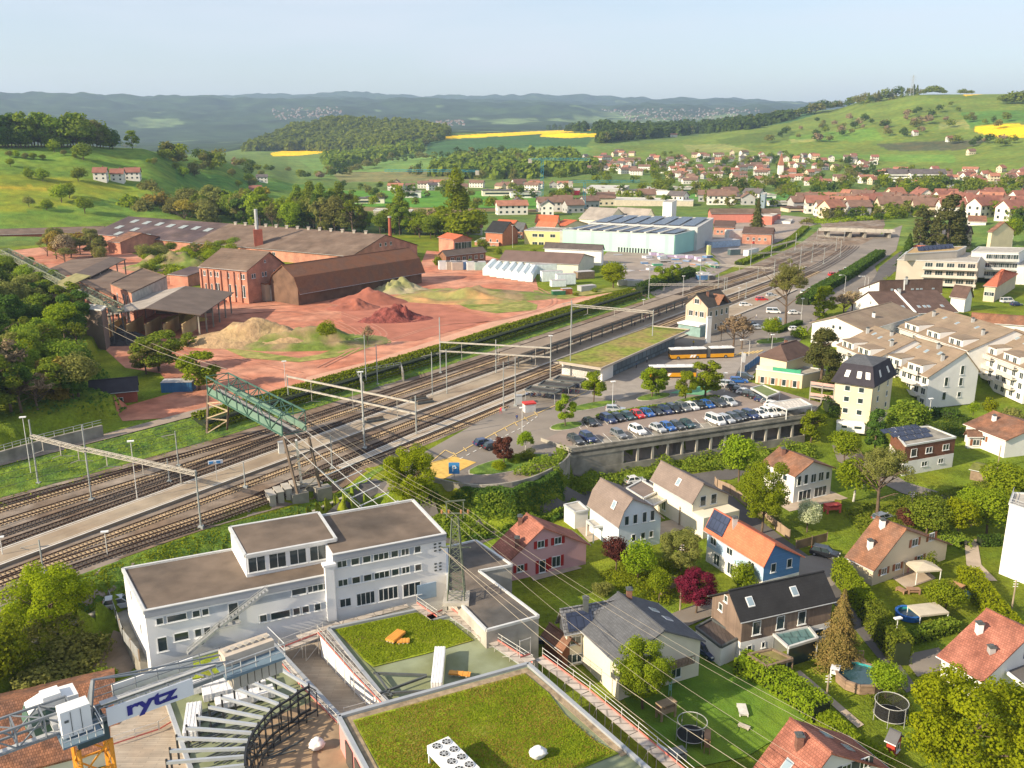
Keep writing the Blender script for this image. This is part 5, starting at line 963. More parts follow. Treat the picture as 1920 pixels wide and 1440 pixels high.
# --- sheds and halls in the middle distance
0 and house("grey brown roofed storage hall with pale walls",(983,480),(1093,487),(930,490),10.5,7,Y,W_WHITE,FIB,E2=None,eB=False,cat="storage hall",name="storage_hall")
r,g=house("pale storage hall with dark brown roof facing the storage yard",(947,469),(1096,476),(1069,495),8.2,4.6,Y,pl("hall_cream",(.66,.62,.52)),mat("brown_shed_roof",(.15,.10,.085),.9,.15,.2),E2=(1121,482),cat="storage hall",name="storage_hall")
house("dark roofed hall behind the storage hall",(1022,454),(1132,459),(1000,464),9.5,7,Y,W_WHITE,mat("dark_felt",(.09,.075,.07),.9,.2),eB=False,cat="storage hall",name="storage_hall")
r,q=flatb("mint green factory hall with rooftop solar panels, front bay",[(1055,431),(1265,441),(1304,431),(1108,421)],12.5,0,W_MINT,mat("grey_roof",(.42,.42,.40),.8,.1),"factory","factory_hall",par=.5,trim=mat("mint_trim",(.5,.6,.55),.6))
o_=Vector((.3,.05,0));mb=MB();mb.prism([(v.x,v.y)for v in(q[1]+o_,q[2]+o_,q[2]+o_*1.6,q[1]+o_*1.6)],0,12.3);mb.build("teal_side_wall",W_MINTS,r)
for i in range(8):f0=.04+i*.12;mb=MB();mb.slab([q[0].lerp(q[1],f0).lerp(q[3].lerp(q[2],f0),.15)+Vector((0,0,.5)),q[0].lerp(q[1],f0+.09).lerp(q[3].lerp(q[2],f0+.09),.15)+Vector((0,0,.5)),q[0].lerp(q[1],f0+.09).lerp(q[3].lerp(q[2],f0+.09),.85)+Vector((0,0,.9)),q[0].lerp(q[1],f0).lerp(q[3].lerp(q[2],f0),.85)+Vector((0,0,.9))],.2);mb.build("solar_array",PV,r)
for i in range(7):f0=.135+i*.12;mb=MB();mb.slab([q[0].lerp(q[1],f0)+Vector((0,0,.9)),q[0].lerp(q[1],f0+.018)+Vector((0,0,.9)),q[3].lerp(q[2],f0+.018)+Vector((0,0,1.3)),q[3].lerp(q[2],f0)+Vector((0,0,1.3))],.8);mb.build("roof_light",mat("cream_ridge",(.58,.55,.47),.7),r)
wall_windows(r,q[0],q[1],[(.52+i*.025,3.6,1.1,3,0)for i in range(12)])
r,q=flatb("mint green factory hall with rooftop solar panels, taller rear bay",[(1104,418),(1308,427),(1338,409),(1150,404)],13.9,0,mat("grey_panels",(.50,.52,.50),.7,.06,.2),mat("grey_roof",(.42,.42,.40)),"factory","factory_hall",par=.5)
for i in range(7):f0=.04+i*.135;mb=MB();mb.slab([q[0].lerp(q[1],f0).lerp(q[3].lerp(q[2],f0),.1)+Vector((0,0,.4)),q[0].lerp(q[1],f0+.105).lerp(q[3].lerp(q[2],f0+.105),.1)+Vector((0,0,.4)),q[0].lerp(q[1],f0+.105).lerp(q[3].lerp(q[2],f0+.105),.9)+Vector((0,0,.9)),q[0].lerp(q[1],f0).lerp(q[3].lerp(q[2],f0),.9)+Vector((0,0,.9))],.2);mb.build("solar_array",PV,r)
r,q=flatb("pale yellow flat roofed office before the mint green factory",[(983,432),(1050,434),(1066,428),(1000,426)],10,0,pl("yellow",(.66,.56,.26)),CONC_D,"office","office_building");wall_windows(r,q[0],q[1],[(f,z_,3,1.8,1)for f in(.3,.48,.8)for z_ in(7.5,3)])
flatb("grey end block between the yellow office and the factory",[(1050,433),(1078,434),(1092,428),(1066,427)],11,0,mat("grey_block",(.45,.43,.38),.8),CONC_D,"building","building")
r,g=house("brick house with black gabled roof and balcony",(924,414),(958,416),(905,435),14,8.5,1,mat("orange_brick",(.42,.16,.09),.9,.12),T_BLACK,E2=None,eB=False,wins=[('A',[(.5,9,1.4,1.6,1),(.3,4.5,1.4,1.8,1),(.6,4.5,1.4,1.8,1)]),('+',[(.3,4,1.2,1.8,0),(.7,4,1.2,1.8,0)])])
r,q=flatb("brick terrace base of the black roofed house",[(890,453),(935,455),(945,448),(903,446)],4.5,0,BRICK,CONC,"annex","annex");wall_windows(r,q[0],q[1],[(f,2,2,2,1)for f in(.2,.4,.6,.8)])
r,g=house("brick hall with low bright orange roof and green doors",(838,436),(868,441),(800,441),11,9,1,BRICK,T_RED,eB=False,cat="hall",name="brick_hall",wins=[('B',[(.25,4.5,4,6,1),(.6,4.5,4,6,1),(.85,4.5,3,6,1)])])
r,g=house("long low brown roofed brick workshop",(828,470),(905,462),(838,480),7.2,5,Y,mat("brown_brick",(.22,.11,.065),.9,.15),mat("brown_fibre",(.14,.105,.085)),eB=False,cat="workshop",name="workshop",wins=[('+',[(f,3,2,1.8,1)for f in(.15,.3,.45,.6,.75,.9)])])
for args in[("orange tiled house left of the black roofed one",(935,411),(970,413),(925,419),8,5.5,T_RED),("large orange tiled house roof behind the yellow office",(1006,402),(1048,404),(992,417),12,7,T_RED),("orange roof in front of the large orange tiled house",(1010,414),(1046,416),(1004,424),9,6,T_ORANGE),("orange roof right of the yellow office",(1058,411),(1082,413),(1052,424),9,6,T_RED),("slate roofed house between the brick house and the yellow office",(970,416),(986,418),(962,432),11,6,T_DGREY),("big grey barn roof behind the mint factory",(1105,388),(1160,391),(1085,410),13,6,FIBL),("second big grey barn roof with triangular gable",(1158,388),(1222,392),(1140,405),13,7,FIBL),("brown roofed white house left of the brick house",(872,419),(905,421),(866,425),8,6,T_BROWN),("long red hall with tan roof behind the mint factory",(1330,391),(1462,391),(1275,398),12,9,FIB),("dark brown roofed brick shed beside the builders yard",(1395,425),(1452,427),(1350,436),9,6,T_DBROWN),("brown roofed shed behind the wrapped insulation",(1340,413),(1380,414),(1338,425),9,6,T_DBROWN)]:
 house(args[0],args[1],args[2],args[3],args[4],args[5],0,{'red':BRICK}.get('x',W_WHITE if 'white' in args[0]else(mat("salmon_hall",(.55,.20,.15),.8,.08)if 'red hall' in args[0]else(W_CREAM if 'orange' in args[0]else BRICK if 'brick' in args[0]or 'wrapped' in args[0]else W_IVORY))),args[6],eB=False,cat="house" if 'hous' in args[0]or 'orange' in args[0]else "hall",wins=[('+',[(f,3,1.4,1.6,1)for f in(.2,.4,.6,.8)])])
flatb("square white tower block with dark shaded side",[(1243,379),(1260,380),(1269,375),(1252,374)],19,0,WHITE,CONC,"silo","tower");flatb("slim blue grey silo tower behind the red hall",[(1427,364),(1435,364),(1438,361),(1430,361)],14,0,mat("silo_blue",(.35,.42,.48),.6),CONC,"silo","silo")
flatb("red cube shaped building before the red hall",[(1422,404),(1448,405),(1458,401),(1432,400)],9,0,mat("coral_cube",(.58,.17,.12),.8,.06),CONC,"building","building");flatb("white flat workshop right of the red cube",[(1450,414),(1482,416),(1486,411),(1456,410)],5,0,W_WHITE,CONC,"workshop","workshop")
flatb("bright red low building in the valley",[(1052,357),(1086,357),(1088,353),(1056,353)],6,0,mat("crimson",(.62,.03,.05),.7),CONC,"building","building");flatb("pale industrial hall with grey front in the valley",[(1100,353),(1170,354),(1180,348),(1108,347)],7,0,mat("hallgrey",(.42,.42,.40),.8),mat("hallroof",(.55,.52,.46),.8),"hall","industrial_hall")
flatb("white rounded hall in the valley left of the village",[(1205,357),(1258,358),(1262,351),(1210,350)],6,0,W_WHITE,mat("hallroof",(.55,.52,.46)),"hall","industrial_hall");flatb("long pale wall and ramp beyond the barns",[(1130,374),(1300,377),(1300,373),(1130,369)],6,0,mat("palewall",(.50,.44,.34),.9),mat("hallroof",(.55,.52,.46)),"wall","wall");flatb("pink roofed pair of pavilions beyond the red hall",[(1505,394),(1528,394),(1532,389),(1508,389)],5,0,mat("pinkred",(.6,.12,.15),.8),mat("pinkred",(.6,.12,.15)),"pavilion","pavilion")
flatb("long low concrete depot roof left of the valley road",[(700,395),(770,397),(775,393),(705,391)],6,0,CONC_D,CONC,"depot","depot")
# road bridge over the tracks
t_=thing("road_bridge","flat grey road bridge over the curving tracks","bridge",P(1610,433,0));mb=MB();a,b=P(1535,430,6),P(1672,434,6);mb.bar(a,b,9,1.);mb.bar(a+Vector((0,-4.6,1)),b+Vector((0,-4.6,1)),.3,1.4);mb.build("deck",CONC,t_)
for f in(.12,.42,.62,.95):q=a.lerp(b,f);mb=MB();mb.box((q.x,q.y,0),(1.2,7,5.6));mb.build("pier",CONC_D,t_)
# apartments upper right
def terrace_block(label,pts,zt,zg,floors,wall,trim):
 r,q=flatb(label,pts,zt,zg,wall,CONC,"apartment block","apartment_block",par=.5)
 p0,p1=q[0].lerp(q[1],.32),q[1];d=(p1-p0).normalized();n=Vector((d.y,-d.x,0));fh=(zt-zg)/floors
 for k in range(floors):
  z_=zg+fh*k;mb=MB();mb.prism([(v.x,v.y)for v in(p0,p1,p1+n*2.2,p0+n*2.2)],z_+.0,z_+.25);mb.prism([(v.x,v.y)for v in(p0+n*2.1,p1+n*2.1,p1+n*2.22,p0+n*2.22)],z_+.25,z_+1.2);mb.build("balcony",trim,r)
 wall_windows(r,p0,p1,[(f,zg+fh*(k+.5),3.,2.,2)for f in(.12,.32,.52,.72,.9)for k in range(floors)]);return r,q
r,q=terrace_block("beige three storey terrace block with balconies",[(1683,487),(1833,492),(1842,475),(1700,472)],11,1,3,pl("greige",(.52,.46,.38)),pl("palegrey",(.60,.56,.50)))
flatb("set back penthouse with solar collectors on the beige terrace block",[(1697,476),(1795,470),(1812,462),(1712,465)],14,11,pl("greige",(.52,.46,.38)),mat("ochre_roof",(.42,.28,.12),.9),"penthouse","penthouse")
for i in range(8):q_=P(1722+i*8,470-i*.7,14.2);mb=MB();mb.slab([q_,q_+Vector((2.6,0,0)),q_+Vector((2.6,2,1.6)),q_+Vector((0,2,1.6))],.1);tag(mb.build("solar_collector",PV),"tilted solar collector on the penthouse roof","solar collector","solar collectors on the penthouse")
terrace_block("white glazed terrace block behind the beige one",[(1822,472),(1910,474),(1925,465),(1835,463)],13,2,3,W_WHITE,ALU)
house("house with salmon hipped roof and veranda below the terrace block",(1868,504),(1893,506),(1836,535),10,6,0,W_BEIGE,T_ORANGE,eB=False,hip=3,wins=[('+',[(.3,3,2,1.6,1),(.7,3,2,1.6,1)])])
house("grey roofed house left of the salmon roofed one",(1790,534),(1822,538),(1778,556),9,5,0,W_WHITE,T_DBROWN,eB=False);house("salmon roofed house behind the beige terrace block",(1700,459),(1735,461),(1695,472),9,6,2,W_WHITE,T_ORANGE,eB=False)
house("long white house among the conifers",(1815,404),(1850,405),(1797,411),9,6,4,W_WHITE,T_BROWN,eB=False);house("cream villa with steep brown roof",(1875,415),(1885,416),(1848,427),15,10,3,W_CREAM,T_BROWN,eB=False,wins=[('+',[(f,z_,1.4,2,0)for f in(.3,.7)for z_ in(3,7)])]);house("small dark roofed villa beside the conifers",(1812,424),(1822,425),(1800,436),12,8,2,W_BEIGE,T_DBROWN,eB=False)
flatb("white block at the right edge under the terraces",[(1908,498),(1960,500),(1960,490),(1912,489)],8,0,W_WHITE,CONC,"building","building")
# ---------------------------------------------------------------- vegetation
def leaves(cent,nrm,size,rng,aspect=1.,jit=.5):
 """quads (N) at cent oriented roughly along nrm"""
 n=len(cent);a=nrm+rng.normal(0,jit,(n,3));a/=np.linalg.norm(a,axis=1)[:,None]+1e-9
 r=rng.normal(0,1,(n,3));u=np.cross(a,r);u/=np.linalg.norm(u,axis=1)[:,None]+1e-9;v=np.cross(a,u)
 s=size*rng.uniform(.6,1.3,(n,1));u=u*s*.5;v=v*s*.5*aspect
 V=np.stack([cent-u-v*.6,cent+u*.7-v,cent+u+v*.7,cent-u*.6+v],1).reshape(-1,3)
 return V,np.arange(4*n).reshape(n,4)
def unit(n,rng):
 d=rng.normal(0,1,(n,3));return d/np.linalg.norm(d,axis=1)[:,None]
def crown_pts(kind,N,seed):
 rng=np.random.default_rng(seed)
 if kind=='round':
  K=34;d=unit(K,rng);lc=d*np.array([.27,.27,.31])*rng.uniform(.5,1.,(K,1))+np.array([0,0,.56]);lr=rng.uniform(.09,.19,K)
  if N>20000:K=95;d=unit(K,rng);lc=d*np.array([.34,.34,.38])*rng.uniform(.35,1.,(K,1))**.6+np.array([0,0,.58]);lr=rng.uniform(.045,.10,K)
 elif kind=='dense':
  K=18;d=unit(K,rng);d[:,2]=d[:,2]*.9;lc=d*np.array([.24,.24,.26])*rng.uniform(.5,1,(K,1))+np.array([0,0,.58]);lr=rng.uniform(.15,.22,K)
 elif kind=='bush':
  K=14;d=unit(K,rng);d[:,2]=abs(d[:,2]);lc=d*np.array([.42,.42,.5])*rng.uniform(.4,1,(K,1))+np.array([0,0,.18]);lr=rng.uniform(.18,.3,K)
 elif kind=='tall':
  K=26;z=rng.uniform(.25,.93,K);w=np.sin(np.clip((z-.12)/.9,0,1)*math.pi)*.20+.03;t=rng.uniform(0,6.28,K);lc=np.stack([np.cos(t)*w,np.sin(t)*w,z],1);lr=rng.uniform(.07,.13,K)
 elif kind=='poplar':
  K=22;z=np.linspace(.12,.96,K);w=(np.sin(np.clip(z,0,1)**.8*math.pi)*.05);t=rng.uniform(0,6.28,K);lc=np.stack([np.cos(t)*w,np.sin(t)*w,z],1);lr=.035+.06*np.sin(z*math.pi)**.7
 elif kind=='column':
  K=30;z=rng.uniform(.06,.94,K);w=np.sin(np.clip(z*.9+.12,0,1)*math.pi)**.6*.15;t=rng.uniform(0,6.28,K);lc=np.stack([np.cos(t)*w,np.sin(t)*w,z],1);lr=rng.uniform(.06,.10,K)
 elif kind=='conifer':
  zz=rng.uniform(0,1,N)**1.25;z=.08+.92*zz;tiers=11;ph=(z*tiers)%1;rad=(1-z)*.30*(1.15-.55*ph)+.01;t=rng.uniform(0,6.28,N);lump=1+.22*np.sin(t*5+np.floor(z*tiers)*2.1)
  r=rad*lump*rng.uniform(.55,1.02,N);c=np.stack([np.cos(t)*r,np.sin(t)*r,z-r*.22],1);nr=np.stack([np.cos(t),np.sin(t),np.full(N,.7)],1);return c,nr,rng
 elif kind=='yew':
  K=34;z=rng.uniform(.12,.97,K);w=(1-z)**.55*.19;t=rng.uniform(0,6.28,K);lc=np.stack([np.cos(t)*w,np.sin(t)*w,z],1);lr=rng.uniform(.05,.11,K)
 elif kind=='weep':
  K=26;d=unit(K,rng);d[:,2]=abs(d[:,2]);lc=d*np.array([.22,.22,.28])+np.array([0,0,.60]);c0=lc[rng.integers(0,K,N)];dr=rng.uniform(0,.28,(N,1));off=rng.normal(0,.035,(N,3));c=c0+off;c[:,2:]-=dr;out=c0-np.array([0,0,.5]);c[:,:2]+=out[:,:2]*dr*.8;return c,out+rng.normal(0,.3,(N,3)),rng
 elif kind=='sparse':
  K=60;d=unit(K,rng);d[:,2]=np.abs(d[:,2])*1.1-.25;lc=d*np.array([.30,.30,.34])*rng.uniform(.35,1,(K,1))+np.array([0,0,.58]);lr=rng.uniform(.03,.075,K)
 pk=lr**2/(lr**2).sum();i=rng.choice(K,N,p=pk);d=unit(N,rng);low=d[:,2]<-.3;d[low,2]*=.4
 c=lc[i]+d*lr[i][:,None]*rng.uniform(.72,1.08,(N,1));return c,d*1.+(lc[i]-np.array([0,0,.5]))*.8,rng
M_BARK=mat("bark",(.12,.085,.06),.95,.3,2);M_BIRCH=mat("birch_bark",(.5,.48,.44),.8,.3,2);M_BARKL=mat("pale_bark",(.30,.23,.13),.95,.3,2)
def trunkmesh(kind,seed,m_):
 rng=random.Random(seed);mb=MB();tall={'conifer':.95,'poplar':.85,'yew':.9,'tall':.8,'bush':.3}.get(kind,.55)
 th=.020 if kind not in('bush','sparse')else .022
 lean=rng.uniform(-.02,.02);mid=Vector((lean,rng.uniform(-.02,.02),tall*.5));top=Vector((lean*2,lean,tall));mb.tube((0,0,-.03),mid,th,th*.75,7);mb.tube(mid,top,th*.75,th*.3,7)
 nb={'conifer':0,'poplar':4,'bush':4,'sparse':16,'yew':5}.get(kind,9)
 for i in range(nb):
  z=tall*rng.uniform(.35,.95);t=rng.uniform(0,6.28);l=rng.uniform(.12,.26)*(1.2 if kind=='sparse' else 1)*(.25 if kind=='poplar' else 1);p=mid.lerp(top,(z-tall*.5)/(tall*.5))if z>tall*.5 else Vector((0,0,z))
  e=p+Vector((math.cos(t)*l,math.sin(t)*l,l*rng.uniform(.5,1.1)));mb.tube(p,e,th*.42,th*.15,5,cap=False)
  for k in range(3 if kind=='sparse' else 2):
   t2=t+rng.uniform(-.9,.9);l2=l*.6;q=p.lerp(e,rng.uniform(.5,.9));mb.tube(q,q+Vector((math.cos(t2)*l2,math.sin(t2)*l2,l2*rng.uniform(.3,1))),th*.2,th*.06,4,cap=False)
 o=mb.build("trunk",m_,local=True);me=o.data;bpy.data.objects.remove(o);return me
LF=dict(fresh=leafmat("fresh_leaves",(.149,.225,.014),(.310,.379,.023)),lime=leafmat("lime_leaves",(.19,.26,.010),(.36,.41,.015)),mid=leafmat("mid_leaves",(.126,.202,.022),(.270,.327,.037)),dark=leafmat("dark_leaves",(.051,.102,.023),(.121,.196,.031)),conif=leafmat("needles",(.046,.065,.019),(.130,.130,.039),.12),gold=leafmat("golden_leaves",(.260,.221,.039),(.442,.338,.065)),olive=leafmat("olive_leaves",(.178,.194,.047),(.297,.296,.081)),brown=leafmat("budding_twigs",(.237,.175,.106),(.350,.275,.150),.1),maroon=leafmat("maroon_leaves",(.10,.012,.02),(.26,.03,.045),.2),plum=leafmat("plum_leaves",(.06,.025,.02),(.14,.055,.035),.15),blossom=leafmat("blossom",(.30,.34,.18),(.62,.62,.42)),spruce=leafmat("spruce_tips",(.10,.095,.025),(.26,.18,.06),.12))
_tp={}
FARG={'garden trees beyond the bridge','trees among the village houses','trees in the belt below the village','trees on the slope left of the village','trees dotted over the right hill','trees on the right skyline ridge','tree clumps on the right hilltop','trees of the wood band below the skyline','trees of the diagonal wood','trees in the mid slope hedgerow','trees on the shoulder of the left hill','trees on the valley meadow','trees between the valley halls'}
def proto(kind,var,big):
 k=(kind,var,big)
 if k in _tp:return _tp[k]
 N,s={0:(1500,.050),1:(5500,.029),2:(26000,.0140)}[big]
 if kind=='poplar':s*=.6
 if kind=='bush':s*=1.5;N=N*3//4
 if kind in('sparse',):N=N//2;s*=.8
 if kind=='conifer':s*=.9
 c,nr,rng=crown_pts(kind,N,100+var*7+big);V,Fc=leaves(c,nr,s,rng,1.3 if kind in('weep','conifer')else 1.)
 _tp[k]=(npmesh("crown",V,Fc,LF['mid']),trunkmesh(kind,var,M_BIRCH if kind=='weep' else M_BARK));return _tp[k]
NT=[0]
FAR=[]
ADJ=dict(fresh="fresh green",lime="yellow green",mid="mid green",dark="dark green",conif="dark",gold="golden",olive="olive",brown="brownish",maroon="dark red",plum="purple brown",blossom="whitish",spruce="brownish")
SHP=dict(round="round",dense="dense",tall="slender",sparse="sparse",bush="bushy",poplar="narrow",conifer="pointed",weep="drooping")
def tree(p,h,kind,leaf,label,w=1.,big=1,group=None,cat=None,name=None,bark=None):
 if group in FARG:FAR.append((p,h,kind,leaf,w));return None
 if group and '{}' in label:label=label.format(ADJ[leaf]+" "+SHP[kind]);group=(group+", "+ADJ[leaf]+" "+SHP[kind])
 if big==0 and kind in('round','dense','tall'):p=Vector((p[0],p[1],p[2]-.16*h));h*=1.16
 NT[0]+=1;cr,tr=proto(kind,NT[0]%(2 if big==2 else 4),big)
 nm=name or{'conifer':'conifer','yew':'conifer','poplar':'poplar_tree','bush':'shrub','weep':'birch_tree','column':'columnar_tree','tall':'slender_tree','sparse':'budding_tree'}.get(kind,'leafy_tree')
 ct=cat or{'conifer':'conifer','yew':'conifer','poplar':'poplar','bush':'shrub'}.get(kind,'tree')
 r=thing(nm,label,ct,p,random.uniform(0,6.28),group);r.scale=(h*w,h*w,h)
 c=link("crown",cr,r);t=link("trunk",tr,r)
 c.material_slots[0].link='OBJECT';c.material_slots[0].material=LF[leaf]
 if bark:t.material_slots[0].link='OBJECT';t.material_slots[0].material=bark
 return r
def treepx(base,topy,z=None,**k):
 p=P(*base,z)if z is not None else G(*base);h=zat(p,topy)-p.z;return tree(p,h,**k)
 # named garden and street trees: (base x, base y, top y, ground z, kind, leaf, width, detail, label)
NEAR=[(98,1215,1058,-6,'round','lime',1.25,2,"big lime green tree beside the street at the left edge"),(-5,1300,1150,-6,'round','fresh',1.1,1,"bright green tree cut by the left edge under the big lime tree"),(772,960,836,-3,'round','lime',1.1,2,"round lime green tree between the tracks and the yellow hatch"),(1810,1500,1255,-6,'round','lime',1.15,2,"huge yellow green tree filling the bottom right corner"),(1205,1330,1195,-6,'round','fresh',1.,2,"bright apple green tree on the lawn by the beige house"),(1428,1000,855,-6,'round','fresh',.85,2,"tall fresh green tree left of the veranda house"),(1385,905,810,-6,'round','fresh',1.05,1,"fresh green tree just below the parking deck"),(1645,965,812,-6,'sparse','olive',1.,2,"large half bare olive brown tree beside the boarded house"),(1600,940,850,-6,'weep','fresh',1.2,1,"drooping green tree left of the half bare tree"),(1305,1150,1062,-6,'round','maroon',1.15,2,"dark red maple beside the blue house"),(1155,1070,1000,-6,'dense','plum',.95,1,"purple brown shrub like tree near the pale blue house"),(1695,1000,950,-6,'dense','plum',1.,1,"brown purple tree behind the beige chalet"),(1275,1075,992,-6,'round','olive',1.3,2,"olive blossom tree in front of the blue house"),(1195,1090,1010,-6,'round','fresh',1.1,1,"green garden tree right of the purple one"),(1235,1130,1060,-6,'round','fresh',.9,1,"small green tree above the grey roof"),(1513,998,935,-6,'dense','blossom',1.1,1,"whitish blossoming round tree on the lawn"),(1390,1115,1050,-6,'round','fresh',1.,1,"light green tree at the blue house corner"),(1570,1245,1105,-6,'conifer','spruce',1.05,2,"tall spruce with brownish cones beside the black roof"),(1790,1100,1010,-6,'round','gold',.1,0,None),(1795,1010,930,-6,'round','lime',1.2,1,"yellow green round tree by the grey footpath"),(1850,1000,910,-6,'round','fresh',1.2,1,"bright green tree left of the white block"),(1880,960,860,-6,'round','fresh',1.3,1,"tall green tree behind the white block"),(1820,975,905,-6,'round','fresh',1.,1,"small yellow green tree above the footpath"),(1735,1010,925,-6,'dense','mid',1.2,1,"dense green shrub tree behind the chalet"),(1770,1150,1085,-6,'round','fresh',1.5,1,"wide green tree next to the swing frame"),(1740,1075,1035,-6,'round','mid',1.,0,"dark green shrub behind the tent"),(1536,745,622,-3,'yew','conif',1.35,2,"tall dark yellow green conifer before the guest house"),(1640,840,765,-5,'yew','dark',1.1,1,"dark conifer at the foot of the cream block"),(1700,830,742,-5,'weep','mid',1.5,1,"loose grey green weeping tree by the lamp post"),(1583,870,800,-6,'round','fresh',1.1,1,"green tree in front of the caravan"),(1520,830,765,-6,'tall','fresh',1.2,1,"green climbing tree at the end of the parking deck"),(1578,795,768,-5,'bush','fresh',1.,1,"round green shrub under the balconies"),(1825,775,752,-4,'round','fresh',1.1,0,"small green tree in front of the tall gable"),(1855,775,745,-4,'round','lime',1.1,0,"small yellow green tree right of the tall gable"),(1900,790,755,-5,'bush','olive',1.2,0,"olive shrub by the underground garage"),(1473,610,470,0,'sparse','olive',.85,2,"tall thin leaved tree in the station car park"),(1544,595,535,0,'column','fresh',1.6,1,"bright green egg shaped tree by the hedge"),(1446,640,590,0,'dense','fresh',1.1,1,"small bright green tree on the traffic island"),(1500,640,610,-1,'round','fresh',1.3,0,"light green shrub tree behind the guest house roof"),(1375,650,580,0,'sparse','brown',1.3,1,"bare budding plane tree beside the station house"),(1390,655,590,0,'sparse','brown',1.1,1,"second bare budding tree beside the bus stop"),(1352,640,600,0,'sparse','brown',.7,0,"small bare tree near the yellow letter box"),(1582,590,545,0,'sparse','brown',1.6,1,"pollarded brown tree before the long hedge, left"),(1598,585,540,0,'sparse','brown',1.6,1,"pollarded brown tree before the long hedge, right"),(1113,755,697,0,'tall','fresh',1.15,1,"slender young green tree by the white end wall"),(1060,800,740,0,'tall','fresh',1.,1,"slender young green tree at the deck corner"),(1222,745,685,0,'tall','fresh',1.2,1,"young green tree left of the shorter bus"),(1234,742,690,0,'tall','fresh',1.1,1,"young green tree touching the shorter bus"),(1285,755,695,0,'tall','fresh',1.,1,"young tree over the green marking"),(1322,745,677,0,'tall','fresh',1.5,1,"fuller young tree right of the green marking"),(945,870,815,0,'tall','plum',1.2,1,"reddish brown shrub tree on the ramp island"),(985,845,805,0,'weep','fresh',1.2,1,"feathery green shrub on the ramp island"),(965,868,845,0,'bush','fresh',1.1,1,"low green shrub on the ramp island"),(990,862,838,0,'bush','mid',1.5,1,"dense green shrub by the stone slope"),(935,880,862,0,'bush','lime',1.6,1,"low yellow green ground cover mound on the ramp island"),(1150,545,486,1.5,'round','lime',1.3,1,"wide yellow green tree beside the builders yard"),(1240,540,500,0,'tall','fresh',1.6,1,"loose green tree left of the lilac pallets"),(1265,535,495,0,'tall','fresh',1.,1,"narrow green tree before the lilac pallets"),(1418,445,372,0,'conifer','conif',.9,1,"lone dark conifer before the red hall"),(1512,432,404,0,'sparse','olive',1.6,0,"bare tree beside the road bridge"),(1700,500,438,1,'conifer','dark',1.2,1,"broad dark conifer left of the beige terrace block"),(1722,462,390,3,'column','conif',1.,1,"tall column shaped dark conifer, left one"),(1742,462,388,3,'column','conif',1.,1,"tall column shaped dark conifer, right one"),(1775,468,362,3,'yew','conif',1.2,1,"huge dark conifer behind the terrace block"),(1795,462,378,3,'conifer','conif',1.1,1,"second huge conifer behind the terrace block"),(1868,458,420,3,'dense','dark',1.1,0,"dark green conifer beside the cream villa"),(1890,460,402,3,'dense','fresh',1.,1,"fresh green tree right of the cream villa"),(1905,445,385,3,'yew','dark',1.,0,"dark tree at the right edge above the villas"),(1790,580,556,0,'dense','dark',1.5,1,"round dark shrub beside the dark brown terrace"),(1700,620,600,-2,'bush','mid',2.,1,"green bushes between the tan apartment rows"),(1666,612,598,-1,'bush','fresh',1.6,0,"light green bushes behind the gabled white house"),(1610,670,640,-2,'sparse','blossom',1.1,0,"pale blossoming shrub at the gabled white house"),(42,745,622,4,'weep','lime',1.,2,"pale yellow green birch on the wooded slope"),(105,770,670,4,'tall','gold',1.3,1,"reddish budding tree below the birch"),(300,700,620,2,'tall','mid',1.7,1,"loose green willow left of the blue container"),(275,705,640,2,'tall','olive',1.4,1,"olive tree above the brick hut"),(375,735,660,2,'tall','fresh',1.7,1,"loose green tree at the far end of the green bridge"),(355,650,625,2.5,'tall','mid',1.8,0,"green bush below the open storage shed"),(613,630,596,6,'bush','fresh',1.2,1,"bright green bush on top of the sand heap"),(690,650,605,2.5,'sparse','brown',.9,0,"thin bare sapling at the end of the sand heap"),(1025,1065,1030,-6,'sparse','olive',1.2,1,"dark gnarled pollard tree on the pink house terrace"),(1130,1115,1085,-6,'bush','olive',1.3,1,"dry shrub in the oval flower bed"),(1465,1110,1080,-6,'bush','mid',1.,0,None),(1590,1095,1062,-6,'bush','mid',1.2,1,"round green shrub at the chalet corner"),(1660,1310,1240,-6,'round','fresh',1.3,1,"green tree partly over the wooden pool"),(1870,1160,1110,-6,'bush','mid',1.2,0,None),(150,1250,1180,-6,'bush','olive',1.6,1,"olive brown scrub below the left street"),(60,1260,1200,-6,'bush','fresh',1.6,1,"green hedge shrub beside the street, left"),(110,1240,1195,-6,'bush','gold',1.4,1,"golden brown shrub beside the street"),(20,1240,1200,-6,'bush','mid',1.6,1,"dark green shrub beside the street"),(175,1200,1150,-6,'bush','fresh',1.3,1,"green shrub by the driveway entrance"),(90,1300,1240,-6,'bush','olive',2.,1,"wide dry scrub behind the crane cab"),(195,1290,1250,-6,'bush','mid',1.4,1,"green leafy shrub behind the crane sign"),]
for bx_,by_,ty_,z_,kd_,lf_,w_,bg_,lab in NEAR:
 if lab:treepx((bx_,by_),ty_,z_,kind=kd_,leaf=lf_,label=lab,w=w_,big=bg_)
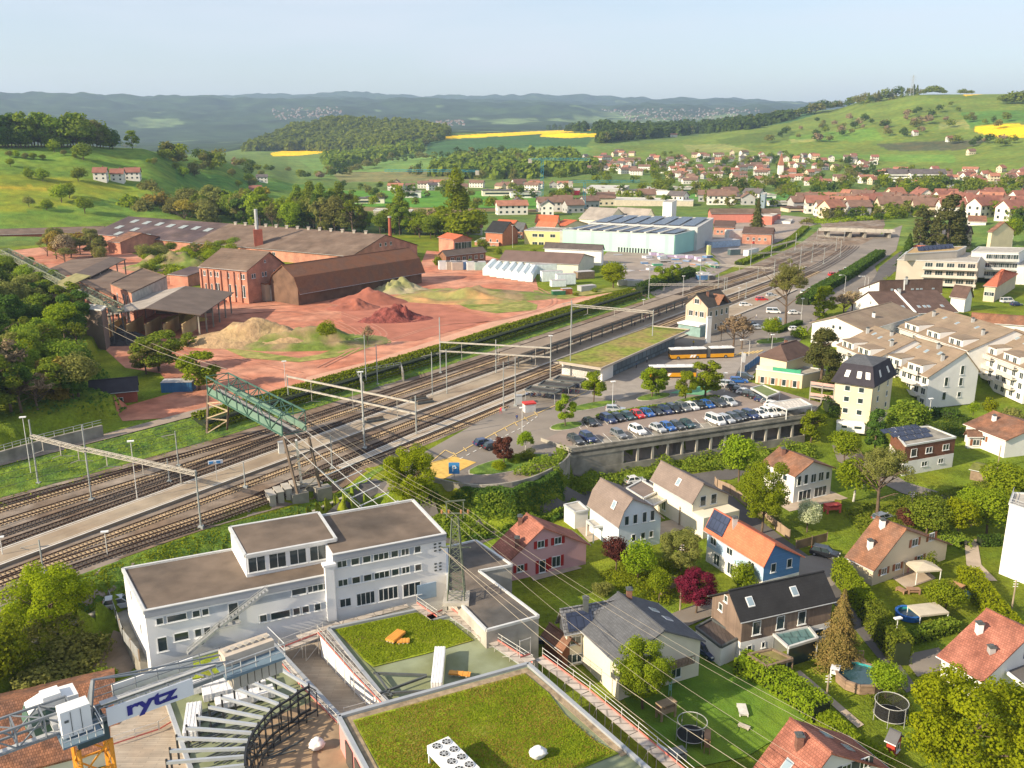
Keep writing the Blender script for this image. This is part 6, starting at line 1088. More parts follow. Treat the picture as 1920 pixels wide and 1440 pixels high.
 # hillside wood on the left: trees on the slope
rt=random.Random(11)
k_=0
for i in range(900):
 x=rt.uniform(-60,265);y=rt.uniform(505,800)
 if y>790-max(0,x)*.25 and x>0:continue
 if x>100 and(y<600):continue
 if x>150 and not(630<y<690):continue
 if 100<x<235 and 660<y<705:continue
 if 150<x<270 and y>690:continue
 p=G(x,y);
 if p.y<60 or not bool(sdist(np.array([p.x]),np.array([p.y]),HILL)[0]>1):continue
 k_+=1
 if k_>96:break
 kd=rt.choice(['dense','round','tall','tall','sparse']);lf=rt.choice(['dark','dark','mid','mid','olive','brown' if kd=='sparse' else 'fresh'])
 tree(p,rt.uniform(7,13),kd,lf,"{} tree of the shaded wood on the left slope",rt.uniform(1.,1.5),1,"trees of the wood on the left slope")
def scatter(poly,n,kinds,leafs,h,label,group,big=0,w=(.9,1.4),seed=1,cat=None):
 r_=random.Random(seed);xs=[a[0]for a in poly];ys=[a[1]for a in poly];c=0;out=[]
 for _ in range(n*60):
  x,y=r_.uniform(min(xs),max(xs)),r_.uniform(min(ys),max(ys))
  if not inpoly(np.array([x]),np.array([y]),poly)[0]:continue
  p=G(x,y);c+=1;out.append(tree(p,r_.uniform(*h),r_.choice(kinds),r_.choice(leafs),label,r_.uniform(*w),big,group,cat))
  if c>=n:break
 return out
 # belt of trees behind the brickworks
r_=random.Random(3)
for i in range(84):
 x=110+i*6.7+r_.uniform(-4,4);
 if 235<x<700:yb=418+(x-235)*.045+r_.uniform(-13,6)
 else:yb=405+r_.uniform(-18,8)
 lf='gold' if i in(28,29,34,35,58,31)else r_.choice(['mid','mid','olive','fresh','olive','dark','olive']);kd=r_.choice(['tall','round','tall','dense','sparse'])
 tree(P(x,yb,2),r_.uniform(17,27),kd,lf,"golden budding tree in the belt behind the brickworks hall" if lf=='gold' else "{} tree in the tree belt behind the brickworks hall",r_.uniform(.8,1.3),1 if i%2 else 0,"trees in the belt behind the brickworks")
for x,yt,yb in[(560,345,425),(585,338,428),(603,342,430),(625,352,430),(638,340,430),(550,365,425),(752,348,430),(857,315,440),(866,350,440)]:treepx((x,yb),yt,2,kind='poplar',leaf='mid' if x<700 else 'fresh',label="slim upright poplar rising from the tree belt" if x<700 else "tall poplar standing right of the brickworks hall",w=1.5,big=1,group="poplars near the brickworks")
for i in range(34):x=640+r_.uniform(0,245);treepx((x,428+(x-640)*.06+r_.uniform(-10,12)),395+r_.uniform(-14,14),2,kind=r_.choice(['round','dense','sparse','tall']),leaf=r_.choice(['mid','fresh','brown','olive','fresh']),label="{} tree between the brickworks and the orange roofed houses",w=r_.uniform(1,1.6),big=1 if i%2 else 0,group="trees between brickworks and houses")
for i in range(46):x=268+r_.uniform(0,185);y=495-(x-275)*.12+r_.uniform(-14,18);treepx((x,y),y-r_.uniform(18,34),3,kind=r_.choice(['bush','round','dense','sparse']),leaf=r_.choice(['fresh','lime','mid','olive']),label="{} young tree on the bushy mound before the brickworks hall",w=r_.uniform(1.1,1.7),big=1,group="young trees on the bushy mound")
for i in range(16):x=85+r_.uniform(0,105);y=490+r_.uniform(-22,8);treepx((x,y),y-r_.uniform(35,55),2.5,kind=r_.choice(['sparse','round','tall']),leaf=r_.choice(['olive','gold','brown','olive']),label="{} tree left of the open sheds",w=r_.uniform(1.1,1.5),big=1,group="budding trees left of the sheds")
for i,(x,y,t)in enumerate([(730,525,505),(745,528,508),(760,532,515),(775,530,512),(690,530,515),(720,535,520),(1080,555,545),(1115,548,538)]):treepx((x,y),t,2.5,kind='bush',leaf=['fresh','mid','lime'][i%3],label="{} shrub at the edge of the clay yard",w=1.3,big=0,group="bushes in the clay yard")
for x,y,t in[(905,470,445),(935,478,462),(822,500,478),(945,500,485),(1000,480,465),(880,500,485),(855,430,405),(900,430,405)]:treepx((x,y),t,2,kind='round',leaf='fresh',label="green tree between the brick houses and halls",w=1.2,big=0,group="trees between the brick buildings")
# left hill: crown wood, orchard trees, lone trees
for i in range(46):x=-20+i*6.1;p=G(x,276+max(0,(x-120))*.02+r_.uniform(-2.5,1.5));tree(p,r_.uniform(20,26)*(1-max(0,(x-150))/260),r_.choice(['round','dense','tall']),r_.choice(['mid','olive','dark','mid','gold' if i%6==0 else 'mid']),"{} tree in the wood crowning the left hill",r_.uniform(1.,1.4),0,"trees on the crest of the left hill")
for x,y,h in[(18,295,7),(30,296,7),(48,298,6),(63,299,7),(80,300,6),(20,313,8),(55,388,9),(88,395,10),(155,300,18),(102,285,12),(120,292,6),(140,296,5),(147,340,14),(280,308,6),(290,308,7),(330,318,8),(365,330,16),(380,320,9),(400,318,10),(345,332,12),(55,335,10),(80,340,11),(115,380,16),(130,372,14),(435,330,10),(447,352,9),(468,345,14),(475,350,12),(490,330,10),(500,320,11),(160,400,14),(95,275,12)]:
 tree(G(x,y),h*.8,r_.choice(['round','dense']),r_.choice(['mid','olive','fresh']),"lone {} tree on the meadows of the left hill",1.3,0,"lone trees on the left hill meadows")
for i in range(40):x=300+r_.uniform(0,330);y=292+max(0,x-300)*.13+r_.uniform(-4,14);tree(G(x,y),r_.uniform(9,17),r_.choice(['round','dense','tall','sparse']),r_.choice(['mid','olive','dark','fresh','brown']),"tree on the far shoulder of the left hill",1.3,0,"trees on the shoulder of the left hill")
# valley, village and right hill
scatter([(1090,315),(1260,290),(1500,295),(1780,330),(1920,330),(1920,360),(1250,352),(1100,345)],210,['round','dense','tall'],['dark','mid','mid','olive','fresh'],(8,14),"green tree standing among the village houses","trees among the village houses",0,seed=21)
scatter([(1230,350),(1930,352),(1930,372),(1230,366)],80,['round','dense','tall'],['mid','dark','mid','olive','fresh'],(10,17),"tree in the belt between the village and the meadow","trees in the belt below the village",0,seed=22)
scatter([(740,318),(960,300),(1120,290),(1110,338),(880,345),(750,335)],40,['round','dense','tall'],['mid','dark','olive'],(12,20),"tree on the slope left of the village","trees on the slope left of the village",0,seed=23)
scatter([(1530,225),(1640,225),(1780,200),(1900,215),(1900,290),(1700,260),(1400,275)],75,['round','dense'],['mid','dark','olive','brown'],(9,20),"single tree on the open slope of the right hill","trees dotted over the right hill",0,seed=24)
scatter([(1480,385),(1700,385),(1930,395),(1930,440),(1840,400),(1690,415),(1560,420)],120,['round','dense','tall','bush'],['mid','fresh','olive','dark'],(6,12),"{} garden tree among the houses beyond the railway bridge","garden trees beyond the bridge",0,seed=25)
scatter([(650,378),(900,372),(1050,385),(900,400),(680,398)],16,['round','dense'],['mid','fresh','olive'],(6,12),"small tree on the flat meadow of the valley","trees on the valley meadow",0,seed=26)
scatter([(640,352),(1060,352),(1500,366),(1500,392),(1100,384),(900,372),(660,376)],90,['round','dense','tall'],['mid','dark','fresh','olive'],(7,13),'x','trees between the valley halls',0,seed=27)
for i in range(26):x=1560+i*6.6+r_.uniform(-2,2);y=206-(x-1560)*.19+r_.uniform(-1,2);tree(G(x,max(y,176)),r_.uniform(17,28),r_.choice(['round','conifer','dense','conifer' if i>12 else 'round']),r_.choice(['mid','olive','dark']),"tree on the skyline ridge of the right hill",1.3,0,"trees on the right skyline ridge")
for x,h in[(1735,14),(1742,20),(1750,22),(1758,20),(1766,14),(1770,12),(1800,12),(1806,14),(1815,12),(1822,11),(1880,18),(1890,24),(1900,26),(1910,26),(1920,26),(1895,20),(1905,22)]:tree(G(x,178 if x<1870 else 195),h,'dense','mid',"dark tree clump on the right hilltop",1.6,0,"tree clumps on the right hilltop")
def ridge_line(pts,n,h,lab,grp,seed):
 r_=random.Random(seed)
 for i in range(n):
  f=i/(n-1)*(len(pts)-1);j=min(int(f),len(pts)-2);q=Vector(pts[j]).lerp(Vector(pts[j+1]),f-j);tree(G(q.x+r_.uniform(-2,2),q.y+r_.uniform(-1,1.5)),r_.uniform(*h),r_.choice(['round','dense','tall']),r_.choice(['mid','dark','olive']),lab,r_.uniform(1.1,1.7),0,grp)
ridge_line([(1130,270),(1200,258),(1300,250),(1400,236),(1480,222),(1550,208)],52,(18,30),"dark tree of the wood band below the skyline","trees of the wood band below the skyline",31)
ridge_line([(640,308),(760,285),(830,262)],26,(14,22),"tree of the diagonal wood on the mid hill","trees of the diagonal wood",32)
ridge_line([(640,330),(730,305),(830,296),(940,288)],24,(10,18),"tree in the hedgerow across the mid slope","trees in the mid slope hedgerow",33)
# hedges
def hedge(label,line,w,h,leaf='mid',z=None,dens=70,size=.32,name="hedge",cat="hedge"):
 ln=spline(line,1.);rng=np.random.default_rng(len(label));C_,Nn=[],[]
 for a,b in zip(ln,ln[1:]):
  d=(b-a).normalized();s=Vector((-d.y,d.x,0));n=int(dens*(b-a).length)
  t=rng.uniform(0,1,n);o=rng.uniform(-1,1,n);q=rng.uniform(0,1,n);face=rng.uniform(0,1,n)<.45
  off=np.where(face,o*w/2,np.sign(o)*w/2*rng.uniform(.8,1.08,n));zz=np.where(face,h*rng.uniform(.86,1.08,n),h*q)
  p=np.array(a)[None]+np.array(b-a)[None]*t[:,None]+np.array(s)[None]*off[:,None];bz=TZ(p[:,0],p[:,1])if z is None else np.full(n,z);p[:,2]=bz+zz;C_.append(p)
  nn=np.array(s)[None]*np.sign(o)[:,None]*(~face)[:,None]+np.array([0,0,1.])[None]*face[:,None]+np.array([0,0,.25]);Nn.append(nn)
 C_=np.concatenate(C_);Nn=np.concatenate(Nn);V,Fc=leaves(C_,Nn,size,rng,jit=.6);t_=thing(name,label,cat,ln[0]);V-=np.array(ln[0])
 link("foliage",npmesh("foliage",V,Fc,LF[leaf]),t_)
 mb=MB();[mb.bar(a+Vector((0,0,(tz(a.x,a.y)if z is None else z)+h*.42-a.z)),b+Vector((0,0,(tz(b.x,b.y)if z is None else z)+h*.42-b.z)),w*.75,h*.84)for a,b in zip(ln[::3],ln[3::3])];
 if mb.v:mb.build("dark_core",mat("hedge_core",(.02,.03,.01),1,.2),t_)  # solid near-black box core added inside the leaf cards, no real branchwork
 return t_
edge_=lambda s:float(np.interp(s,[0,60,90,120,180,330,420],[166,160,155,152,149,146.5,150]))
hedge("long tall green hedge between the tracks and the clay yard",[ST(s,edge_(s)+5.5,1.5)for s in(118,140,170,200,240,280,320)],5.5,1.3,'fresh',dens=190,size=.38)
hedge("dark hedge continuing along the tracks toward the bridge",[ST(s,edge_(s)+5,1.5)for s in(322,350,380)],3.5,3,'dark',dens=60,size=.6)
hedge("tall clipped hedge along the shaded lane, upper part",[P(1568,1085,-6),P(1610,1140,-6),P(1625,1165,-6)],2.,3.6,'fresh',dens=420,size=.22)
hedge("tall clipped dark hedge along the shaded lane, lower part",[P(1630,1170,-6),P(1680,1235,-6),P(1690,1248,-6)],2.6,3.8,'mid',dens=420,size=.22)
hedge("broad bright hedge on the right garden border",[P(1812,1085,-6),P(1850,1140,-6),P(1900,1200,-6),P(1940,1250,-6)],3.2,2.2,'lime',dens=300,size=.24)
hedge("low round hedge before the footpath",[P(1768,1010,-6),P(1800,1022,-6),P(1810,1030,-6)],2.4,1.6,'mid',dens=240,size=.24)
hedge("short hedge right of the footpath",[P(1835,1022,-6),P(1880,1020,-6)],2,1.5,'dark',dens=240,size=.24)
hedge("garden hedge between the lawn and the pool garden",[P(1385,1255,-6),P(1430,1275,-6),P(1480,1305,-6),P(1540,1350,-6)],3.2,2.4,'fresh',dens=300,size=.26)
hedge("clipped hedge by the salmon roofed house",[P(1700,1205,-6),P(1790,1180,-6)],2.,1.6,'mid',dens=220,size=.25)
hedge("dark hedge under the cream apartment block",[P(1545,800,-5),P(1620,790,-5)],2.5,2.6,'dark',dens=200,size=.3)
hedge("long shaded hedge beside the station car park",[P(1505,572,0),P(1545,545,0),P(1590,520,0),P(1625,497,0),P(1650,480,0)],5,3.2,'dark',dens=90,size=.6)
hedge("dark ivy screen hedge in front of the tan apartments",[P(1700,770,-4),P(1760,765,-4),P(1800,770,-4)],3,1.8,'dark',dens=160,size=.3)
hedge("low green hedge at the traffic island",[P(1455,625,0),P(1500,608,0)],2,1.4,'dark',dens=100,size=.4)
hedge("green strip hedge along the factory siding",[P(1385,497,0),P(1430,478,0),P(1480,455,0),P(1510,438,0)],4,1.6,'mid',dens=50,size=.7)
hedge("low shrub row along the parked cars on the deck",[P(1120,786,0),P(1200,772,0),P(1300,757,0),P(1345,748,0)],1.6,.9,'mid',dens=90,size=.35)
# overgrown slopes
def scrub(label,poly,n,h,leaf,size=.4,z=None,seed=1):
 rng=np.random.default_rng(seed);xs=[p[0]for p in poly];ys=[p[1]for p in poly];X=rng.uniform(min(xs),max(xs),n*3);Yv=rng.uniform(min(ys),max(ys),n*3);k=inpoly(X,Yv,[(p[0],p[1])for p in poly]);X,Yv=X[k][:n],Yv[k][:n]
 zz=TZ(X,Yv)if z is None else np.full(len(X),z);bumps=np.clip(vnoise(X,Yv,3.2,seed)+.35,0,1);zz=zz+bumps*h*rng.uniform(.2,1.1,len(X));V,Fc=leaves(np.stack([X,Yv,zz],1),np.tile(np.array([[0,-.3,1.]]),(len(X),1)),size,rng)
 o=link("undergrowth",npmesh("undergrowth",V,Fc,LF[leaf]));return tag(o,label,"undergrowth",kind='stuff')
scrub("overgrown green slope below the parking deck",px(-6,(1040,905),(1100,885),(1300,862),(1520,835),(1540,860),(1400,880),(1250,890),(1180,910),(1080,935),(1000,955),(960,950)),18000,3.4,'mid',.34,seed=2)
scrub("dark ivy slope below the curved retaining wall",px(-6,(752,958),(800,965),(860,985),(960,985),(1075,945),(1085,955),(1010,985),(900,1010),(870,1020),(800,1000)),12000,2.6,'mid',.34,seed=3)
scrub("grass and weeds on the railway side bank",[ST(s,t)for s,t in[(60,152),(90,150),(128,150.5),(180,148),(330,146.5),(330,150),(180,152),(120,160),(60,168)]],14000,1.,'fresh',.3,seed=4)
scrub("shaded undergrowth beneath the left slope wood",px(4,(-60,820),(140,790),(240,760),(200,690),(100,600),(-60,540)),16000,2.,'dark',.5,seed=5)
scrub("rough garden growth behind the beige house",px(-6,(1120,1080),(1200,1040),(1300,1070),(1250,1140),(1180,1120)),4500,1.6,'fresh',.26,seed=6)
scrub("rough shrubs behind the veranda house garden",px(-6,(1380,930),(1440,950),(1480,1000),(1440,990)),3500,1.8,'olive',.26,seed=7)
scrub("shrubs along the garden behind the boarded house",px(-6,(1580,960),(1720,930),(1860,900),(1900,960),(1760,1000),(1620,1010)),9000,1.8,'mid',.32,seed=8)
scrub("bushy growth on the earth mound",px(4,(270,500),(330,470),(440,470),(450,495),(350,520)),12000,4.5,'fresh',.9,seed=9)
scrub("garden plants below the chalet lawn",px(-6,(1620,1290),(1700,1300),(1720,1340),(1640,1350)),3000,1.2,'mid',.25,seed=10)
scrub("low green growth along the bottom right lawn edge",px(-6,(1500,1330),(1560,1350),(1680,1440),(1640,1450)),4000,1.8,'fresh',.25,seed=12)
scrub("scrub below the left street",px(-6,(-40,1280),(100,1235),(165,1220),(175,1280),(215,1300),(100,1320),(-40,1330)),9000,2.2,'olive',.26,seed=13)
scrub("shrubs by the upper street",px(0,(1620,560),(1660,520),(1700,505),(1720,520),(1650,590)),2500,1.5,'mid',.5,seed=14)
scrub("shaded garden bank under the tall gable",px(-5,(1690,780),(1800,770),(1850,790),(1830,815),(1700,810)),5000,1.2,'dark',.3,seed=15)
scrub("green bank beyond the railway bridge",px(0,(1500,425),(1700,405),(1700,425),(1530,432)),5000,2.5,'fresh',1.,seed=16)
# far woods: masses of crowns no one could count
def wood(label,poly,n,h,leaf,seed):
 rng=np.random.default_rng(seed);xs=[p[0]for p in poly];ys=[p[1]for p in poly];pts=[]
 while len(pts)<n:
  x,y=rng.uniform(min(xs),max(xs)),rng.uniform(min(ys),max(ys))
  if inpoly(np.array([x]),np.array([y]),poly)[0]:pts.append(G(x,y))
 Vs,Fs,o=[],[],0;q=46
 for p in pts:
  hh=rng.uniform(*h);d=unit(q,rng);d[:,2]=abs(d[:,2])*1.;c=np.array(p)[None]+d*np.array([hh*.42,hh*.42,hh])*rng.uniform(.85,1,(q,1));V,Fc=leaves(c,d,hh*.36,rng,jit=.45);Vs.append(V);Fs.append(Fc+o);o+=len(V)
 V=np.concatenate(Vs);c0=V.mean(0);ob=link("far_wood",npmesh("far_wood",V-c0,np.concatenate(Fs),LF[leaf]));ob.location=c0;return tag(ob,label,"wood",kind='stuff')
wood("dense wood covering the rounded mid hill",[(458,284),(500,262),(560,240),(640,229),(700,232),(780,237),(845,246),(830,262),(760,275),(690,285),(560,283)],1500,(16,26),'mid',41)
wood("wood at the foot of the mid hill",[(600,300),(680,296),(760,278),(800,270),(790,285),(700,305),(620,318)],320,(12,20),'mid',42)
wood("dark wood strip along the far valley",[(900,246),(1140,238),(1300,238),(1400,232),(1480,218),(1490,224),(1400,244),(1200,262),(1120,268),(1140,250),(1000,243)],520,(16,26),'dark',43)
wood("wood on the slopes between mid hill and village",[(850,300),(960,292),(1060,285),(1080,300),(1120,320),(1050,335),(900,338),(800,330)],300,(12,20),'mid',44)
def far_trees():
 ks=sorted(set(t[3]for t in FAR));Vs,Fs,Ms,o=[],[],[],0;rng=np.random.default_rng(77)
 for p,h,kind,leaf,w in FAR:
  kd='conifer' if kind=='conifer' else('tall' if kind=='tall' else 'dense');N=260;c,nr,rg=crown_pts(kd,N,int(rng.integers(0,9)));V,Fc=leaves(c,nr,.085,rg);t=rng.uniform(0,6.28);ca,sa=math.cos(t),math.sin(t)
  X=(V[:,0]*ca-V[:,1]*sa)*h*w*1.15+p[0];Yv=(V[:,0]*sa+V[:,1]*ca)*h*w*1.15+p[1];Zv=(V[:,2]-.16)*h*1.18+p[2];Vs.append(np.stack([X,Yv,Zv],1));Fs.append(Fc+o);o+=len(V);Ms.append(np.full(N,ks.index(leaf)))
 V=np.concatenate(Vs);c0=V.mean(0);me=npmesh("far_trees",V-c0,np.concatenate(Fs));[me.materials.append(LF[k])for k in ks];me.polygons.foreach_set("material_index",np.concatenate(Ms).astype(np.int32));ob=link("far_trees",me);ob.location=c0
 tag(ob,"countless trees of the far village, hedgerows, ridges and hill slopes","trees",kind='stuff')
far_trees()
scrub("sedum tufts on the big green roof",px(3.,(665,1353),(985,1266),(1030,1302),(1060,1342),(1105,1386),(1150,1412),(1090,1440),(1000,1470),(745,1500)),42000,.16,'fresh',.13,z=3.02,seed=21)
scrub("dry sedum tufts on the big green roof",px(3.,(665,1353),(985,1262),(1060,1342),(1150,1412),(1000,1470),(745,1500)),12000,.18,'gold',.12,z=3.02,seed=22)
scrub("sedum tufts on the middle roof",px(-.36,(630,1181),(780,1150),(838,1163),(884,1200),(800,1223),(700,1248),(682,1234)),12000,.16,'fresh',.14,z=-.34,seed=23)
scrub("tall grass on the bank above the lower street",[ST(s,t)for s,t in((20,117),(60,118.5),(85,116),(112,112),(116,110),(20,110))],22000,.5,'fresh',.26,seed=24)
scrub("dark ivy hanging on the slope under the curved wall",px(-3.5,(768,938),(860,950),(960,950),(1062,912),(1085,935),(1010,968),(900,990),(840,985),(780,968)),15000,1.3,'dark',.3,seed=31)
# ---------------------------------------------------------------- rail furniture, lamps, wires
M_POST=mat("post_grey",(.34,.36,.35),.6,.2,.6,metal=.2);M_BEAM=mat("pale_beam",(.40,.37,.32),.7,.18,.8)
def mast(t_,base,topy,r_=.16,z=0.,name="mast",m_=None):
 p=P(*base,z);h=zat(p,topy);mb=MB();mb.tube(p,(p.x,p.y,h),r_,r_*.8,8);mb.box((p.x,p.y,z-.3),(.8,.8,.7));mb.build(name,m_ or M_POST,t_);return p,h
def at_xy(p,topy):return Vector((p.x,p.y,zat(p,topy)))
def hangers(t_,a,b,n,lab="hanger"):
 for i in range(n):
  q=a.lerp(b,(i+.6)/n);mb=MB();mb.bar(q,q-Vector((0,0,2.3)),.12);mb.bar(q-Vector((0,0,2.3)),q+Vector((1.6,1.6,-2.9)),.09);mb.bar(q-Vector((0,0,2.2)),q+Vector((-1.2,-.8,-2.5)),.09);mb.build(lab,M_BEAM,t_)
def gantry(label,bases,beams,lattice=True,nh=3,group="catenary gantries"):
 p0=P(*bases[0][0],0);t_=thing("catenary_gantry",label,"gantry",p0,group=group);ps=[mast(t_,b,ty)for b,ty in bases]
 for(i,y0),(j,y1)in beams:
  a,b=at_xy(ps[i][0],y0),at_xy(ps[j][0],y1);b.z=a.z=(a.z+b.z)/2;mb=MB()
  if lattice:
   L_=(b-a).length;n=int(L_/.9);truss(mb,a-Vector((0,0,.3)),b-Vector((0,0,.3)),.45,.6,n,.05)
  else:mb.bar(a,b,.32,.36);
  mb.build("beam",M_BEAM,t_);hangers(t_,a,b,nh)
 return t_,ps
gantry("lattice gantry with three masts at the left end of the platform",[((72,908),787),((172,938),797),((377,990),882)],[((0,820),(1,842)),((1,842),(2,888))],nh=3)
gantry("double beam gantry beside the green bridge",[((542,762),702),((684,842),697),((781,817),742)],[((0,712),(2,748)),((0,730),(2,770))],lattice=False,nh=3)
gantry("double beam gantry at the near end of the platform canopy",[((826,700),595),((930,703),637),((1032,713),632)],[((0,634),(2,660)),((0,651),(2,677))],lattice=False,nh=3)
gantry("lattice gantry spanning the platform canopy",[((1071,642),566),((1222,658),581)],[((0,572),(1,586))])
gantry("lattice gantry in front of the station building",[((1216,560),498),((1357,560),520)],[((0,529),(1,538))])
gantry("lattice gantry behind the station building",[((1312,535),480),((1449,545),486)],[((0,495),(1,503))])
gantry("lattice gantry before the thin leaved tree",[((1407,500),456),((1522,492),457)],[((0,470),(1,474))])
gantry("short lattice gantry near the siding",[((1446,480),440),((1491,468),437)],[((0,456),(1,456))],nh=1)
gantry("lattice gantry over the curve",[((1491,470),437),((1567,470),443)],[((0,452),(1,456))])
gantry("far lattice gantry just before the road bridge",[((1531,452),430),((1582,455),432)],[((0,443),(1,444))],nh=2)
for i,(b,ty,lab)in enumerate([((1069,708),562,"very tall slim mast in front of the green bus shelter roof"),((335,875),808,"single catenary mast beside the upper track"),((82,1075),1012,"catenary mast behind the left lime tree"),((318,905),860,"short signal mast between the tracks"),((460,915),866,"signal mast with box at the platform edge"),((623,880),815,"catenary mast right of the green bridge legs"),((811,745),660,"grey twin mast on the platform, left post"),((838,742),655,"grey twin mast on the platform, right post"),((944,770),678,"grey twin mast by the second platform, left post"),((966,762),670,"grey twin mast by the second platform, right post"),((687,725),628,"slim twin post above the stairwell, left one"),((708,722),645,"slim twin post above the stairwell, right one"),((1346,545),512,"mast between the far tracks"),((1362,548),520,"short mast between the far tracks"),((1420,530),500,"mast beside the far platform"),((1500,500),462,"mast in the grass between tracks"),((1544,495),463,"mast beside the curve"),((1575,482),450,"mast on the outside of the curve"),((1398,560),530,"mast beside the far end of the platform"),((1480,520),480,"mast near the parking by the tracks")]):
 t_=thing("catenary_mast",lab,"mast",P(*b,0));p,h=mast(t_,b,ty,.13);mb=MB();mb.bar((p.x,p.y,h-.6),(p.x-2.4,p.y-.8,h-.9),.09);mb.bar((p.x-2.4,p.y-.8,h-.9),(p.x-1.4,p.y-.3,h-1.5),.08);mb.build("arm",M_BEAM,t_)
 # lamps
def lamp(base,topy,lab,z=0.,group=None,curved=False,head=(1.1,.5)):
 p=P(*base,z);h=zat(p,topy);t_=thing("street_lamp",lab,"street lamp",p,group=group);mb=MB();mb.tube(p,(p.x,p.y,h),.09,.06,7)
 if curved:mb.tube((p.x,p.y,h),(p.x-.9,p.y-.3,h+.6),.06,.05,6);mb.tube((p.x-.9,p.y-.3,h+.6),(p.x-2.2,p.y-.6,h+.6),.05,.05,6)
 mb.build("pole",ALU,t_);mb=MB();q=(p.x-(2.5 if curved else 0),p.y-(.7 if curved else 0),h+(.5 if curved else 0));mb.box(q,(head[0],head[1],.18),.3);mb.build("lamp_head",WHITE,t_);return t_
for b,ty,z_,cv,lab in[((210,1105),998,-5.8,0,"tall street lamp beside the left retaining wall"),((258,940),828,0,0,"platform lamp rising over the lattice beam"),((60,900),783,0,0,"lamp on the leftmost gantry mast"),((5,1040),1008,.5,0,"platform lamp at the left edge"),((682,830),698,0,0,"lamp beside the stairwell"),((537,745),678,0,0,"lamp on the double beam gantry"),((979,812),765,0,0,"short lamp post by the red ticket hut"),((1148,770),716,0,0,"lamp post at the plaza edge"),((1032,690),630,0,0,"white lamp by the canopy end"),((1240,863),823,-6,0,"white lamp post in front of the parking deck"),((1740,795),748,-4,0,"lamp post by the tan apartment house"),((1676,1222),1160,-6,0,"white lamp post beside the shaded lane"),((1404,668),640,0,1,"curved lamp by the bus road"),((1446,665),628,0,0,"lamp before the guest house roof"),((1627,540),520,0,1,"curved lamp by the upper street"),((1620,548),520,0,1,"curved lamp above the pollarded trees"),((1583,552),518,0,1,"curved lamp left of the pollarded trees"),((1502,600),560,0,0,"lamp in the station car park"),((1280,560),518,.5,0,"platform lamp near the station building"),((1206,585),562,.5,0,"platform lamp over the canopy"),((1385,560),540,0,0,"lamp beside the rear gantry"),((961,470),423,1,0,"lamp between the brick house and the yellow office"),((1825,545),520,0,0,"lamp in the meadow by the salmon roof"),((1358,735),700,0,0,"short plaza lamp by the parked cars")]:
 lamp(b,ty,lab,z_,curved=bool(cv))
 # ballards / signs
def sign(base,topy,z,w,h,mats,lab,txt=None,name="sign",cat="sign",tcol=None):
 p=P(*base,z);H_=zat(p,topy);t_=thing(name,lab,cat,p);mb=MB();mb.tube(p,(p.x,p.y,H_),.06,n=6);mb.build("post",STEEL,t_);mb=MB();mb.box((p.x,p.y-.1,H_-h),(w,.1,h));mb.build("panel",mats,t_)
 if txt:text(txt,(p.x,p.y-.17,H_-h*.8),h*.8,tcol or WHITE,t_,rz=0)
 return t_
def text(s,loc,size,m_,parent,rz=0.,ext=.01,off=0.,name="lettering",width=None):
 cu=bpy.data.curves.new("t",'FONT');cu.body=s;cu.size=size;cu.extrude=ext;cu.offset=off;cu.align_x='CENTER';o=bpy.data.objects.new("t",cu);COL.objects.link(o);dg=bpy.context.evaluated_depsgraph_get();me=bpy.data.meshes.new_from_object(o.evaluated_get(dg));bpy.data.objects.remove(o)
 me.materials.clear();me.materials.append(m_);q=link(name,me,parent);
 if parent:q.location=Vector(loc)-parent.location
 else:q.location=loc
 q.rotation_euler=(math.pi/2,0,rz);return q
M_BSIGN=mat("sign_blue",(.05,.22,.50),.5,.05)
sign((852,905),867,-.5,2.,2.2,M_BSIGN,"blue parking sign beside the ramp","P","parking_sign")
for b,ty,z_,lab in[((407,900),864,.5,"blue and white platform sign at the left"),((1320,562),557,.5,"small white platform sign by the station house")]:
 p=P(*b,z_);t_=thing("platform_sign",lab,"sign",p);h=zat(p,ty);mb=MB();mb.tube(p,(p.x,p.y,h),.06);mb.build("post",STEEL,t_);mb=MB();mb.box((p.x,p.y,h-.6),(2.6,.12,.7),.35);mb.build("panel",mat("sign_white",(.7,.72,.75),.5),t_)
 for s_ in(-.7,.5):mb=MB();mb.box((p.x+s_,p.y-.1+s_*.35,h-.5),(.7,.1,.5),.35);mb.build("blue_field",M_BSIGN,t_)
p=P(1028,784,0);t_=thing("ticket_hut","small grey hut with bright red roof on the plaza","hut",P(992,772,0));q=P(992,772,0);mb=MB();mb.box((q.x,q.y,0),(2.6,1.8,2.),.35);mb.build("body",mat("hut_grey",(.5,.5,.5),.5),t_);mb=MB();mb.box((q.x,q.y,2.),(2.8,2.,.35),.35);mb.build("roof",REDM,t_)
q=P(972,758,0);t_=thing("switch_cabinet","grey metal cabinet beside the twin mast","cabinet",q);mb=MB();mb.box((q.x,q.y,0),(1.6,1.,2.2),.3);mb.build("body",ALU,t_);mb=MB();mb.box((q.x,q.y,2.2),(1.8,1.2,.12),.3);mb.build("lid",STEEL,t_)
for i,(x,y)in enumerate([(528,850),(776,612),(450,790),(462,788)]):
 if i==1:continue
 q=P(x,y,.5 if i==0 else .3);t_=thing("switch_cabinet",["pale cabinet on the platform under the green bridge","","left white relay box on the bank","right grey relay box on the bank"][i],"cabinet",q);mb=MB();mb.box(q,(1.1,.9,2.4 if i==0 else 1.5),.4);mb.build("body",mat("cab_white",(.55,.55,.52),.6),t_);mb=MB();mb.box((q.x,q.y,q.z+(2.4 if i==0 else 1.5)),(1.25,1.,.1),.4);mb.build("lid",STEEL,t_)
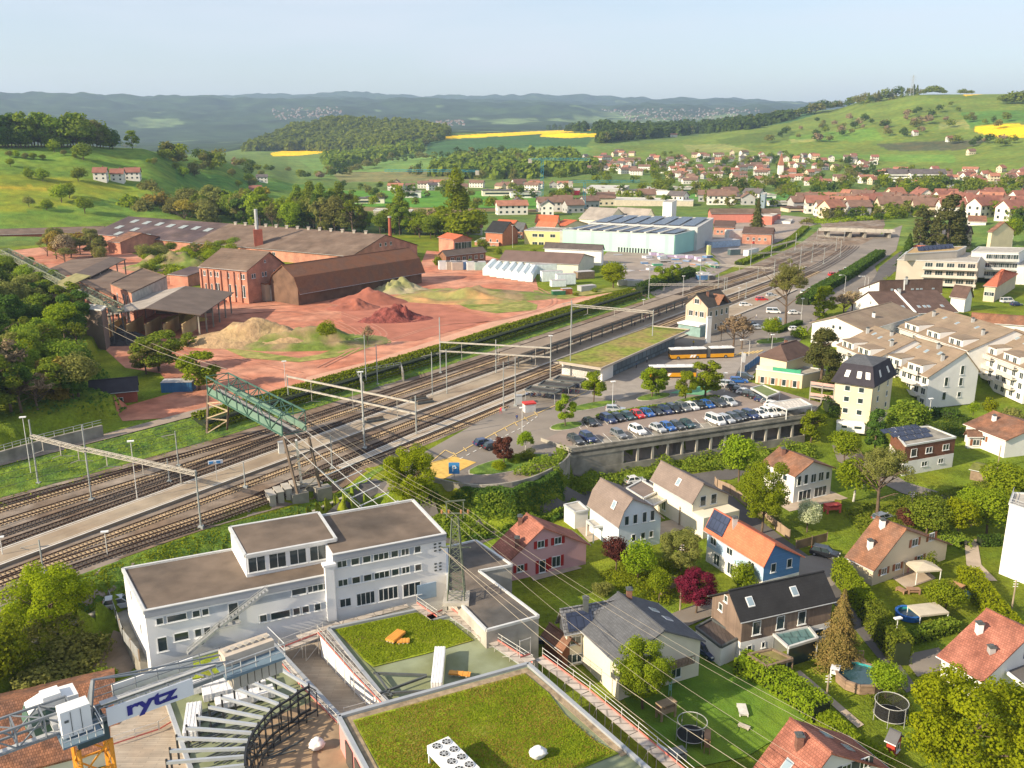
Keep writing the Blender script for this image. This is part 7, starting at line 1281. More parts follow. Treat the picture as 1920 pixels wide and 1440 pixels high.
for i,(x,y)in enumerate([(703,790),(797,756),(785,750)]):
 q=P(x,y,.55);t_=thing("bench",["dark bench group on the platform by the first mast","dark bench group on the platform further right","low dark bench beside the platform edge"][i],"bench",q);mb=MB();mb.box(q,(4.2,1.2,.5),.55);mb.build("seat",STEEL_D,t_);mb=MB();mb.box((q.x,q.y,q.z+.5),(4.,.2,.5),.55);mb.build("backrest",WOOD,t_)
 # stairwell to the underpass
a,b=P(668,705,2.),P(752,690,2.);t_=thing("stairwell","concrete stairwell cut into the hedge bank with railings","stairwell",P(710,725,0));c=P(680,735,0);e=P(755,716,0);mb=MB()
mb.prism([(v.x,v.y)for v in(a,b,b+(b-a).normalized()*.0+Vector((.3,.5,0)),a+Vector((.3,.5,0)))],0,2.6);mb.prism([(v.x,v.y)for v in(b,e,e+Vector((.4,.1,0)),b+Vector((.4,.1,0)))],0,2.4);mb.prism([(v.x,v.y)for v in(a,c,c+Vector((.4,.1,0)),a+Vector((.4,.1,0)))],0,2.4);mb.build("wall",CONC_D,t_)
mb=MB();mb.prism([(v.x,v.y)for v in(a,b,e,c)],.02,.14);mb.build("floor",ASPH_D,t_);mb=MB()
for p0,p1,z0 in((a,b,2.6),(b,e,2.4),(a,c,2.4)):
 for zz in(1.,.5):mb.bar(Vector((p0.x,p0.y,z0+zz)),Vector((p1.x,p1.y,z0+zz)),.07)
 for i in range(7):q=p0.lerp(p1,i/6);mb.bar((q.x,q.y,z0),(q.x,q.y,z0+1),.07)
mb.build("railing",STEEL,t_)
# retaining wall with fence on the left, wall along the lower street
wl_=[P(-80,915,.3),P(0,893,.3),P(90,866,.3),P(196,838,.3)];t_=thing("retaining_wall","old concrete retaining wall with railing below the wood","wall",wl_[1]);mb=MB()
for a,b in zip(wl_,wl_[1:]):mb.bar(Vector((a.x,a.y,2.4)),Vector((b.x,b.y,2.4)),.6,5.2)
mb.build("wall",CONC_D,t_);mb=MB()
for a,b in zip(wl_,wl_[1:]):
 for zz in(5.6,6.1):mb.bar(Vector((a.x,a.y,zz)),Vector((b.x,b.y,zz)),.08)
 for i in range(6):q=a.lerp(b,i/6);mb.bar((q.x,q.y,5),(q.x,q.y,6.1),.08)
mb.build("railing",STEEL,t_)
wl_=[ST(s,109.6)for s in(-20,40,60,80,100,118)];t_=thing("retaining_wall","grey brown retaining wall between the grass bank and the lower street","wall",wl_[1]+Vector((0,0,-6)));mb=MB();[mb.bar(Vector((a.x,a.y,-4)),Vector((b.x,b.y,-4)),.5,4.4)for a,b in zip(wl_,wl_[1:])];mb.build("wall",CONC_D,t_);mb=MB();[mb.bar(Vector((a.x,a.y,-1.7)),Vector((b.x,b.y,-1.7)),.7,.2)for a,b in zip(wl_,wl_[1:])];mb.build("coping",CONC,t_)
# pylon with overhead cables
p=P(856,1122,2.3);PT=zat(p,941);t_=thing("lattice_pylon","grey lattice pylon with insulators behind the office block","pylon",p);mb=MB();hw0,hw1,hn=1.15,.42,9;zz0,zz1=2.3,PT-2.2
def pc(f,sx,sy):w=hw0+(hw1-hw0)*f;return Vector((p.x+sx*w,p.y+sy*w,zz0+(zz1-zz0)*f))
for sx in(-1,1):
 for sy in(-1,1):mb.bar(pc(0,sx,sy),pc(1,sx,sy),.12)
for k in range(hn):
 f0,f1=k/hn,(k+1)/hn
 for(s1,s2)in(((-1,-1),(1,-1)),((1,-1),(1,1)),((1,1),(-1,1)),((-1,1),(-1,-1))):mb.bar(pc(f0,*s1),pc(f1,*s2),.055);mb.bar(pc(f0,*s2),pc(f1,*s1),.055);mb.bar(pc(f1,*s1),pc(f1,*s2),.055)
mb.build("lattice",mat("pylon_green",(.12,.14,.10),.6,.15),t_);mb=MB();top=Vector((p.x,p.y,zz1))
mb.bar(top+Vector((-1.7,0,.6)),top+Vector((1.7,0,.6)),.16);mb.bar(top+Vector((-1.1,0,0)),top+Vector((-1.1,0,2.2)),.14);mb.bar(top+Vector((1.1,0,0)),top+Vector((1.1,0,2.2)),.14);mb.bar(top+Vector((-1.3,0,2.2)),top+Vector((1.3,.6,2.2)),.16);mb.bar(top+Vector((-2.,0,-4.2)),top+Vector((2.,0,-4.2)),.14);mb.build("crossarm",mat("pylon_green",(.30,.34,.27)),t_)
for s_ in(-1.7,-.8,.8,1.7):mb=MB();mb.tube(top+Vector((s_,0,.6)),top+Vector((s_,0,1.1)),.14,n=6);mb.build("insulator",mat("insulator_brown",(.35,.18,.08),.4),t_)
mb=MB();mb.box((p.x,p.y,2.05),(3.4,3.4,.5));mb.build("footing",CONC,t_)
def cable(lab,a,b,sag=2.,r_=.018,n=18,m_=None,group="overhead power cables"):
 a,b=Vector(a),Vector(b);mb=MB();q=a
 for i in range(1,n+1):f=i/n;c=a.lerp(b,f);c.z-=sag*4*f*(1-f);mb.tube(q,c,r_,n=4,cap=False);q=c
 return tag(mb.build("overhead_cable",m_ or mat("cable_tan",(.30,.26,.20),.5,.05)),lab,"cable",group)
for i,(dx,e,lab)in enumerate([(-1.7,(1470,1460),"power cable from the pylon, lowest of the set to the bottom right"),(-.8,(1560,1460),"power cable from the pylon, second from below"),(.8,(1680,1440),"power cable from the pylon, third from below"),(1.7,(1730,1450),"power cable from the pylon, uppermost to the bottom right")]):
 cable(lab,top+Vector((dx,0,1.1)),P(*e,8),1.5)
for i,(dx,e)in enumerate([(-1.7,(532,780)),(-.8,(545,776)),(.8,(560,772)),(1.7,(572,768))]):cable(["cable from pylon to green bridge, left edge","cable from pylon to green bridge, inner left","cable from pylon to green bridge, inner right","cable from pylon to green bridge, right edge"][i],top+Vector((dx,0,1.1)),P(*e,14.2),1.)
for i,e in enumerate([((1000,1080),(1430,1460)),((960,1085),(1350,1460))]):cable(["thin telephone wire over the beige house garden","thin telephone wire over the long scaffold"][i],top+Vector((-2,0,-4.2)),P(*e[1],4),1.,.035)
for i,(dx,e)in enumerate([(0,(8,470)),(1,(20,468))]):cable(["long sagging cable from the green bridge to the old conveyor","second sagging cable from the green bridge to the old conveyor"][i],P(395+30*dx,692,14),P(*e,19),6,.05)
# contact wires along the tracks
for i,tt in enumerate([[(72,152),(128,145),(200,144.3),(320,141)],[(60,146.5),(99,143.3),(160,141),(320,137.5)],[(60,137.8),(180,136),(320,132.6),(430,127.8)],[(60,127.4),(170,123.3),(300,120.6),(424,117.5),(490,121)],[(116,119.9),(175,119.4),(300,116.6)]]):
 ln=spline([ST(s,t,6.2)for s,t in tt],14);mb=MB();[mb.tube(a,b,.035,n=4,cap=False)for a,b in zip(ln,ln[1:])];[mb.tube(a+Vector((0,0,1.1)),b+Vector((0,0,1.1)),.03,n=4,cap=False)for a,b in zip(ln,ln[1:])]
 tag(mb.build("contact_wire",STEEL_D),["thin contact wire above the uppermost track","thin contact wire above the pale sleeper track","thin contact wire above the track along the island platform","thin contact wire between both platforms","thin contact wire beside the house platform"][i],"wire","contact wires above the tracks")
 # utility poles in the gardens
for b,ty,lab in[((1276,1075),1020,"wooden pole behind the red maple, left"),((1273,985),950,"wooden pole beside the cream house"),((1275,1145),1082,"wooden pole next to the red maple"),((1548,1325),1265,"wooden pole with insulators by the lawn hedge"),((1896,1148),1088,"wooden pole with insulators by the bright hedge"),((1709,947),922,"short wooden pole behind the chalet"),((1870,880),835,"wooden pole right of the boarded house"),((1445,980),948,"pale pole by the wooden fence")]:
 p_=P(*b,-6);h=zat(p_,ty);t_=thing("utility_pole",lab,"utility pole",p_);mb=MB();mb.tube(p_,(p_.x,p_.y,h),.14,.1,7);mb.build("pole",mat("pole_wood",(.30,.24,.17),.9,.2),t_);mb=MB();[mb.tube((p_.x-.35,p_.y,h-.2-.4*k),(p_.x+.35,p_.y,h-.2-.4*k),.06,n=5)for k in range(3)];mb.build("insulators",WHITE,t_)
 # fences
def fence(lab,pts,h,z,m_,gap=2.5,name="fence"):
 t_=thing(name,lab,"fence",P(*pts[0],z));q=[P(*a,z)for a in pts];mb=MB();[mb.bar(Vector((a.x,a.y,z+h/2)),Vector((b.x,b.y,z+h/2)),.08,h)for a,b in zip(q,q[1:])];mb.build("boards",m_,t_)
 mb=MB()
 for a,b in zip(q,q[1:]):
  k=max(1,int((b-a).length/gap));[mb.box((a.lerp(b,i/k).x,a.lerp(b,i/k).y,z),(.14,.14,h+.15))for i in range(k+1)]
 mb.build("posts",WOOD,t_);return t_
M_FW=mat("pale_fence_wood",(.36,.26,.18),.9,.15,.5,pat=('brick',.2,9,.3))
fence("long pale board fence along the lane behind the blue house",[(1345,915),(1370,925),(1400,950),(1430,975),(1480,1012)],1.8,-6,M_FW);fence("dark wicker fence before the lawn by the chalet",[(1492,1030),(1550,1015)],1.6,-6,mat("wicker",(.20,.14,.08),.95,.25))
fence("low board fence beside the white caravan court",[(1340,908),(1345,915)],1.6,-6,M_FW)
# ---------------------------------------------------------------- office block, roofs under construction, crane
ZP=-1.
GRAVEL=mat("roof_gravel",(.155,.118,.09),1,.22,.35,bump=.03,bs=12,col2=(.09,.072,.058),n2=.12,fac=(.48,.72));GRAVD=mat("annex_gravel",(.16,.13,.105),1,.2,.5,bump=.03,bs=12,col2=(.09,.085,.08),n2=.15)
W_OFF=mat("office_render",(.74,.74,.74),.85,.05,.3,col2=(.68,.69,.70),n2=.25);FASC=mat("grey_fascia",(.30,.32,.36),.6,.05)
OL=P(271,1147,5.4);OR=P(835,1001,8.2);OBL=P(230,1066,5.4);u=Vector((OR.x-OL.x,OR.y-OL.y,0));LO=u.length;u.normalize();v=Vector((-u.y,u.x,0));DL=(Vector((OBL.x-OL.x,OBL.y-OL.y,0))).dot(v);SK=(Vector((OBL.x-OL.x,OBL.y-OL.y,0))).dot(u)
def O(a,b,z=0.):return Vector((OL.x+u.x*a+v.x*b,OL.y+u.y*a+v.y*b,z))
off=thing("office_block","long white flat roofed office block with two and three storeys","office block",O(LO/2,DL/2,-6));XM=LO*.595;DR=DL*1.
pr=lambda nm,pts,z0,z1,m_,par=None:(lambda mb:(mb.prism([(p.x,p.y)for p in pts],z0,z1),mb.build(nm,m_,par or off))[1])(MB())
pr("wall",[O(0,0),O(XM,0),O(XM,DL),O(SK,DL)],-6,5.2,W_OFF);rfl=pr("roof",[O(.35,.35),O(XM-.02,.35),O(XM-.02,DL-.35),O(SK+.35,DL-.35)],5.2,5.32,GRAVEL)
pr("tall_wall",[O(XM,-.12),O(LO,-.12),O(LO-.2,DR),O(XM,DR)],-6,8.,W_OFF);rfr=pr("tall_roof",[O(XM+.3,.3),O(LO-.35,.3),O(LO-.5,DR-.35),O(XM+.3,DR-.35)],8.,8.1,GRAVEL)
def edge(nm,pts,z,par,w=.4,h=.6,m_=None):
 mb=MB();[mb.bar(Vector((a.x,a.y,z)),Vector((b.x,b.y,z)),w,h)for a,b in zip(pts,pts[1:])];return mb.build(nm,m_ or ALU,par)
edge("parapet",[O(0,0),O(SK,DL),O(XM,DL)],5.25,off,.35,.5);edge("fascia",[O(-.05,-.03),O(XM,-.03)],5.05,off,.3,.95,FASC);edge("coping",[O(-.05,-.03),O(XM,-.03)],5.58,off,.42,.1)
edge("tall_parapet",[O(LO,0),O(LO-.2,DR),O(XM,DR)],8.05,off,.35,.5);edge("tall_fascia",[O(XM,-.15),O(LO+.05,-.15)],7.85,off,.3,.9,FASC);edge("tall_coping",[O(XM,-.15),O(LO+.05,-.15)],8.35,off,.42,.1)
# penthouse box
B1,B2,B3,B4=P(460,1041,8.7),P(628,1007,8.7),P(590,963,8.7),P(424,992,8.7)
def oc(p):d=Vector((p.x-OL.x,p.y-OL.y,0));return d.dot(u),d.dot(v)
a0,b0=oc(B1);a1,_=oc(B2);pr("penthouse_wall",[O(a0,b0+.3),O(a1-1.2,b0+.3),O(a1-1.2,DL-.1),O(a0+SK*.3,DL-.1)],5.2,8.5,W_OFF)
pr("penthouse_roof",[O(a0+.3,b0+.3),O(a1-.3,b0+.3),O(a1-.4,DL),O(a0+SK*.3+.3,DL)],8.5,8.68,GRAVEL);edge("penthouse_edge",[O(a0,b0),O(a1,b0),O(a1-.1,DL+.2),O(a0+SK*.3,DL+.2),O(a0,b0)],8.55,off,.4,.42)
wall_windows(off,O(a0,b0+.3),O(a1-1.2,b0+.3),[(f,7.,2.3,2.2,1)for f in(.13,.38,.63,.88)])
L1=XM
wall_windows(off,O(0,0),O(L1,0),[(x,3.75,w,1.,0)for x,w in((1.6,.9),(3.6,2.4),(5.9,1.),(7.,.9))]+[(10.4,2.9,1.3,2.7,0)]+[(x,3.95,w,1.,b)for x,w,b in((18.8,2.,0),(22.,4.2,5))]+[(x,1.05,w,1.15,0)for x,w in((3.9,1.8),(5.9,.9),(7.,.9))]+[(1.6,.5,1.2,2.,0)]+[(x,1.15,w,1.1,0)for x,w in((14.,1),(16.2,2.6),(18.3,1),(19.5,1),(21.1,.9))if x<L1])
wall_windows(off,O(XM,-.12),O(LO,-.12),[(x,z_,w,1.05,b)for z_ in(6.75,4.)for x,w,b in((1.2,1.4,1),(3.,1.2,0),(4.6,1.2,0),(6.6,2.2,2),(8.5,1.1,0),(10.,1.2,1),(11.8,1.,0))if x<(LO-XM)*.8]+[(1.4,1.,1.6,1.3,1),(4.2,1.,2.6,1.9,3),(7.4,1.,2.8,1.9,3),(10.8,.9,2.6,2.,2)])
wall_windows(off,O(SK,DL),O(0,0),[(.35,3.6,.7,1.6,0),(.7,1.,.7,1.6,0)])
mb=MB();[mb.prism([(p.x,p.y)for p in(O(a_,.02-o_),O(b_,.02-o_),O(b_,-.01-o_),O(a_,-.01-o_))],z_-.2,z_+.75)for a_,b_,z_,o_ in((1.2,XM-.8,3.5,0),(13.4,XM-.8,.9,0),(XM+.5,LO-4,6.45,.12),(XM+.5,LO-4,3.75,.12))];mb.build("blue_grey_band",mat("band_blue",(.33,.37,.42),.6),off);e0=LO*.86;mb=MB();[mb.box((O(LO-1.6+i%2*.7,-.14).x,O(LO-1.6+i%2*.7,-.14).y,z_-(i//2)*.5),(.35,.12,.22),math.atan2(u.y,u.x))for z_ in(6.9,3.9)for i in range(6)];mb.build("wall_vents",STEEL_D,off)
mb=MB();q=O(LO-3.,-.2,-1);mb.box(q,(2.8,.1,2.3),math.atan2(u.y,u.x));mb.build("blue_door",mat("door_blue",(.25,.35,.47),.6),off)
mb=MB();q=O(XM-.6,-.35,-1);mb.box(q,(1.2,.7,8.),math.atan2(u.y,u.x));mb.box((q.x,q.y,7.),(1.7,1.2,.35),math.atan2(u.y,u.x),0);mb.build("flue",W_OFF,off)
# outside stair
mb=MB();s0,s1=O(14.6,-.9,5.5),O(8.4,-.9,1.8);s2,s3=O(8.4,-.9,1.8),O(4.4,-.9,-.9)
for a,b in((s0,s1),(s2,s3)):
 for o_ in(-.45,.45):mb.bar(a+v*o_,b+v*o_,.1,.3)
 n_=14;[mb.bar(a.lerp(b,i/n_)-v*.45,a.lerp(b,i/n_)+v*.45,.28,.05)for i in range(n_+1)]
 for zz in(.55,1.):mb.bar(a-v*.5+Vector((0,0,zz)),b-v*.5+Vector((0,0,zz)),.05)
 [mb.bar(a.lerp(b,i/5)-v*.5,a.lerp(b,i/5)-v*.5+Vector((0,0,1)),.05)for i in range(6)]
mb.slab([O(8.4,-.2,1.85),O(11,-.2,1.85),O(11,-1.5,1.85),O(8.4,-1.5,1.85)],.1);mb.build("steel_stair",STEEL,off)
tag(MB().box((OL.x-3.4+0,OL.y+13,0),(.01,.01,.01)).build("x",STEEL),"x","x");bpy.data.objects.remove(bpy.data.objects["x"])
# annex with dark gravel roof
r,q=flatb("L shaped concrete annex with dark gravel roof behind the pylon",[(840,1108),(912,1182),(1010,1156),(898,1071),(960,1060),(892,1014),(838,1026)],2.1,-6,CONC,GRAVD,"annex","annex",par=.45)
# ---- roofs under construction. base masses
OLIVE=mat("olive_membrane",(.24,.27,.17),.85,.12,.4,col2=(.19,.21,.11),n2=.25);SED2=mat("bright_sedum",(.22,.27,.015),1,.35,.8,bump=.12,bs=4,col2=(.24,.19,.05),n2=.22,fac=(.48,.7));GREYC=mat("parapet_metal",(.36,.38,.40),.5,.08,1,metal=.2)
PINKW=mat("pink_panel_wall",(.62,.27,.25),.7,.06);DECKW=mat("pale_deck_planks",(.46,.39,.31),.85,.22,.6,pat=('brick',2.5,.32,.35),col2=(.36,.29,.22),n2=.3)
def mass(nm,lab,pts,zt,zg,wall,roof,cat="roof",edges=None,ew=.45,eh=.5):
 q=[P(*p,zt)for p in pts];c=sum(q,Vector())/len(q);t_=thing(nm,lab,cat,(c.x,c.y,zg));mb=MB();mb.prism([(p.x,p.y)for p in q],zg,zt-.25);mb.build("wall",wall,t_);mb=MB();mb.prism([(p.x+(c.x-p.x)*.004,p.y+(c.y-p.y)*.004)for p in q],zt-.25,zt-.1);mb.build("roof",roof,t_)
 mb=MB();n=len(q)
 for i in(edges if edges is not None else range(n)):mb.bar(q[i]+Vector((0,0,.0)),q[(i+1)%n]+Vector((0,0,.0)),ew,eh)
 mb.build("parapet",GREYC,t_);return t_,q
big,bq=mass("green_roof_building","big building with bright green sedum roof in the foreground",[(635,1345),(990,1246),(1225,1452),(1480,1680),(760,1580)],3.,-6,PINKW,OLIVE,"building")
def sheet(nm,pts,z,m_,par,th=.06):
 mb=MB();mb.prism([(P(*p,z).x,P(*p,z).y)for p in pts],z-th,z);return mb.build(nm,m_,par)
sheet("sedum_planting",[(662,1350),(985,1262),(1000,1275),(1030,1300),(1060,1340),(1110,1385),(1160,1412),(1090,1440),(1000,1470),(745,1500)],3.02,SED2,big)
sheet("gravel_margin",[(645,1346),(988,1252),(1012,1272),(1180,1412),(1165,1418),(1000,1272),(985,1262),(662,1352),(740,1500),(725,1500)],2.96,mat("brown_margin",(.30,.23,.15),1,.35,1.5,bump=.05),big)
mb=MB();a,b=bq[0],bq[4];d=(b-a).normalized();n_=Vector((d.y,-d.x,0));n_=n_ if n_.x<0 else-n_
for i in range(5):q0=a+d*(2.4+i*3.)+n_*.06;q1=q0+d*2.3;mb.prism([(q0.x,q0.y),(q1.x,q1.y),(q1.x+n_.x*.08,q1.y+n_.y*.08),(q0.x+n_.x*.08,q0.y+n_.y*.08)],-1,1.9)
mb.build("window_band",GLASS,big)
mid,mq=mass("green_roof_building","middle roof half sedum and half bare olive membrane",[(616,1180),(790,1143),(812,1163),(845,1156),(985,1250),(730,1322)],-.4,-6,CONC,OLIVE,"roof")
sheet("sedum_planting",[(628,1180),(780,1148),(800,1165),(840,1162),(888,1200),(800,1225),(700,1250),(680,1235)],-.36,SED2,mid)
tl,tq=mass("roof_terrace","olive roof terrace holding the curved steel frame",[(292,1255),(500,1196),(640,1348),(700,1480),(760,1600),(420,1620)],-.9,-6,CONC,OLIVE,"terrace")
sheet("sedum_planting",[(300,1250),(498,1200),(525,1228),(500,1238),(380,1270),(330,1275)],-.86,SED2,tl);sheet("plywood_floor",[(505,1345),(600,1310),(640,1360),(660,1450),(690,1500),(440,1520),(470,1400)],-.84,mat("brown_ply",(.30,.21,.13),.9,.2,.6),tl)
pit,pq=mass("courtyard_pit","sunken timber floored courtyard between the scaffolds",[(530,1222),(612,1195),(742,1335),(655,1362)],-3.6,-6,DECKW,DECKW,"courtyard",edges=[])
mb=MB();
for x,y in(((600,1190),(735,1328)),):a,b=P(*x,-.5),P(*y,-.5);mb.prism([(a.x,a.y),(b.x,b.y),(b.x+.35,b.y+.3),(a.x+.35,a.y+.3)],-5,-.3)
mb.build("side_wall",W_OFF,pit);wd,wq=mass("timber_deck","pale timber plank deck at the lower left",[(205,1330),(300,1300),(345,1360),(400,1480),(440,1600),(215,1600)],-2.6,-6,DECKW,DECKW,"deck",edges=[])
# old tiled house at the bottom left
a,b=P(-120,1345,-.5),P(215,1268,-.5);t_=thing("house","orange brown tiled house roof under the crane","house",P(60,1330,-6));d=(b-a).normalized();n_=Vector((d.y,-d.x,0));mb=MB();e0,e1=a+n_*9.5,b+n_*9.5;e0.z=e1.z=-3.6;f0,f1=a-n_*7,b-n_*7;f0.z=f1.z=-3.4;mb.slab([a,b,e1,e0],.25);mb.slab([a,b,f1,f0],.25);mb.build("roof",mat("pantiles",(.36,.16,.085),.9,.25,.8,pat=('brick',.26,.40,.75),col2=(.22,.11,.07),n2=.5),t_)
mb=MB();mb.prism([(p.x,p.y)for p in(e0-n_*.6,e1-n_*.6-d*.4,f1+n_*.6-d*.4,f0+n_*.6)],-6,-3.7);mb.build("wall",W_WHITE,t_)
# ---- scaffold walkways
M_PLK=mat("scaffold_planks",(.50,.44,.38),.85,.18,.8,pat=('brick',2.5,1.2,.5));M_RAILW=mat("scaffold_tube",(.60,.58,.54),.4,.15,1,metal=.3);M_TOE=mat("toe_board_pink",(.55,.16,.13),.8,.15,1)
def scaffold(lab,pts,z,w=1.1,side=1,rails=True,deck=True,hh=1.05,gap=2.5,under=0.):
 q=[P(*p,z)for p in pts];t_=thing("scaffold",lab,"scaffold",q[0]);mb=MB();rb=MB();tb=MB()
 for a,b in zip(q,q[1:]):
  d=(b-a).normalized();n=Vector((-d.y,d.x,0))*side;L_=(b-a).length;k=max(1,round(L_/gap))
  if deck:
   for i in range(k):c0,c1=a.lerp(b,i/k)+d*.04,a.lerp(b,(i+1)/k)-d*.04;mb.prism([(p.x,p.y)for p in(c0,c1,c1+n*w,c0+n*w)],z-.08,z)
  o_=n*w
  if rails:
   for zz in(.5,hh):rb.tube(a+o_+Vector((0,0,zz)),b+o_+Vector((0,0,zz)),.035,n=5)
   tb.bar(a+o_+Vector((0,0,.1)),b+o_+Vector((0,0,.1)),.04,.18)
   for i in range(k+1):p=a.lerp(b,i/k)+o_;rb.tube(p-Vector((0,0,under)),p+Vector((0,0,hh+.1)),.04,n=5)
  if under:
   for i in range(k+1):p=a.lerp(b,i/k);rb.tube(p-Vector((0,0,under)),p,.04,n=5)
   for i in range(k):p0,p1=a.lerp(b,i/k),a.lerp(b,(i+1)/k);rb.tube(p0-Vector((0,0,under)),p1,.03,n=4)
 if mb.v:mb.build("planks",M_PLK,t_)
 if rb.v:rb.build("rails",M_RAILW,t_);tb.build("toe_board",M_TOE,t_)
 return t_
scaffold("long scaffold walkway along the right side of the big green roof",[(1002,1236),(1090,1302),(1180,1378),(1290,1472)],2.6,1.2,1,under=7);scaffold("scaffold walkway between the middle roof and the dark annex",[(832,1147),(900,1195),(985,1250)],.2,1.2,1,under=1.5)
scaffold("short scaffold piece at the office corner",[(770,1135),(808,1162),(838,1150)],-.1,1.,1);scaffold("scaffold walkway along the foot of the office front",[(560,1198),(640,1172),(768,1138)],-.9,1.,1,rails=False)
scaffold("scaffold railing left of the sunken courtyard",[(520,1212),(580,1280),(650,1350)],-.8,1.1,-1,under=2.8,hh=1.1);scaffold("scaffold railing right of the sunken courtyard",[(612,1182),(680,1258),(745,1325)],-.3,1.2,-1,under=3.2,hh=1.1)
scaffold("scaffold railing across the near end of the courtyard",[(650,1352),(700,1338),(745,1325)],-1.4,1.,1,under=2);scaffold("scaffold railing at the far end of the courtyard",[(530,1222),(612,1190)],-.9,.9,1,under=2.6,hh=1.3)
scaffold("scaffold tower at the near corner of the big roof",[(985,1243),(1005,1236)],3.,1.2,1,hh=2.2,gap=1);scaffold("scaffold railing beside the timber deck",[(208,1400),(300,1370),(330,1352)],-2.4,.2,1,deck=False);scaffold("scaffold walkway left of the roof terrace",[(300,1262),(345,1340),(400,1440),(420,1500)],-1.6,1.3,1,rails=False)
scaffold("thin scaffold frame on the office front",[(505,1172),(595,1152)],-.9,.6,-1,under=0,hh=2.4,gap=1.5)
# railings on the left front of the office
fence("steel mesh fence at the left corner of the office",[(206,1125),(220,1165),(232,1200),(262,1240)],1.6,-2.5,mat("mesh",(.35,.36,.36),.6,.1,pat=('brick',.15,9,.6)))
pr2=MB();a,b=P(206,1125,-2.6),P(262,1240,-2.6);pr2.prism([(a.x,a.y),(b.x,b.y),(b.x+6,b.y+2),(a.x+8,a.y+6)],-6,-2.6);tag(pr2.build("parking_ledge",CONC_D),"raised parking ledge at the office corner","ledge")
# ---- curved steel frame
ou=[(1030,420),(890,490),(780,550),(665,625),(555,710),(440,795),(335,890),(240,985),(150,1075),(90,1190),(60,1295),(50,1400)];inn=[(1340,610),(1240,665),(1170,720),(1080,775),(1000,830),(940,895),(885,960),(835,1030),(800,1100),(775,1170),(765,1240),(765,1320)]
t_=thing("steel_roof_frame","curved black and grey steel roof frame under construction","steel frame",P(450,1400,-.9));C1=lambda p,z:P(300+p[0]/4.8,1160+p[1]/4.8,z);zb=2.3;blk=mat("black_steel",(.025,.027,.03),.5,.1);gb=mat("grey_beam",(.42,.45,.48),.4,.1,metal=.3)
for i,(o_,n_)in enumerate(zip(ou,inn)):
 a,b=C1(o_,zb),C1(n_,zb);mb=MB();mb.bar(a,b,.28,.32);mb.build("roof_beam",gb,t_);mb=MB();mb.bar((a.x,a.y,-.9),(a.x,a.y,zb+.4),.17);mb.build("post",blk,t_)
 mb=MB();mb.bar((b.x,b.y,-.9),(b.x,b.y,zb+.4),.15);mb.build("post",blk,t_)
mb=MB();ip=[C1(n_,zb+.35)for n_ in inn]
for zz in(0,-.9,-2.9):[mb.bar(a+Vector((0,0,zz)),b+Vector((0,0,zz)),.2,.22)for a,b in zip(ip,ip[1:])]
mb.build("ring_beam",blk,t_);ip2=[p+Vector((.9,-.5,0))for p in ip];mb=MB();[mb.bar(a+Vector((0,0,-2.6)),b+Vector((0,0,-2.6)),.16,.16)for a,b in zip(ip2,ip2[1:])];[mb.bar(a,c+Vector((0,0,-.2)),.1)for a,c in zip(ip,ip2)];[mb.bar((c.x,c.y,-.9),(c.x,c.y,zb),.1)for c in ip2];mb.build("inner_frame",blk,t_)
mb=MB();rr_=random.Random(4)
for i in range(46):c=P(rr_.uniform(350,520),rr_.uniform(1340,1440),-.8);an=rr_.uniform(.3,1.);l=rr_.uniform(1.5,5);mb.bar(c,c+Vector((math.cos(an)*l,math.sin(an)*l,rr_.uniform(0,.3))),.12,.12)
tag(mb.build("steel_profiles",STEEL_D),"dark steel profiles lying under the curved frame","profiles",kind='stuff')
mb=MB()
for a,b in(((700,1262),(800,1266)),((712,1300),(800,1268)),((705,1262),(735,1305)),((720,1300),(800,1295))):mb.bar(P(*a,.2),P(*b,.2),.22,.25)
tag(mb.build("steel_profiles",STEEL_D),"crossing dark steel beams at the near edge of the middle roof","profiles")
M_BAG=mat("white_bag",(.68,.67,.66),.8,.12,2,bump=.08,bs=3)
def blob(lab,c,rx,ry,h,m_,seed,name="big_bag",cat="bag"):
 rng=np.random.default_rng(seed);n,m2=18,10;V,Fc=[],[]
 for j in range(m2+1):
  f=j/m2;zz=h*f;r_=(math.sin(min(1,f*1.05)*math.pi*.93+.12)**.45)
  for i in range(n):t=2*math.pi*i/n;k=r_*(1+rng.normal(0,.09)+.12*math.sin(3*t+j*.4));V.append((rx*k*math.cos(t),ry*k*math.sin(t),zz))
 for j in range(m2):
  for i in range(n):Fc.append((j*n+i,j*n+(i+1)%n,(j+1)*n+(i+1)%n,(j+1)*n+i))
 o=link(name,npmesh(name,V,Fc,m_,True));mb=MB();mb.add([V[m2*n+i]for i in range(n)],[tuple(range(n))]);q=mb.build("top",m_,o,local=True);o.location=c;return tag(o,lab,cat)
blob("white big bag on the sedum of the big green roof",P(1008,1420,3.02),.85,.7,1.2,M_BAG,3);blob("white big bag on the brown plywood floor",P(594,1404,-.84),.8,.75,1.3,M_BAG,4)
blob("crumpled white sheeting beside the crane sign",P(352,1290,-.86),1.8,1.,.7,M_BAG,6,"plastic_sheeting","sheeting")
def wst(lab,c,s,rz,m_=M_BAG,name="panel_stack_wrapped",cat="panel stack"):
 t_=thing(name,lab,cat,c,rz);mb=MB();mb.box((0,0,.15),s);[mb.box((-s[0]/2+s[0]*(i+.5)/4,0,.15),(.12,s[1]+.06,s[2]+.03))for i in range(4)];mb.build("wrap",m_,t_,local=True);mb=MB();[mb.box((-s[0]/2+s[0]*(i+.5)/3,0,0),(.2,s[1],.15))for i in range(3)];mb.build("battens",TIMB,t_,local=True);return t_
ua=math.atan2(u.y,u.x)
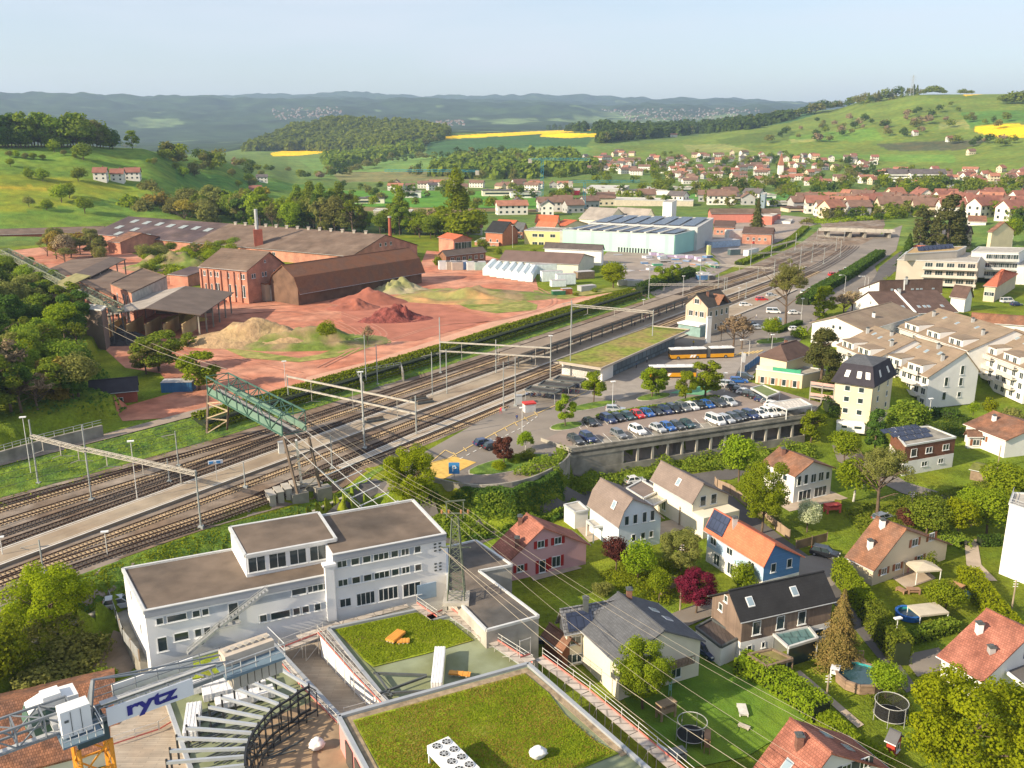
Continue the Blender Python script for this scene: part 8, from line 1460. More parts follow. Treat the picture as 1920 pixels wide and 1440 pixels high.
wst("long white wrapped panel stack on the roof terrace, rear one",P(425,1283,-.86),(7.5,1.6,.9),ua);wst("long white wrapped panel stack on the roof terrace, middle one",P(440,1298,-.86),(7,1.6,.9),ua);wst("long white wrapped panel stack on the roof terrace, front one",P(460,1315,-.86),(6.5,1.6,.8),ua);wst("white wrapped stack at the left edge of the roof terrace",P(362,1362,-.86),(1.6,5.5,1.1),.25)
wst("long white foam beam lying raised on the olive membrane",P(822,1258,.2),(1.3,7.6,.8),.02,WHITE,"foam_beam","beam");ORP=mat("orange_panel",(.70,.32,.06),.6,.08,1)
wst("orange panel stack leaning on the sedum roof",P(742,1196,-.2),(1.3,2.6,.3),-.5,ORP,"panel_stack","panels");wst("small orange board beside the orange panel stack",P(756,1204,-.3),(1.6,.9,.15),.1,ORP,"board","board");wst("orange board near the foam beam",P(862,1266,-.2),(2.6,.7,.2),-.15,ORP,"board","board")
# roof cooling unit with fans
c=P(850,1450,3.1);t_=thing("cooling_unit","white rooftop cooling unit with round black fans","cooling unit",c,-.95);mb=MB();mb.box((0,0,1.),(5.6,2.4,.9));[mb.box((x,y,0),(.15,.15,1.))for x in(-2.6,0,2.6)for y in(-1.1,1.1)];mb.build("casing",WHITE,t_,local=True)
for i in range(4):
 for y in(-.55,.55):
  x=-2.1+i*1.35;mb=MB();mb.tube((x,y,1.9),(x,y,2.),.5,n=18);f=mb.build("fan",WHITE,t_,local=True);mb=MB();mb.tube((x,y,2.),(x,y,2.02),.43,n=18);[mb.bar((x,y,2.03),(x+.42*math.cos(k*1.047),y+.42*math.sin(k*1.047),2.04),.12,.01,1)for k in range(6)];mb.build("grille",[BLACKM,STEEL],f,local=True)
for i,(x,y)in enumerate([(378,1212),(402,1200),(424,1195),(446,1190)]):
 c=P(x,y,-.85);t_=thing("air_conditioner",f"{['first', 'second', 'third', 'fourth'][i]} white air conditioner from the left at the office wall","air conditioner",c,ua);mb=MB();mb.box((0,0,.2),(1.2,.5,1.1));mb.build("casing",WHITE,t_,local=True);mb=MB();mb.tube((0,-.25,.75),(0,-.28,.75),.4,n=14);mb.build("fan_grille",STEEL_D,t_,local=True)
 # ---- tower crane
ZC=24.5;M_CR=mat("crane_grey",(.22,.24,.26),.5,.15,1,metal=.2);M_CRL=mat("crane_light",(.50,.51,.51),.5,.1,1,metal=.2);M_OR=mat("crane_orange",(.72,.30,.03),.5,.12,1);M_CBL=mat("crane_deck_blue",(.14,.20,.25),.6,.1,1)
piv=P(165,1345,ZC);c2=P(500,1224,ZC);jd=Vector((c2.x-piv.x,c2.y-piv.y,0)).normalized();js=Vector((jd.y,-jd.x,0));cr=thing("tower_crane","tower crane with white cab, orange mast and blue lettered sign","crane",(piv.x,piv.y,-6))
def K(a,b,z):return Vector((piv.x+jd.x*a+js.x*b,piv.y+jd.y*a+js.y*b,ZC+z))
mb=MB();fn=truss(mb,K(-1,0,.1),K(-26,0,.1),1.6,1.5,15,.07);mb.build("jib",M_CR,cr);mb=MB();mb.bar(K(-1,.6,.2),K(-26,.6,.2),.35,.08);mb.build("jib_walkway",M_CRL,cr)
mb=MB()
for s_ in(-.8,.8):mb.bar(K(0,s_,0),K(11.5,s_,0),.2,.3)
for i in range(11):mb.bar(K(i*1.05,-.8,0),K(i*1.05+(.9 if i%2 else 0),.8,0),.1)
for s_ in(-1.2,1.2):
 for zz in(.55,1.1):mb.tube(K(.5,s_,zz),K(9.6,s_,zz),.035,n=5)
 for i in range(7):mb.tube(K(.5+i*1.5,s_,0),K(.5+i*1.5,s_,1.1),.035,n=5)
mb.build("counter_jib",M_CR,cr);mb=MB();mb.slab([K(1,-1.15,.16),K(10.5,-1.15,.16),K(10.5,-.6,.16),K(1,-.6,.16)],.06);mb.build("walkway",M_CRL,cr)
SB=K(.9,1.2,-.7);SE=K(6.6,1.2,-.7);mb=MB();mb.prism([(p.x,p.y)for p in(SB,SE,SE+js*.12,SB+js*.12)],ZC-.35,ZC+.95);sg=mb.build("sign_board",mat("sign_white_crane",(.72,.73,.76),.5,.04),cr)
mc=(SB+SE)/2+js*.16;mc.z=ZC-.62;tx=text("rytz",(mc.x,mc.y,ZC-.05),1.4,mat("navy_letters",(.03,.03,.22),.5),cr,rz=math.atan2(jd.y,jd.x),ext=.02,off=.045);tx.scale=(1.5,1,1)
mb=MB();b0_,b1_=K(2.,-1.5,-.2),K(7.6,-1.5,-.2);mb.prism([(p.x,p.y)for p in(b0_,b1_,b1_-js*.1,b0_-js*.1)],ZC-.8,ZC+.8);mb.build("rear_sign_board",WHITE,cr)
# counterweight end
K2=lambda a,b,z:K(8.9+(a-12.6)*.80,b*.9,z)
mb=MB();mb.slab([K2(12.6,-1.6,.1),K2(18.2,-1.6,.1),K2(18.2,1.7,.1),K2(12.6,1.7,.1)],.2);mb.build("ballast_deck",M_CBL,cr);mb=MB();mb.prism([(p.x,p.y)for p in(K2(13.2,-1.3,0),K2(17.9,-1.3,0),K2(17.9,.2,0),K2(13.2,.2,0))],ZC+.12,ZC+.95);mb.build("winch_housing",mat("beige_housing",(.50,.43,.35),.8,.1,1),cr)
mb=MB();[mb.tube(K2(13.6+i*.65,-.55,.96),K2(13.6+i*.65,-.55,1.1),.2,n=12)for i in range(7)];mb.build("ring_bolts",CONC,cr)
for i in range(7):mb=MB();mb.prism([(p.x,p.y)for p in(K2(13.3+i*.68,-1.1,0),K2(13.9+i*.68,-1.1,0),K2(13.9+i*.68,1.4,0),K2(13.3+i*.68,1.4,0))],ZC-1.25,ZC-.15);mb.build("counterweight",CONC,cr)
mb=MB()
for zz in(.6,1.2):[mb.tube(a,b,.035,n=5)for a,b in((K2(12.6,1.65,zz),K2(18.2,1.65,zz)),(K2(18.2,1.65,zz),K2(18.2,-1.6,zz)))]
[mb.tube(K2(12.6+i*1.4,1.65,.1),K2(12.6+i*1.4,1.65,1.2),.035,n=5)for i in range(5)];mb.build("ballast_railing",M_CRL,cr)
# machinery cabinet, platform, cab
mb=MB();mb.prism([(p.x,p.y)for p in(K(-1.9,.7,0),K(-.1,.7,0),K(-.1,1.8,0),K(-1.9,1.8,0))],ZC+.2,ZC+2.1);mb.build("switch_cabinet",WFRAME,cr);mb=MB();[mb.bar(K(x,1.83,.3),K(x,1.83,2.),.03)for x in(-1.3,-.7)];mb.bar(K(-1.7,1.84,1.4),K(-1.45,1.84,1.4),.04,.16);mb.build("cabinet_doors",STEEL_D,cr)
mb=MB();mb.slab([K(-2.1,.5,.1),K(.35,.5,.1),K(.35,2.6,.1),K(-2.1,2.6,.1)],.12);mb.build("platform",M_CBL,cr);mb=MB();[mb.tube(K(-2.1,2.6,zz),K(.35,2.6,zz),.035,n=5)for zz in(.5,1.)];[mb.tube(K(-2.1+i*.49,2.6,.1),K(-2.1+i*.49,2.6,1.),.035,n=5)for i in range(6)];[mb.tube(K(.35,.5,zz),K(.35,2.6,zz),.035,n=5)for zz in(.5,1.)];mb.build("platform_railing",M_CRL,cr)
K3=lambda a,b,z:K(a+1.1,b+.3,z)
side=[(-4.2,-.9),(-4.55,.0),(-4.3,1.1),(-3.3,1.45),(-1.3,1.35),(-1.3,-.9)];mb=MB();A_=[K3(x,-1.3,z_)for x,z_ in side];B_=[K3(x,-2.9,z_)for x,z_ in side];m_=len(side);mb.add(A_+B_,[tuple(range(m_)),tuple(range(m_,2*m_))[::-1]]+[(j,m_+j,m_+(j+1)%m_,(j+1)%m_)for j in range(m_)]);mb.slab([K3(-3.4,-1.5,1.75),K3(-2.3,-1.5,1.75),K3(-2.3,-2.6,1.75),K3(-3.4,-2.6,1.75)],.3);cab=mb.build("cab",WHITE,cr)
mb=MB();gl=mat("cab_glass",(.10,.17,.15),.1,.1,spec=.9);mb.add([K3(-4.62,-1.35,.0),K3(-4.62,-2.85,.0),K3(-4.25,-2.85,-.85),K3(-4.25,-1.35,-.85)],[(0,1,2,3)]);mb.add([K3(-4.35,-1.27,.9),K3(-2.6,-1.27,1.1),K3(-2.6,-1.27,-.7),K3(-4.15,-1.27,-.7)],[(0,1,2,3)]);mb.add([K3(-4.62,-1.35,.05),K3(-4.62,-2.85,.05),K3(-4.38,-2.85,1.),K3(-4.38,-1.35,1.)],[(0,1,2,3)]);mb.build("cab_window",gl,cab).location-=Vector((0,0,0))
mb=MB();truss(mb,K(0,0,-1.6),K(0,0,-1.5),1.9,1.4,1,.12);mb.prism([(p.x,p.y)for p in(K(-1,-1,0),K(1,-1,0),K(1,1,0),K(-1,1,0))],ZC-1.5,ZC-.3);mb.build("slewing_ring",mat("dark_teal",(.05,.08,.09),.6),cr)
mb=MB();zz=ZC-1.5;hw=1.
while zz>-6:
 for i,(s1,s2)in enumerate((((-1,-1),(1,-1)),((1,-1),(1,1)),((1,1),(-1,1)),((-1,1),(-1,-1)))):mb.bar(K(s1[0]*hw,s1[1]*hw,zz-ZC),K(s1[0]*hw,s1[1]*hw,zz-2-ZC),.2);mb.bar(K(s1[0]*hw,s1[1]*hw,zz-ZC),K(s2[0]*hw,s2[1]*hw,zz-2-ZC),.1);mb.bar(K(s1[0]*hw,s1[1]*hw,zz-2-ZC),K(s2[0]*hw,s2[1]*hw,zz-2-ZC),.1)
 zz-=2
mb.build("mast",M_OR,cr);mb=MB();mb.prism([(p.x,p.y)for p in(K(-2.2,-.5,0),K(-1.3,-.5,0),K(-1.3,.6,0),K(-2.2,.6,0))],ZC+.2,ZC+.7);mb.tube(K(-.8,-.5,.8),K(-.8,.5,.8),.5,n=14);mb.build("winch",M_CRL,cr);mb=MB();mb.bar(K(0,-.5,0),K(.6,0,2.6),.2);mb.bar(K(0,.5,0),K(.6,0,2.6),.2);mb.bar(K(.6,0,2.6),K(10,.3,.5),.1);mb.bar(K(.6,0,2.6),K(10,-.9,.5),.1);mb.build("stay",M_CR,cr)
# trolley basket at the left edge
mb=MB();c=K(-9.5,1.6,-.6)
for zz in(-.8,0,.5):
 for a,b in(((-.8,-.5),(.8,-.5)),((.8,-.5),(.8,.5)),((.8,.5),(-.8,.5)),((-.8,.5),(-.8,-.5))):mb.tube(K(-9.5+a[0],1.6+a[1],-.6+zz),K(-9.5+b[0],1.6+b[1],-.6+zz),.04,n=5)
mb.slab([K(-10.3,1.1,-1.35),K(-8.7,1.1,-1.35),K(-8.7,2.1,-1.35),K(-10.3,2.1,-1.35)],.05);mb.build("service_basket",STEEL_D,cr)
# ---------------------------------------------------------------- vehicles
PAINT={}
def paint(k,c):
 if k not in PAINT:
  m=mat("car_paint_"+k,c,.28,.03,spec=.6);m.node_tree.nodes["Principled BSDF"].inputs["Coat Weight"].default_value=.6;PAINT[k]=m
 return PAINT[k]
CC=dict(black=(.012,.013,.016),darkgrey=(.05,.055,.06),grey=(.16,.17,.18),silver=(.42,.44,.46),white=(.75,.75,.74),blue=(.02,.11,.38),darkblue=(.015,.03,.10),red=(.55,.02,.02),teal=(.02,.06,.07))
HEADL=mat("headlamp",(.6,.62,.62),.2,.1);TAILL=mat("tail_lamp",(.35,.01,.01),.3,.1);RIM=mat("rim",(.35,.36,.37),.35,.1,metal=.6)
def carproto(kind):
 L_,W_={'car':(4.3,1.78),'suv':(4.7,1.88),'van':(5.1,1.95),'estate':(4.6,1.8)}[kind];h={'car':1.48,'suv':1.68,'van':1.95,'estate':1.48}[kind];hb={'car':.86,'suv':.98,'van':1.02,'estate':.86}[kind];x0,x1=-L_/2,L_/2
 r=thing("parked_car","x","car");low=[(x0,.35),(x0+.06,.25),(x1-.05,.22),(x1,.4),(x1-.03,.62),(x1-.25,.74*hb/.86),(x1-1.15 if kind!='van' else x1-.55,hb),(x0+.15,hb+.04),(x0+.02,.7)]
 def loft(prof,w,inset):
  vs=[];m_=len(prof)
  for y,k in((-w/2,1),(-w/2*.94,0),(w/2*.94,0),(w/2,1)):
   for(x,z)in prof:cx,cz=0,.55;f=1-.04*k;vs.append((cx+(x-cx)*f,y,cz+(z-cz)*(1-.10*k)))
  fs=[tuple(range(m_))[::1],tuple(range(3*m_,4*m_))[::-1]]
  for s_ in range(3):fs+=[(s_*m_+j,(s_+1)*m_+j,(s_+1)*m_+(j+1)%m_,s_*m_+(j+1)%m_)for j in range(m_)]
  return vs,fs
 mb=MB();vs,fs=loft(low,W_,0);mb.add(vs,fs)
 gx={'car':(x0+.25,x0+.75,x1-1.95,x1-1.1),'suv':(x0+.15,x0+.5,x1-2.,x1-1.2),'van':(x0+.05,x0+.2,x1-1.35,x1-.6),'estate':(x0+.12,x0+.4,x1-2.1,x1-1.2)}[kind];w1,w2=W_*.46,W_*.37
 mb.add([(gx[1],-w2,h),(gx[2],-w2,h),(gx[2],w2,h),(gx[1],w2,h),(gx[1]-.03,-w2-.03,h-.05),(gx[2]+.05,-w2-.03,h-.05),(gx[2]+.05,w2+.03,h-.05),(gx[1]-.03,w2+.03,h-.05)],[(0,1,2,3),(4,5,1,0),(5,6,2,1),(6,7,3,2),(7,4,0,3)])
 for(xa,za,xb,zb)in((gx[0],hb,gx[1],h-.03),(gx[3],hb,gx[2],h-.03),((gx[0]+gx[3])/2+.1,hb,(gx[1]+gx[2])/2+.1,h-.03)):
  for s_ in(-1,1):mb.bar((xa,s_*(w1+.0),za-.03),(xb,s_*(w2+.01),zb),.09)
 for s_ in(-1,1):mb.box((gx[3]-.25,s_*(W_/2+.05),hb-.02),(.16,.16,.12))
 mb.build("body",paint('white',CC['white']),r,local=True)
 mb=MB();g=[(gx[0]+.02,w1-.02,hb-.02),(gx[3]-.02,w1-.02,hb-.02),(gx[2],w2-.01,h-.06),(gx[1],w2-.01,h-.06)];vs=[(x,-y,z)for x,y,z in g]+[(x,y,z)for x,y,z in g];mb.add(vs,[(0,1,2,3),(4,7,6,5),(1,5,6,2),(0,3,7,4)]);mb.build("glass",GLASS,r,local=True)
 for sx in(x0+.85,x1-.85):
  for sy in(-1,1):mb=MB();mb.tube((sx,sy*(W_/2-.20),.33),(sx,sy*(W_/2+.01),.33),.33,n=14);wh=mb.build("wheel",BLACKM,r,local=True);mb=MB();mb.tube((sx,sy*(W_/2+.01),.33),(sx,sy*(W_/2+.03),.33),.2,n=10);mb.build("rim",RIM,wh,local=True)
 for sy in(-1,1):mb=MB();mb.box((x1-.08,sy*W_*.36,.58),(.18,.38,.15));mb.build("headlight",HEADL,r,local=True);mb=MB();mb.box((x0+.05,sy*W_*.38,.68),(.12,.26,.2));mb.build("tail_light",TAILL,r,local=True)
 return r
CP={}
def car(px_,z,az,col,kind,label,group=None):
 p=P(*px_,z+.14);rz=math.pi/2-R(az)
 if kind not in CP:CP[kind]=carproto(kind);r=CP[kind];first=True
 else:first=False
 if first:
  r.location=p;r.rotation_euler=(0,0,rz);r['label']=label
  for ch in r.children:
   if ch.name.startswith("body"):ch.material_slots[0].link='OBJECT';ch.material_slots[0].material=paint(col,CC[col])
  if group:r['group']=group
  return r
 c=dup(CP[kind],p,rz,label,group,over={'body':paint(col,CC[col])})
 if not group and 'group' in c:del c['group']
 return c
cn=dict(darkgrey="dark grey",darkblue="dark blue",teal="dark teal");kn=dict(car="hatchback",suv="sports utility car",van="van",estate="estate car");od=["first","second","third","fourth","fifth","sixth","seventh","eighth","ninth","tenth","eleventh","twelfth","thirteenth","fourteenth","fifteenth","sixteenth"]
def row(items,z,az,where,group):
 for i,(x,y,c,k)in enumerate(items):car((x,y),z,az+random.uniform(-2,2),c,k,f"{cn.get(c, c)} {kn[k]}, {od[i]} from left of the {where}",group)
row([(1106,796,'black','car'),(1140,790,'darkblue','suv'),(1158,787,'black','car'),(1177,784,'teal','car'),(1195,781,'red','car'),(1213,778,'blue','car'),(1230,776,'black','car'),(1247,773,'darkblue','estate'),(1263,771,'black','suv'),(1280,768,'grey','suv'),(1296,766,'white','car'),(1310,764,'black','car'),(1325,762,'blue','car'),(1346,760,'darkgrey','suv'),(1366,758,'silver','suv')],0,152,"deck's rear row","cars in the rear row of the deck")
row([(1079,829,'darkgrey','estate'),(1102,825,'darkblue','suv'),(1160,818,'grey','estate'),(1195,811,'white','suv'),(1233,807,'silver','car'),(1251,804,'blue','car'),(1269,802,'darkgrey','car'),(1288,799,'teal','car')],0,152,"deck's front row, left half","cars in the front row of the deck")
row([(1341,793,'white','van'),(1361,790,'silver','estate'),(1376,787,'darkgrey','estate'),(1389,784,'black','estate'),(1406,782,'darkblue','suv'),(1424,780,'white','car'),(1440,778,'white','suv'),(1456,776,'white','car')],0,152,"deck's front row, right half","cars in the front row of the deck")
row([(1366,725,'silver','suv'),(1377,730,'darkgrey','car'),(1386,735,'black','car'),(1397,739,'white','car'),(1409,744,'black','suv'),(1419,748,'black','car'),(1431,753,'darkblue','car'),(1443,757,'grey','car'),(1450,763,'white','car'),(1467,768,'silver','car')],0,118,"slanting row beside the guest house","cars in the slanting row by the guest house")
for a in[((1385,717),0,95,'blue','estate',"blue estate car below the banners"),((1396,710),0,110,'darkgrey','suv',"dark grey car beside the blue one at the banners"),((1154,771),0,95,'silver','estate',"silver estate car driving behind the rear row"),((907,834),0,60,'darkblue','car',"dark blue hatchback on the plaza by the ramp island"),((924,841),0,60,'black','car',"black hatchback half hidden by the ramp island shrubs"),((1412,612),0,80,'black','car',"black car at the street bend near the station"),((1421,617),0,80,'silver','car',"pale blue silver car at the street bend"),((1490,620),0,80,'white','car',"white car behind the hedge of the guest house"),((1398,574),0,80,'white','estate',"white estate car parked beside the station building"),((1428,564),0,80,'red','suv',"red car at the end of the tracks"),((1450,587),0,100,'white','van',"white minibus in the station car park"),((1489,589),0,80,'white','car',"white car beyond the white minibus"),((1446,556),0,75,'silver','car',"silver car beside the red one"),((1562,517),0,70,'red','suv',"bright red car in the long parking row"),((1576,512),0,30,'darkgrey','car',"dark grey car behind the bright red car"),((1557,525),0,40,'white','car',"white car just before the bright red car"),((1546,531),0,40,'silver','car',"silver car in the long parking row"),((1535,537),0,40,'grey','car',"grey car in the long parking row"),((1521,545),0,40,'white','car',"white car in the middle of the long parking row"),((1508,551),0,40,'silver','suv',"silver car at the near end of the long parking row"),((1587,507),0,40,'white','car',"white car at the far end of the long parking row"),((1622,565),0,40,'silver','car',"silver blue car on the upper street by the hedge"),((226,1138),-2.6,70,'silver','suv',"silver car at the corner of the office block"),((1546,1042),-6,120,'black','suv',"black car beside the beige chalet"),((1322,1225),-6,150,'darkblue','car',"dark car in the shade behind the beige house"),((1330,488),0,80,'white','car',"white car in the builders yard"),((1417,457),0,80,'red','suv',"small red vehicle before the racked goods"),((1888,567),0,80,'white','van',"white delivery van on the street at the right"),((1905,573),0,80,'darkblue','car',"blue car beside the white delivery van"),((1190,905),-6,70,'white','car',"white car behind the cream house"),((1655,975),-6,60,'grey','estate',"dark grey car under the half bare tree")]:
 car(*a)
 # buses
M_BY=mat("bus_yellow",(.60,.28,.01),.35,.04,spec=.5);M_BD=mat("bus_dark",(.03,.03,.035),.2,.1,spec=.7);M_BW=mat("bus_white",(.70,.69,.67),.4,.06)
def bus(lab,p0,p1,artic):
 a,b=P(*p0,.14),P(*p1,.14);d=(b-a);L_=d.length;d.normalize();c=(a+b)/2;t_=thing("bus",lab,"bus",c,math.atan2(d.y,d.x));segs=[(-L_/2,-L_/2+L_*.56),(-L_/2+L_*.63,L_/2)]if artic else[(-L_/2,L_/2)]
 for x0,x1 in segs:
  mb=MB();mb.box(((x0+x1)/2,0,.35),(x1-x0,2.5,1.05));mb.build("body",M_BY,t_,local=True);mb=MB();mb.box(((x0+x1)/2,0,1.4),(x1-x0-.02,2.46,1.45));mb.build("window_band",M_BD,t_,local=True);mb=MB();mb.box(((x0+x1)/2,0,2.85),(x1-x0,2.5,.2));[mb.box((x0+(x1-x0)*f,0,3.05),(1.8,1.6,.18))for f in(.25,.7)];mb.build("roof",M_BW,t_,local=True)
  n=int((x1-x0)/1.5);mb=MB();[mb.box((x0+(x1-x0)*i/n,0,1.4),(.09,2.5,1.45))for i in range(n+1)];mb.build("window_pillars",BLACKM,t_,local=True)
  for x in((x0+2.2,x1-2.6)if x1-x0>9 else((x0+x1)/2+1,)):
   for s_ in(-1,1):mb=MB();mb.tube((x,s_*1.05,.48),(x,s_*1.28,.48),.5,n=16);w_=mb.build("wheel",BLACKM,t_,local=True);mb=MB();mb.tube((x,s_*1.28,.48),(x,s_*1.30,.48),.27,n=12);mb.build("rim",RIM,w_,local=True)
 mb=MB();sx=-L_/2+L_*.3;[mb.add([(sx+k,-1.262,.5),(sx+k+.5,-1.262,.5),(sx+k+1.1,-1.262,1.3),(sx+k+.3,-1.262,1.3)],[(0,1,2,3)])for k in(0,.9)];mb.build("livery_stripe",WHITE,t_,local=True)
 if artic:mb=MB();[mb.box((-L_/2+L_*(.565+i*.012),0,.4),(.14,2.3-.1*(i%2),2.5))for i in range(6)];mb.build("bellows",mat("bellows",(.12,.12,.12),.9),t_,local=True)
bus("long articulated yellow and white bus below the station building",(1255,673),(1373,669),True);bus("shorter yellow and white bus behind the young trees",(1217,707),(1303,706),False)
t_=thing("caravan","white caravan parked below the cream block","caravan",P(1593,812,-5.5),-.3);mb=MB();mb.box((0,0,.5),(6.2,2.3,2.1));mb.box((0,0,2.6),(5.8,2.1,.15));mb.build("body",WHITE,t_,local=True);mb=MB();mb.box((1.6,0,1.5),(1.6,2.34,.6));mb.box((-1.4,0,1.5),(1.2,2.34,.6));mb.box((3.1,0,1.4),(.06,1.5,.7));mb.build("window",GLASS,t_,local=True);mb=MB();[mb.tube((0,s_*1.,.35),(0,s_*1.17,.35),.35,n=12)for s_ in(-1,1)];mb.build("wheels",BLACKM,t_,local=True)
# bicycles under the shelters (row of thin wheels and frames)
def bikeproto():
 t_=thing("bicycle","dark parked bicycle standing in the shelter rows","bicycle",(0,0,0),0,"bicycles in the shelters")
 for x in(-.5,.5):
  mb=MB();pts=[(x+.33*math.cos(k*.524),0,.34+.33*math.sin(k*.524))for k in range(13)];[mb.tube(a,b,.025,n=4,cap=False)for a,b in zip(pts,pts[1:])];mb.build("wheel",BLACKM,t_,local=True)
 mb=MB();[mb.tube(a,b,.03,n=4)for a,b in(((-.5,0,.34),(-.1,0,.8)),((-.1,0,.8),(.35,0,.8)),((.35,0,.8),(0,0,.34)),((0,0,.34),(-.5,0,.34)),((.5,0,.34),(.35,0,.95)),((0,0,.34),(-.15,0,.95)))];mb.build("frame",paint('blue',CC['blue']),t_,local=True);mb=MB();mb.box((-.16,0,.95),(.25,.12,.06));mb.build("saddle",BLACKM,t_,local=True);mb=MB();mb.bar((.35,-.28,1.),(.35,.28,1.),.04);mb.build("handlebar",STEEL,t_,local=True);return t_
bk=bikeproto();bk.location=P(988,742,.12);rr_=random.Random(8)
for i in range(44):
 s_=i%3;x0,y0,x1,y1=[(985,742,1042,748),(1040,736,1088,738),(1070,726,1098,728)][s_];f=rr_.random();dup(bk,P(x0+(x1-x0)*f,y0+(y1-y0)*f+rr_.uniform(-1,1),.12),R(60)+rr_.uniform(-.15,.15),over={'frame':paint(rr_.choice(['blue','darkgrey','red','silver','black']),CC['blue'])})
 # people: one continuous skinned figure per pose
def person_mesh(stride):
 me=bpy.data.meshes.new("person");J=[(0,0,.95),(0,0,1.2),(0,0,1.42),(0,0,1.52),(0,.01,1.66),(.1,0,.9),(.12+0,stride*.2,.5),(.12,stride*.12,.06),(-.1,0,.9),(-.12,-stride*.15,.5),(-.12,-stride*.32,.08),(.2,0,1.40),(.27,-stride*.12,1.12),(.26,-stride*.02+.1,.88),(-.2,0,1.40),(-.27,stride*.12,1.12),(-.26,stride*.16+.05,.88),(.12,stride*.12+.14,.04),(-.12,-stride*.32+.14,.06),(0,.02,1.74)]
 E_=[(0,1),(1,2),(2,3),(3,4),(0,5),(5,6),(6,7),(0,8),(8,9),(9,10),(2,11),(11,12),(12,13),(2,14),(14,15),(15,16),(7,17),(10,18),(4,19)];rad=[.15,.15,.17,.06,.10,.10,.07,.045,.10,.07,.045,.07,.05,.035,.07,.05,.035,.04,.04,.07]
 me.from_pydata(J,E_,[]);o=link("tmp",me);md=o.modifiers.new("s",'SKIN');md.use_smooth_shade=True
 for i,v_ in enumerate(me.skin_vertices[0].data):v_.radius=(rad[i],rad[i]*.8);v_.use_root=i==0
 o.modifiers.new("sub",'SUBSURF').levels=1;dg=bpy.context.evaluated_depsgraph_get();m2=bpy.data.meshes.new_from_object(o.evaluated_get(dg));bpy.data.objects.remove(o);return m2
M_SKIN=mat("skin",(.50,.28,.19),.7);PM=[person_mesh(0),person_mesh(1)]
for m_ in PM:
 m_.materials.clear()
 for k in range(3):m_.materials.append(M_SKIN)
 for f in m_.polygons:z_=f.center.z;f.material_index=0 if z_>1.5 or(abs(f.center.x)>.22 and z_<.98 and z_>.8)else(1 if z_>.95 else 2)
mb=MB()
for k in range(5):mb.tube((0,-.01,1.66+k*.025),(0,-.01,1.685+k*.025),.125-k*.018,.12-k*.02,10)
hairme=mb.build("hair",mat("hair_brown",(.06,.04,.025),.8),local=True);hm=hairme.data;bpy.data.objects.remove(hairme)
def person(px_,z,lab,top,legs,walk=1,rz=0.):
 r=thing("person",lab,"person",P(*px_,z),rz);b=link("body",PM[walk],r)
 for i,c in((1,top),(2,legs)):b.material_slots[i].link='OBJECT';b.material_slots[i].material=mat("cloth_%d_%d_%d"%tuple(int(x*99)for x in c),c,.9)
 link("hair",hm,r)
K_=(.02,.02,.03)
for a in[((939,776),.3,"person in a red coat walking on the near platform end",(.6,.05,.08),(.5,.05,.08)),((969,790),.15,"person in dark blue jacket walking across the plaza",(.03,.05,.15),(.05,.06,.12)),((1184,610),.6,"person in black waiting on the platform, left of a pair",K_,K_),((1190,612),.6,"person in dark clothes waiting on the platform, right of a pair",(.05,.03,.06),K_),((1237,593),.6,"person in dark jacket near the end of the canopy",(.06,.07,.15),K_),((1258,580),.6,"person in lilac top at the canopy's far end",(.35,.3,.5),K_),((1210,600),.6,"person in pink top standing under the canopy",(.6,.25,.3),(.1,.1,.2)),((1206,605),.6,"person in grey sitting area under the canopy",(.3,.3,.3),K_),((1213,680),.15,"person in white shirt at the bus bay panels",(.6,.6,.6),K_),((1193,690),.15,"person in blue by the bus bay panels",(.1,.15,.3),K_),((1238,662),.15,"person in black beside the bus station wall",K_,K_),((219,1118),-5.9,"person in black jacket beside the tall street lamp",K_,(.5,.5,.5)),((1418,598),.1,"person crossing near the parked cars by the station",(.5,.5,.5),(.1,.1,.2)),((1300,648),.12,"person in yellow near the kiosk tables",(.6,.45,.05),K_),((1268,1258),-5.6,"person in a red shirt bending on the garden terrace",(.6,.05,.05),(.5,.45,.4))]:
 person(*a,walk=1 if 'walking' in a[2]or 'crossing' in a[2]else 0,rz=random.uniform(0,6))
 # flags and banners
for i,(x,y,c)in enumerate([(1388,712,(.6,.6,.6)),(1440,640,(.6,.6,.62)),(1447,640,(.6,.04,.04)),(1456,638,(.15,.3,.55))]):
 p=P(x,y,0);t_=thing("flagpole",["white flag on a pole beside the blue estate car","white flag before the traffic island","red flag before the traffic island","blue and white flag before the traffic island"][i],"flag",p);mb=MB();mb.tube(p,p+Vector((0,0,7.5)),.06,n=6);mb.build("pole",WHITE,t_);mb=MB();mb.slab([p+Vector((.08,0,7.3)),p+Vector((1.1,.1,7.)),p+Vector((1.,.15,4.6)),p+Vector((.08,0,4.8))],.04);mb.build("cloth",mat(f"flag_{i}",c,.8),t_)
mb=MB();q0=P(1395,700,0);q1=P(1432,672,0);t_=thing("construction_fence","blue mesh site fence with banners beside the guest house","fence",q0);mb.bar(q0+Vector((0,0,1)),q1+Vector((0,0,1)),.06,2);q2=P(1446,671,0);mb.bar(q1+Vector((0,0,1)),q2+Vector((0,0,1)),.06,2);mb.build("panel",mat("blue_mesh",(.06,.16,.38),.8,.2,1),t_);mb=MB();[mb.bar(q0.lerp(q1,i/8),q0.lerp(q1,i/8)+Vector((0,0,2.3)),.08)for i in range(9)];mb.build("posts",STEEL,t_)
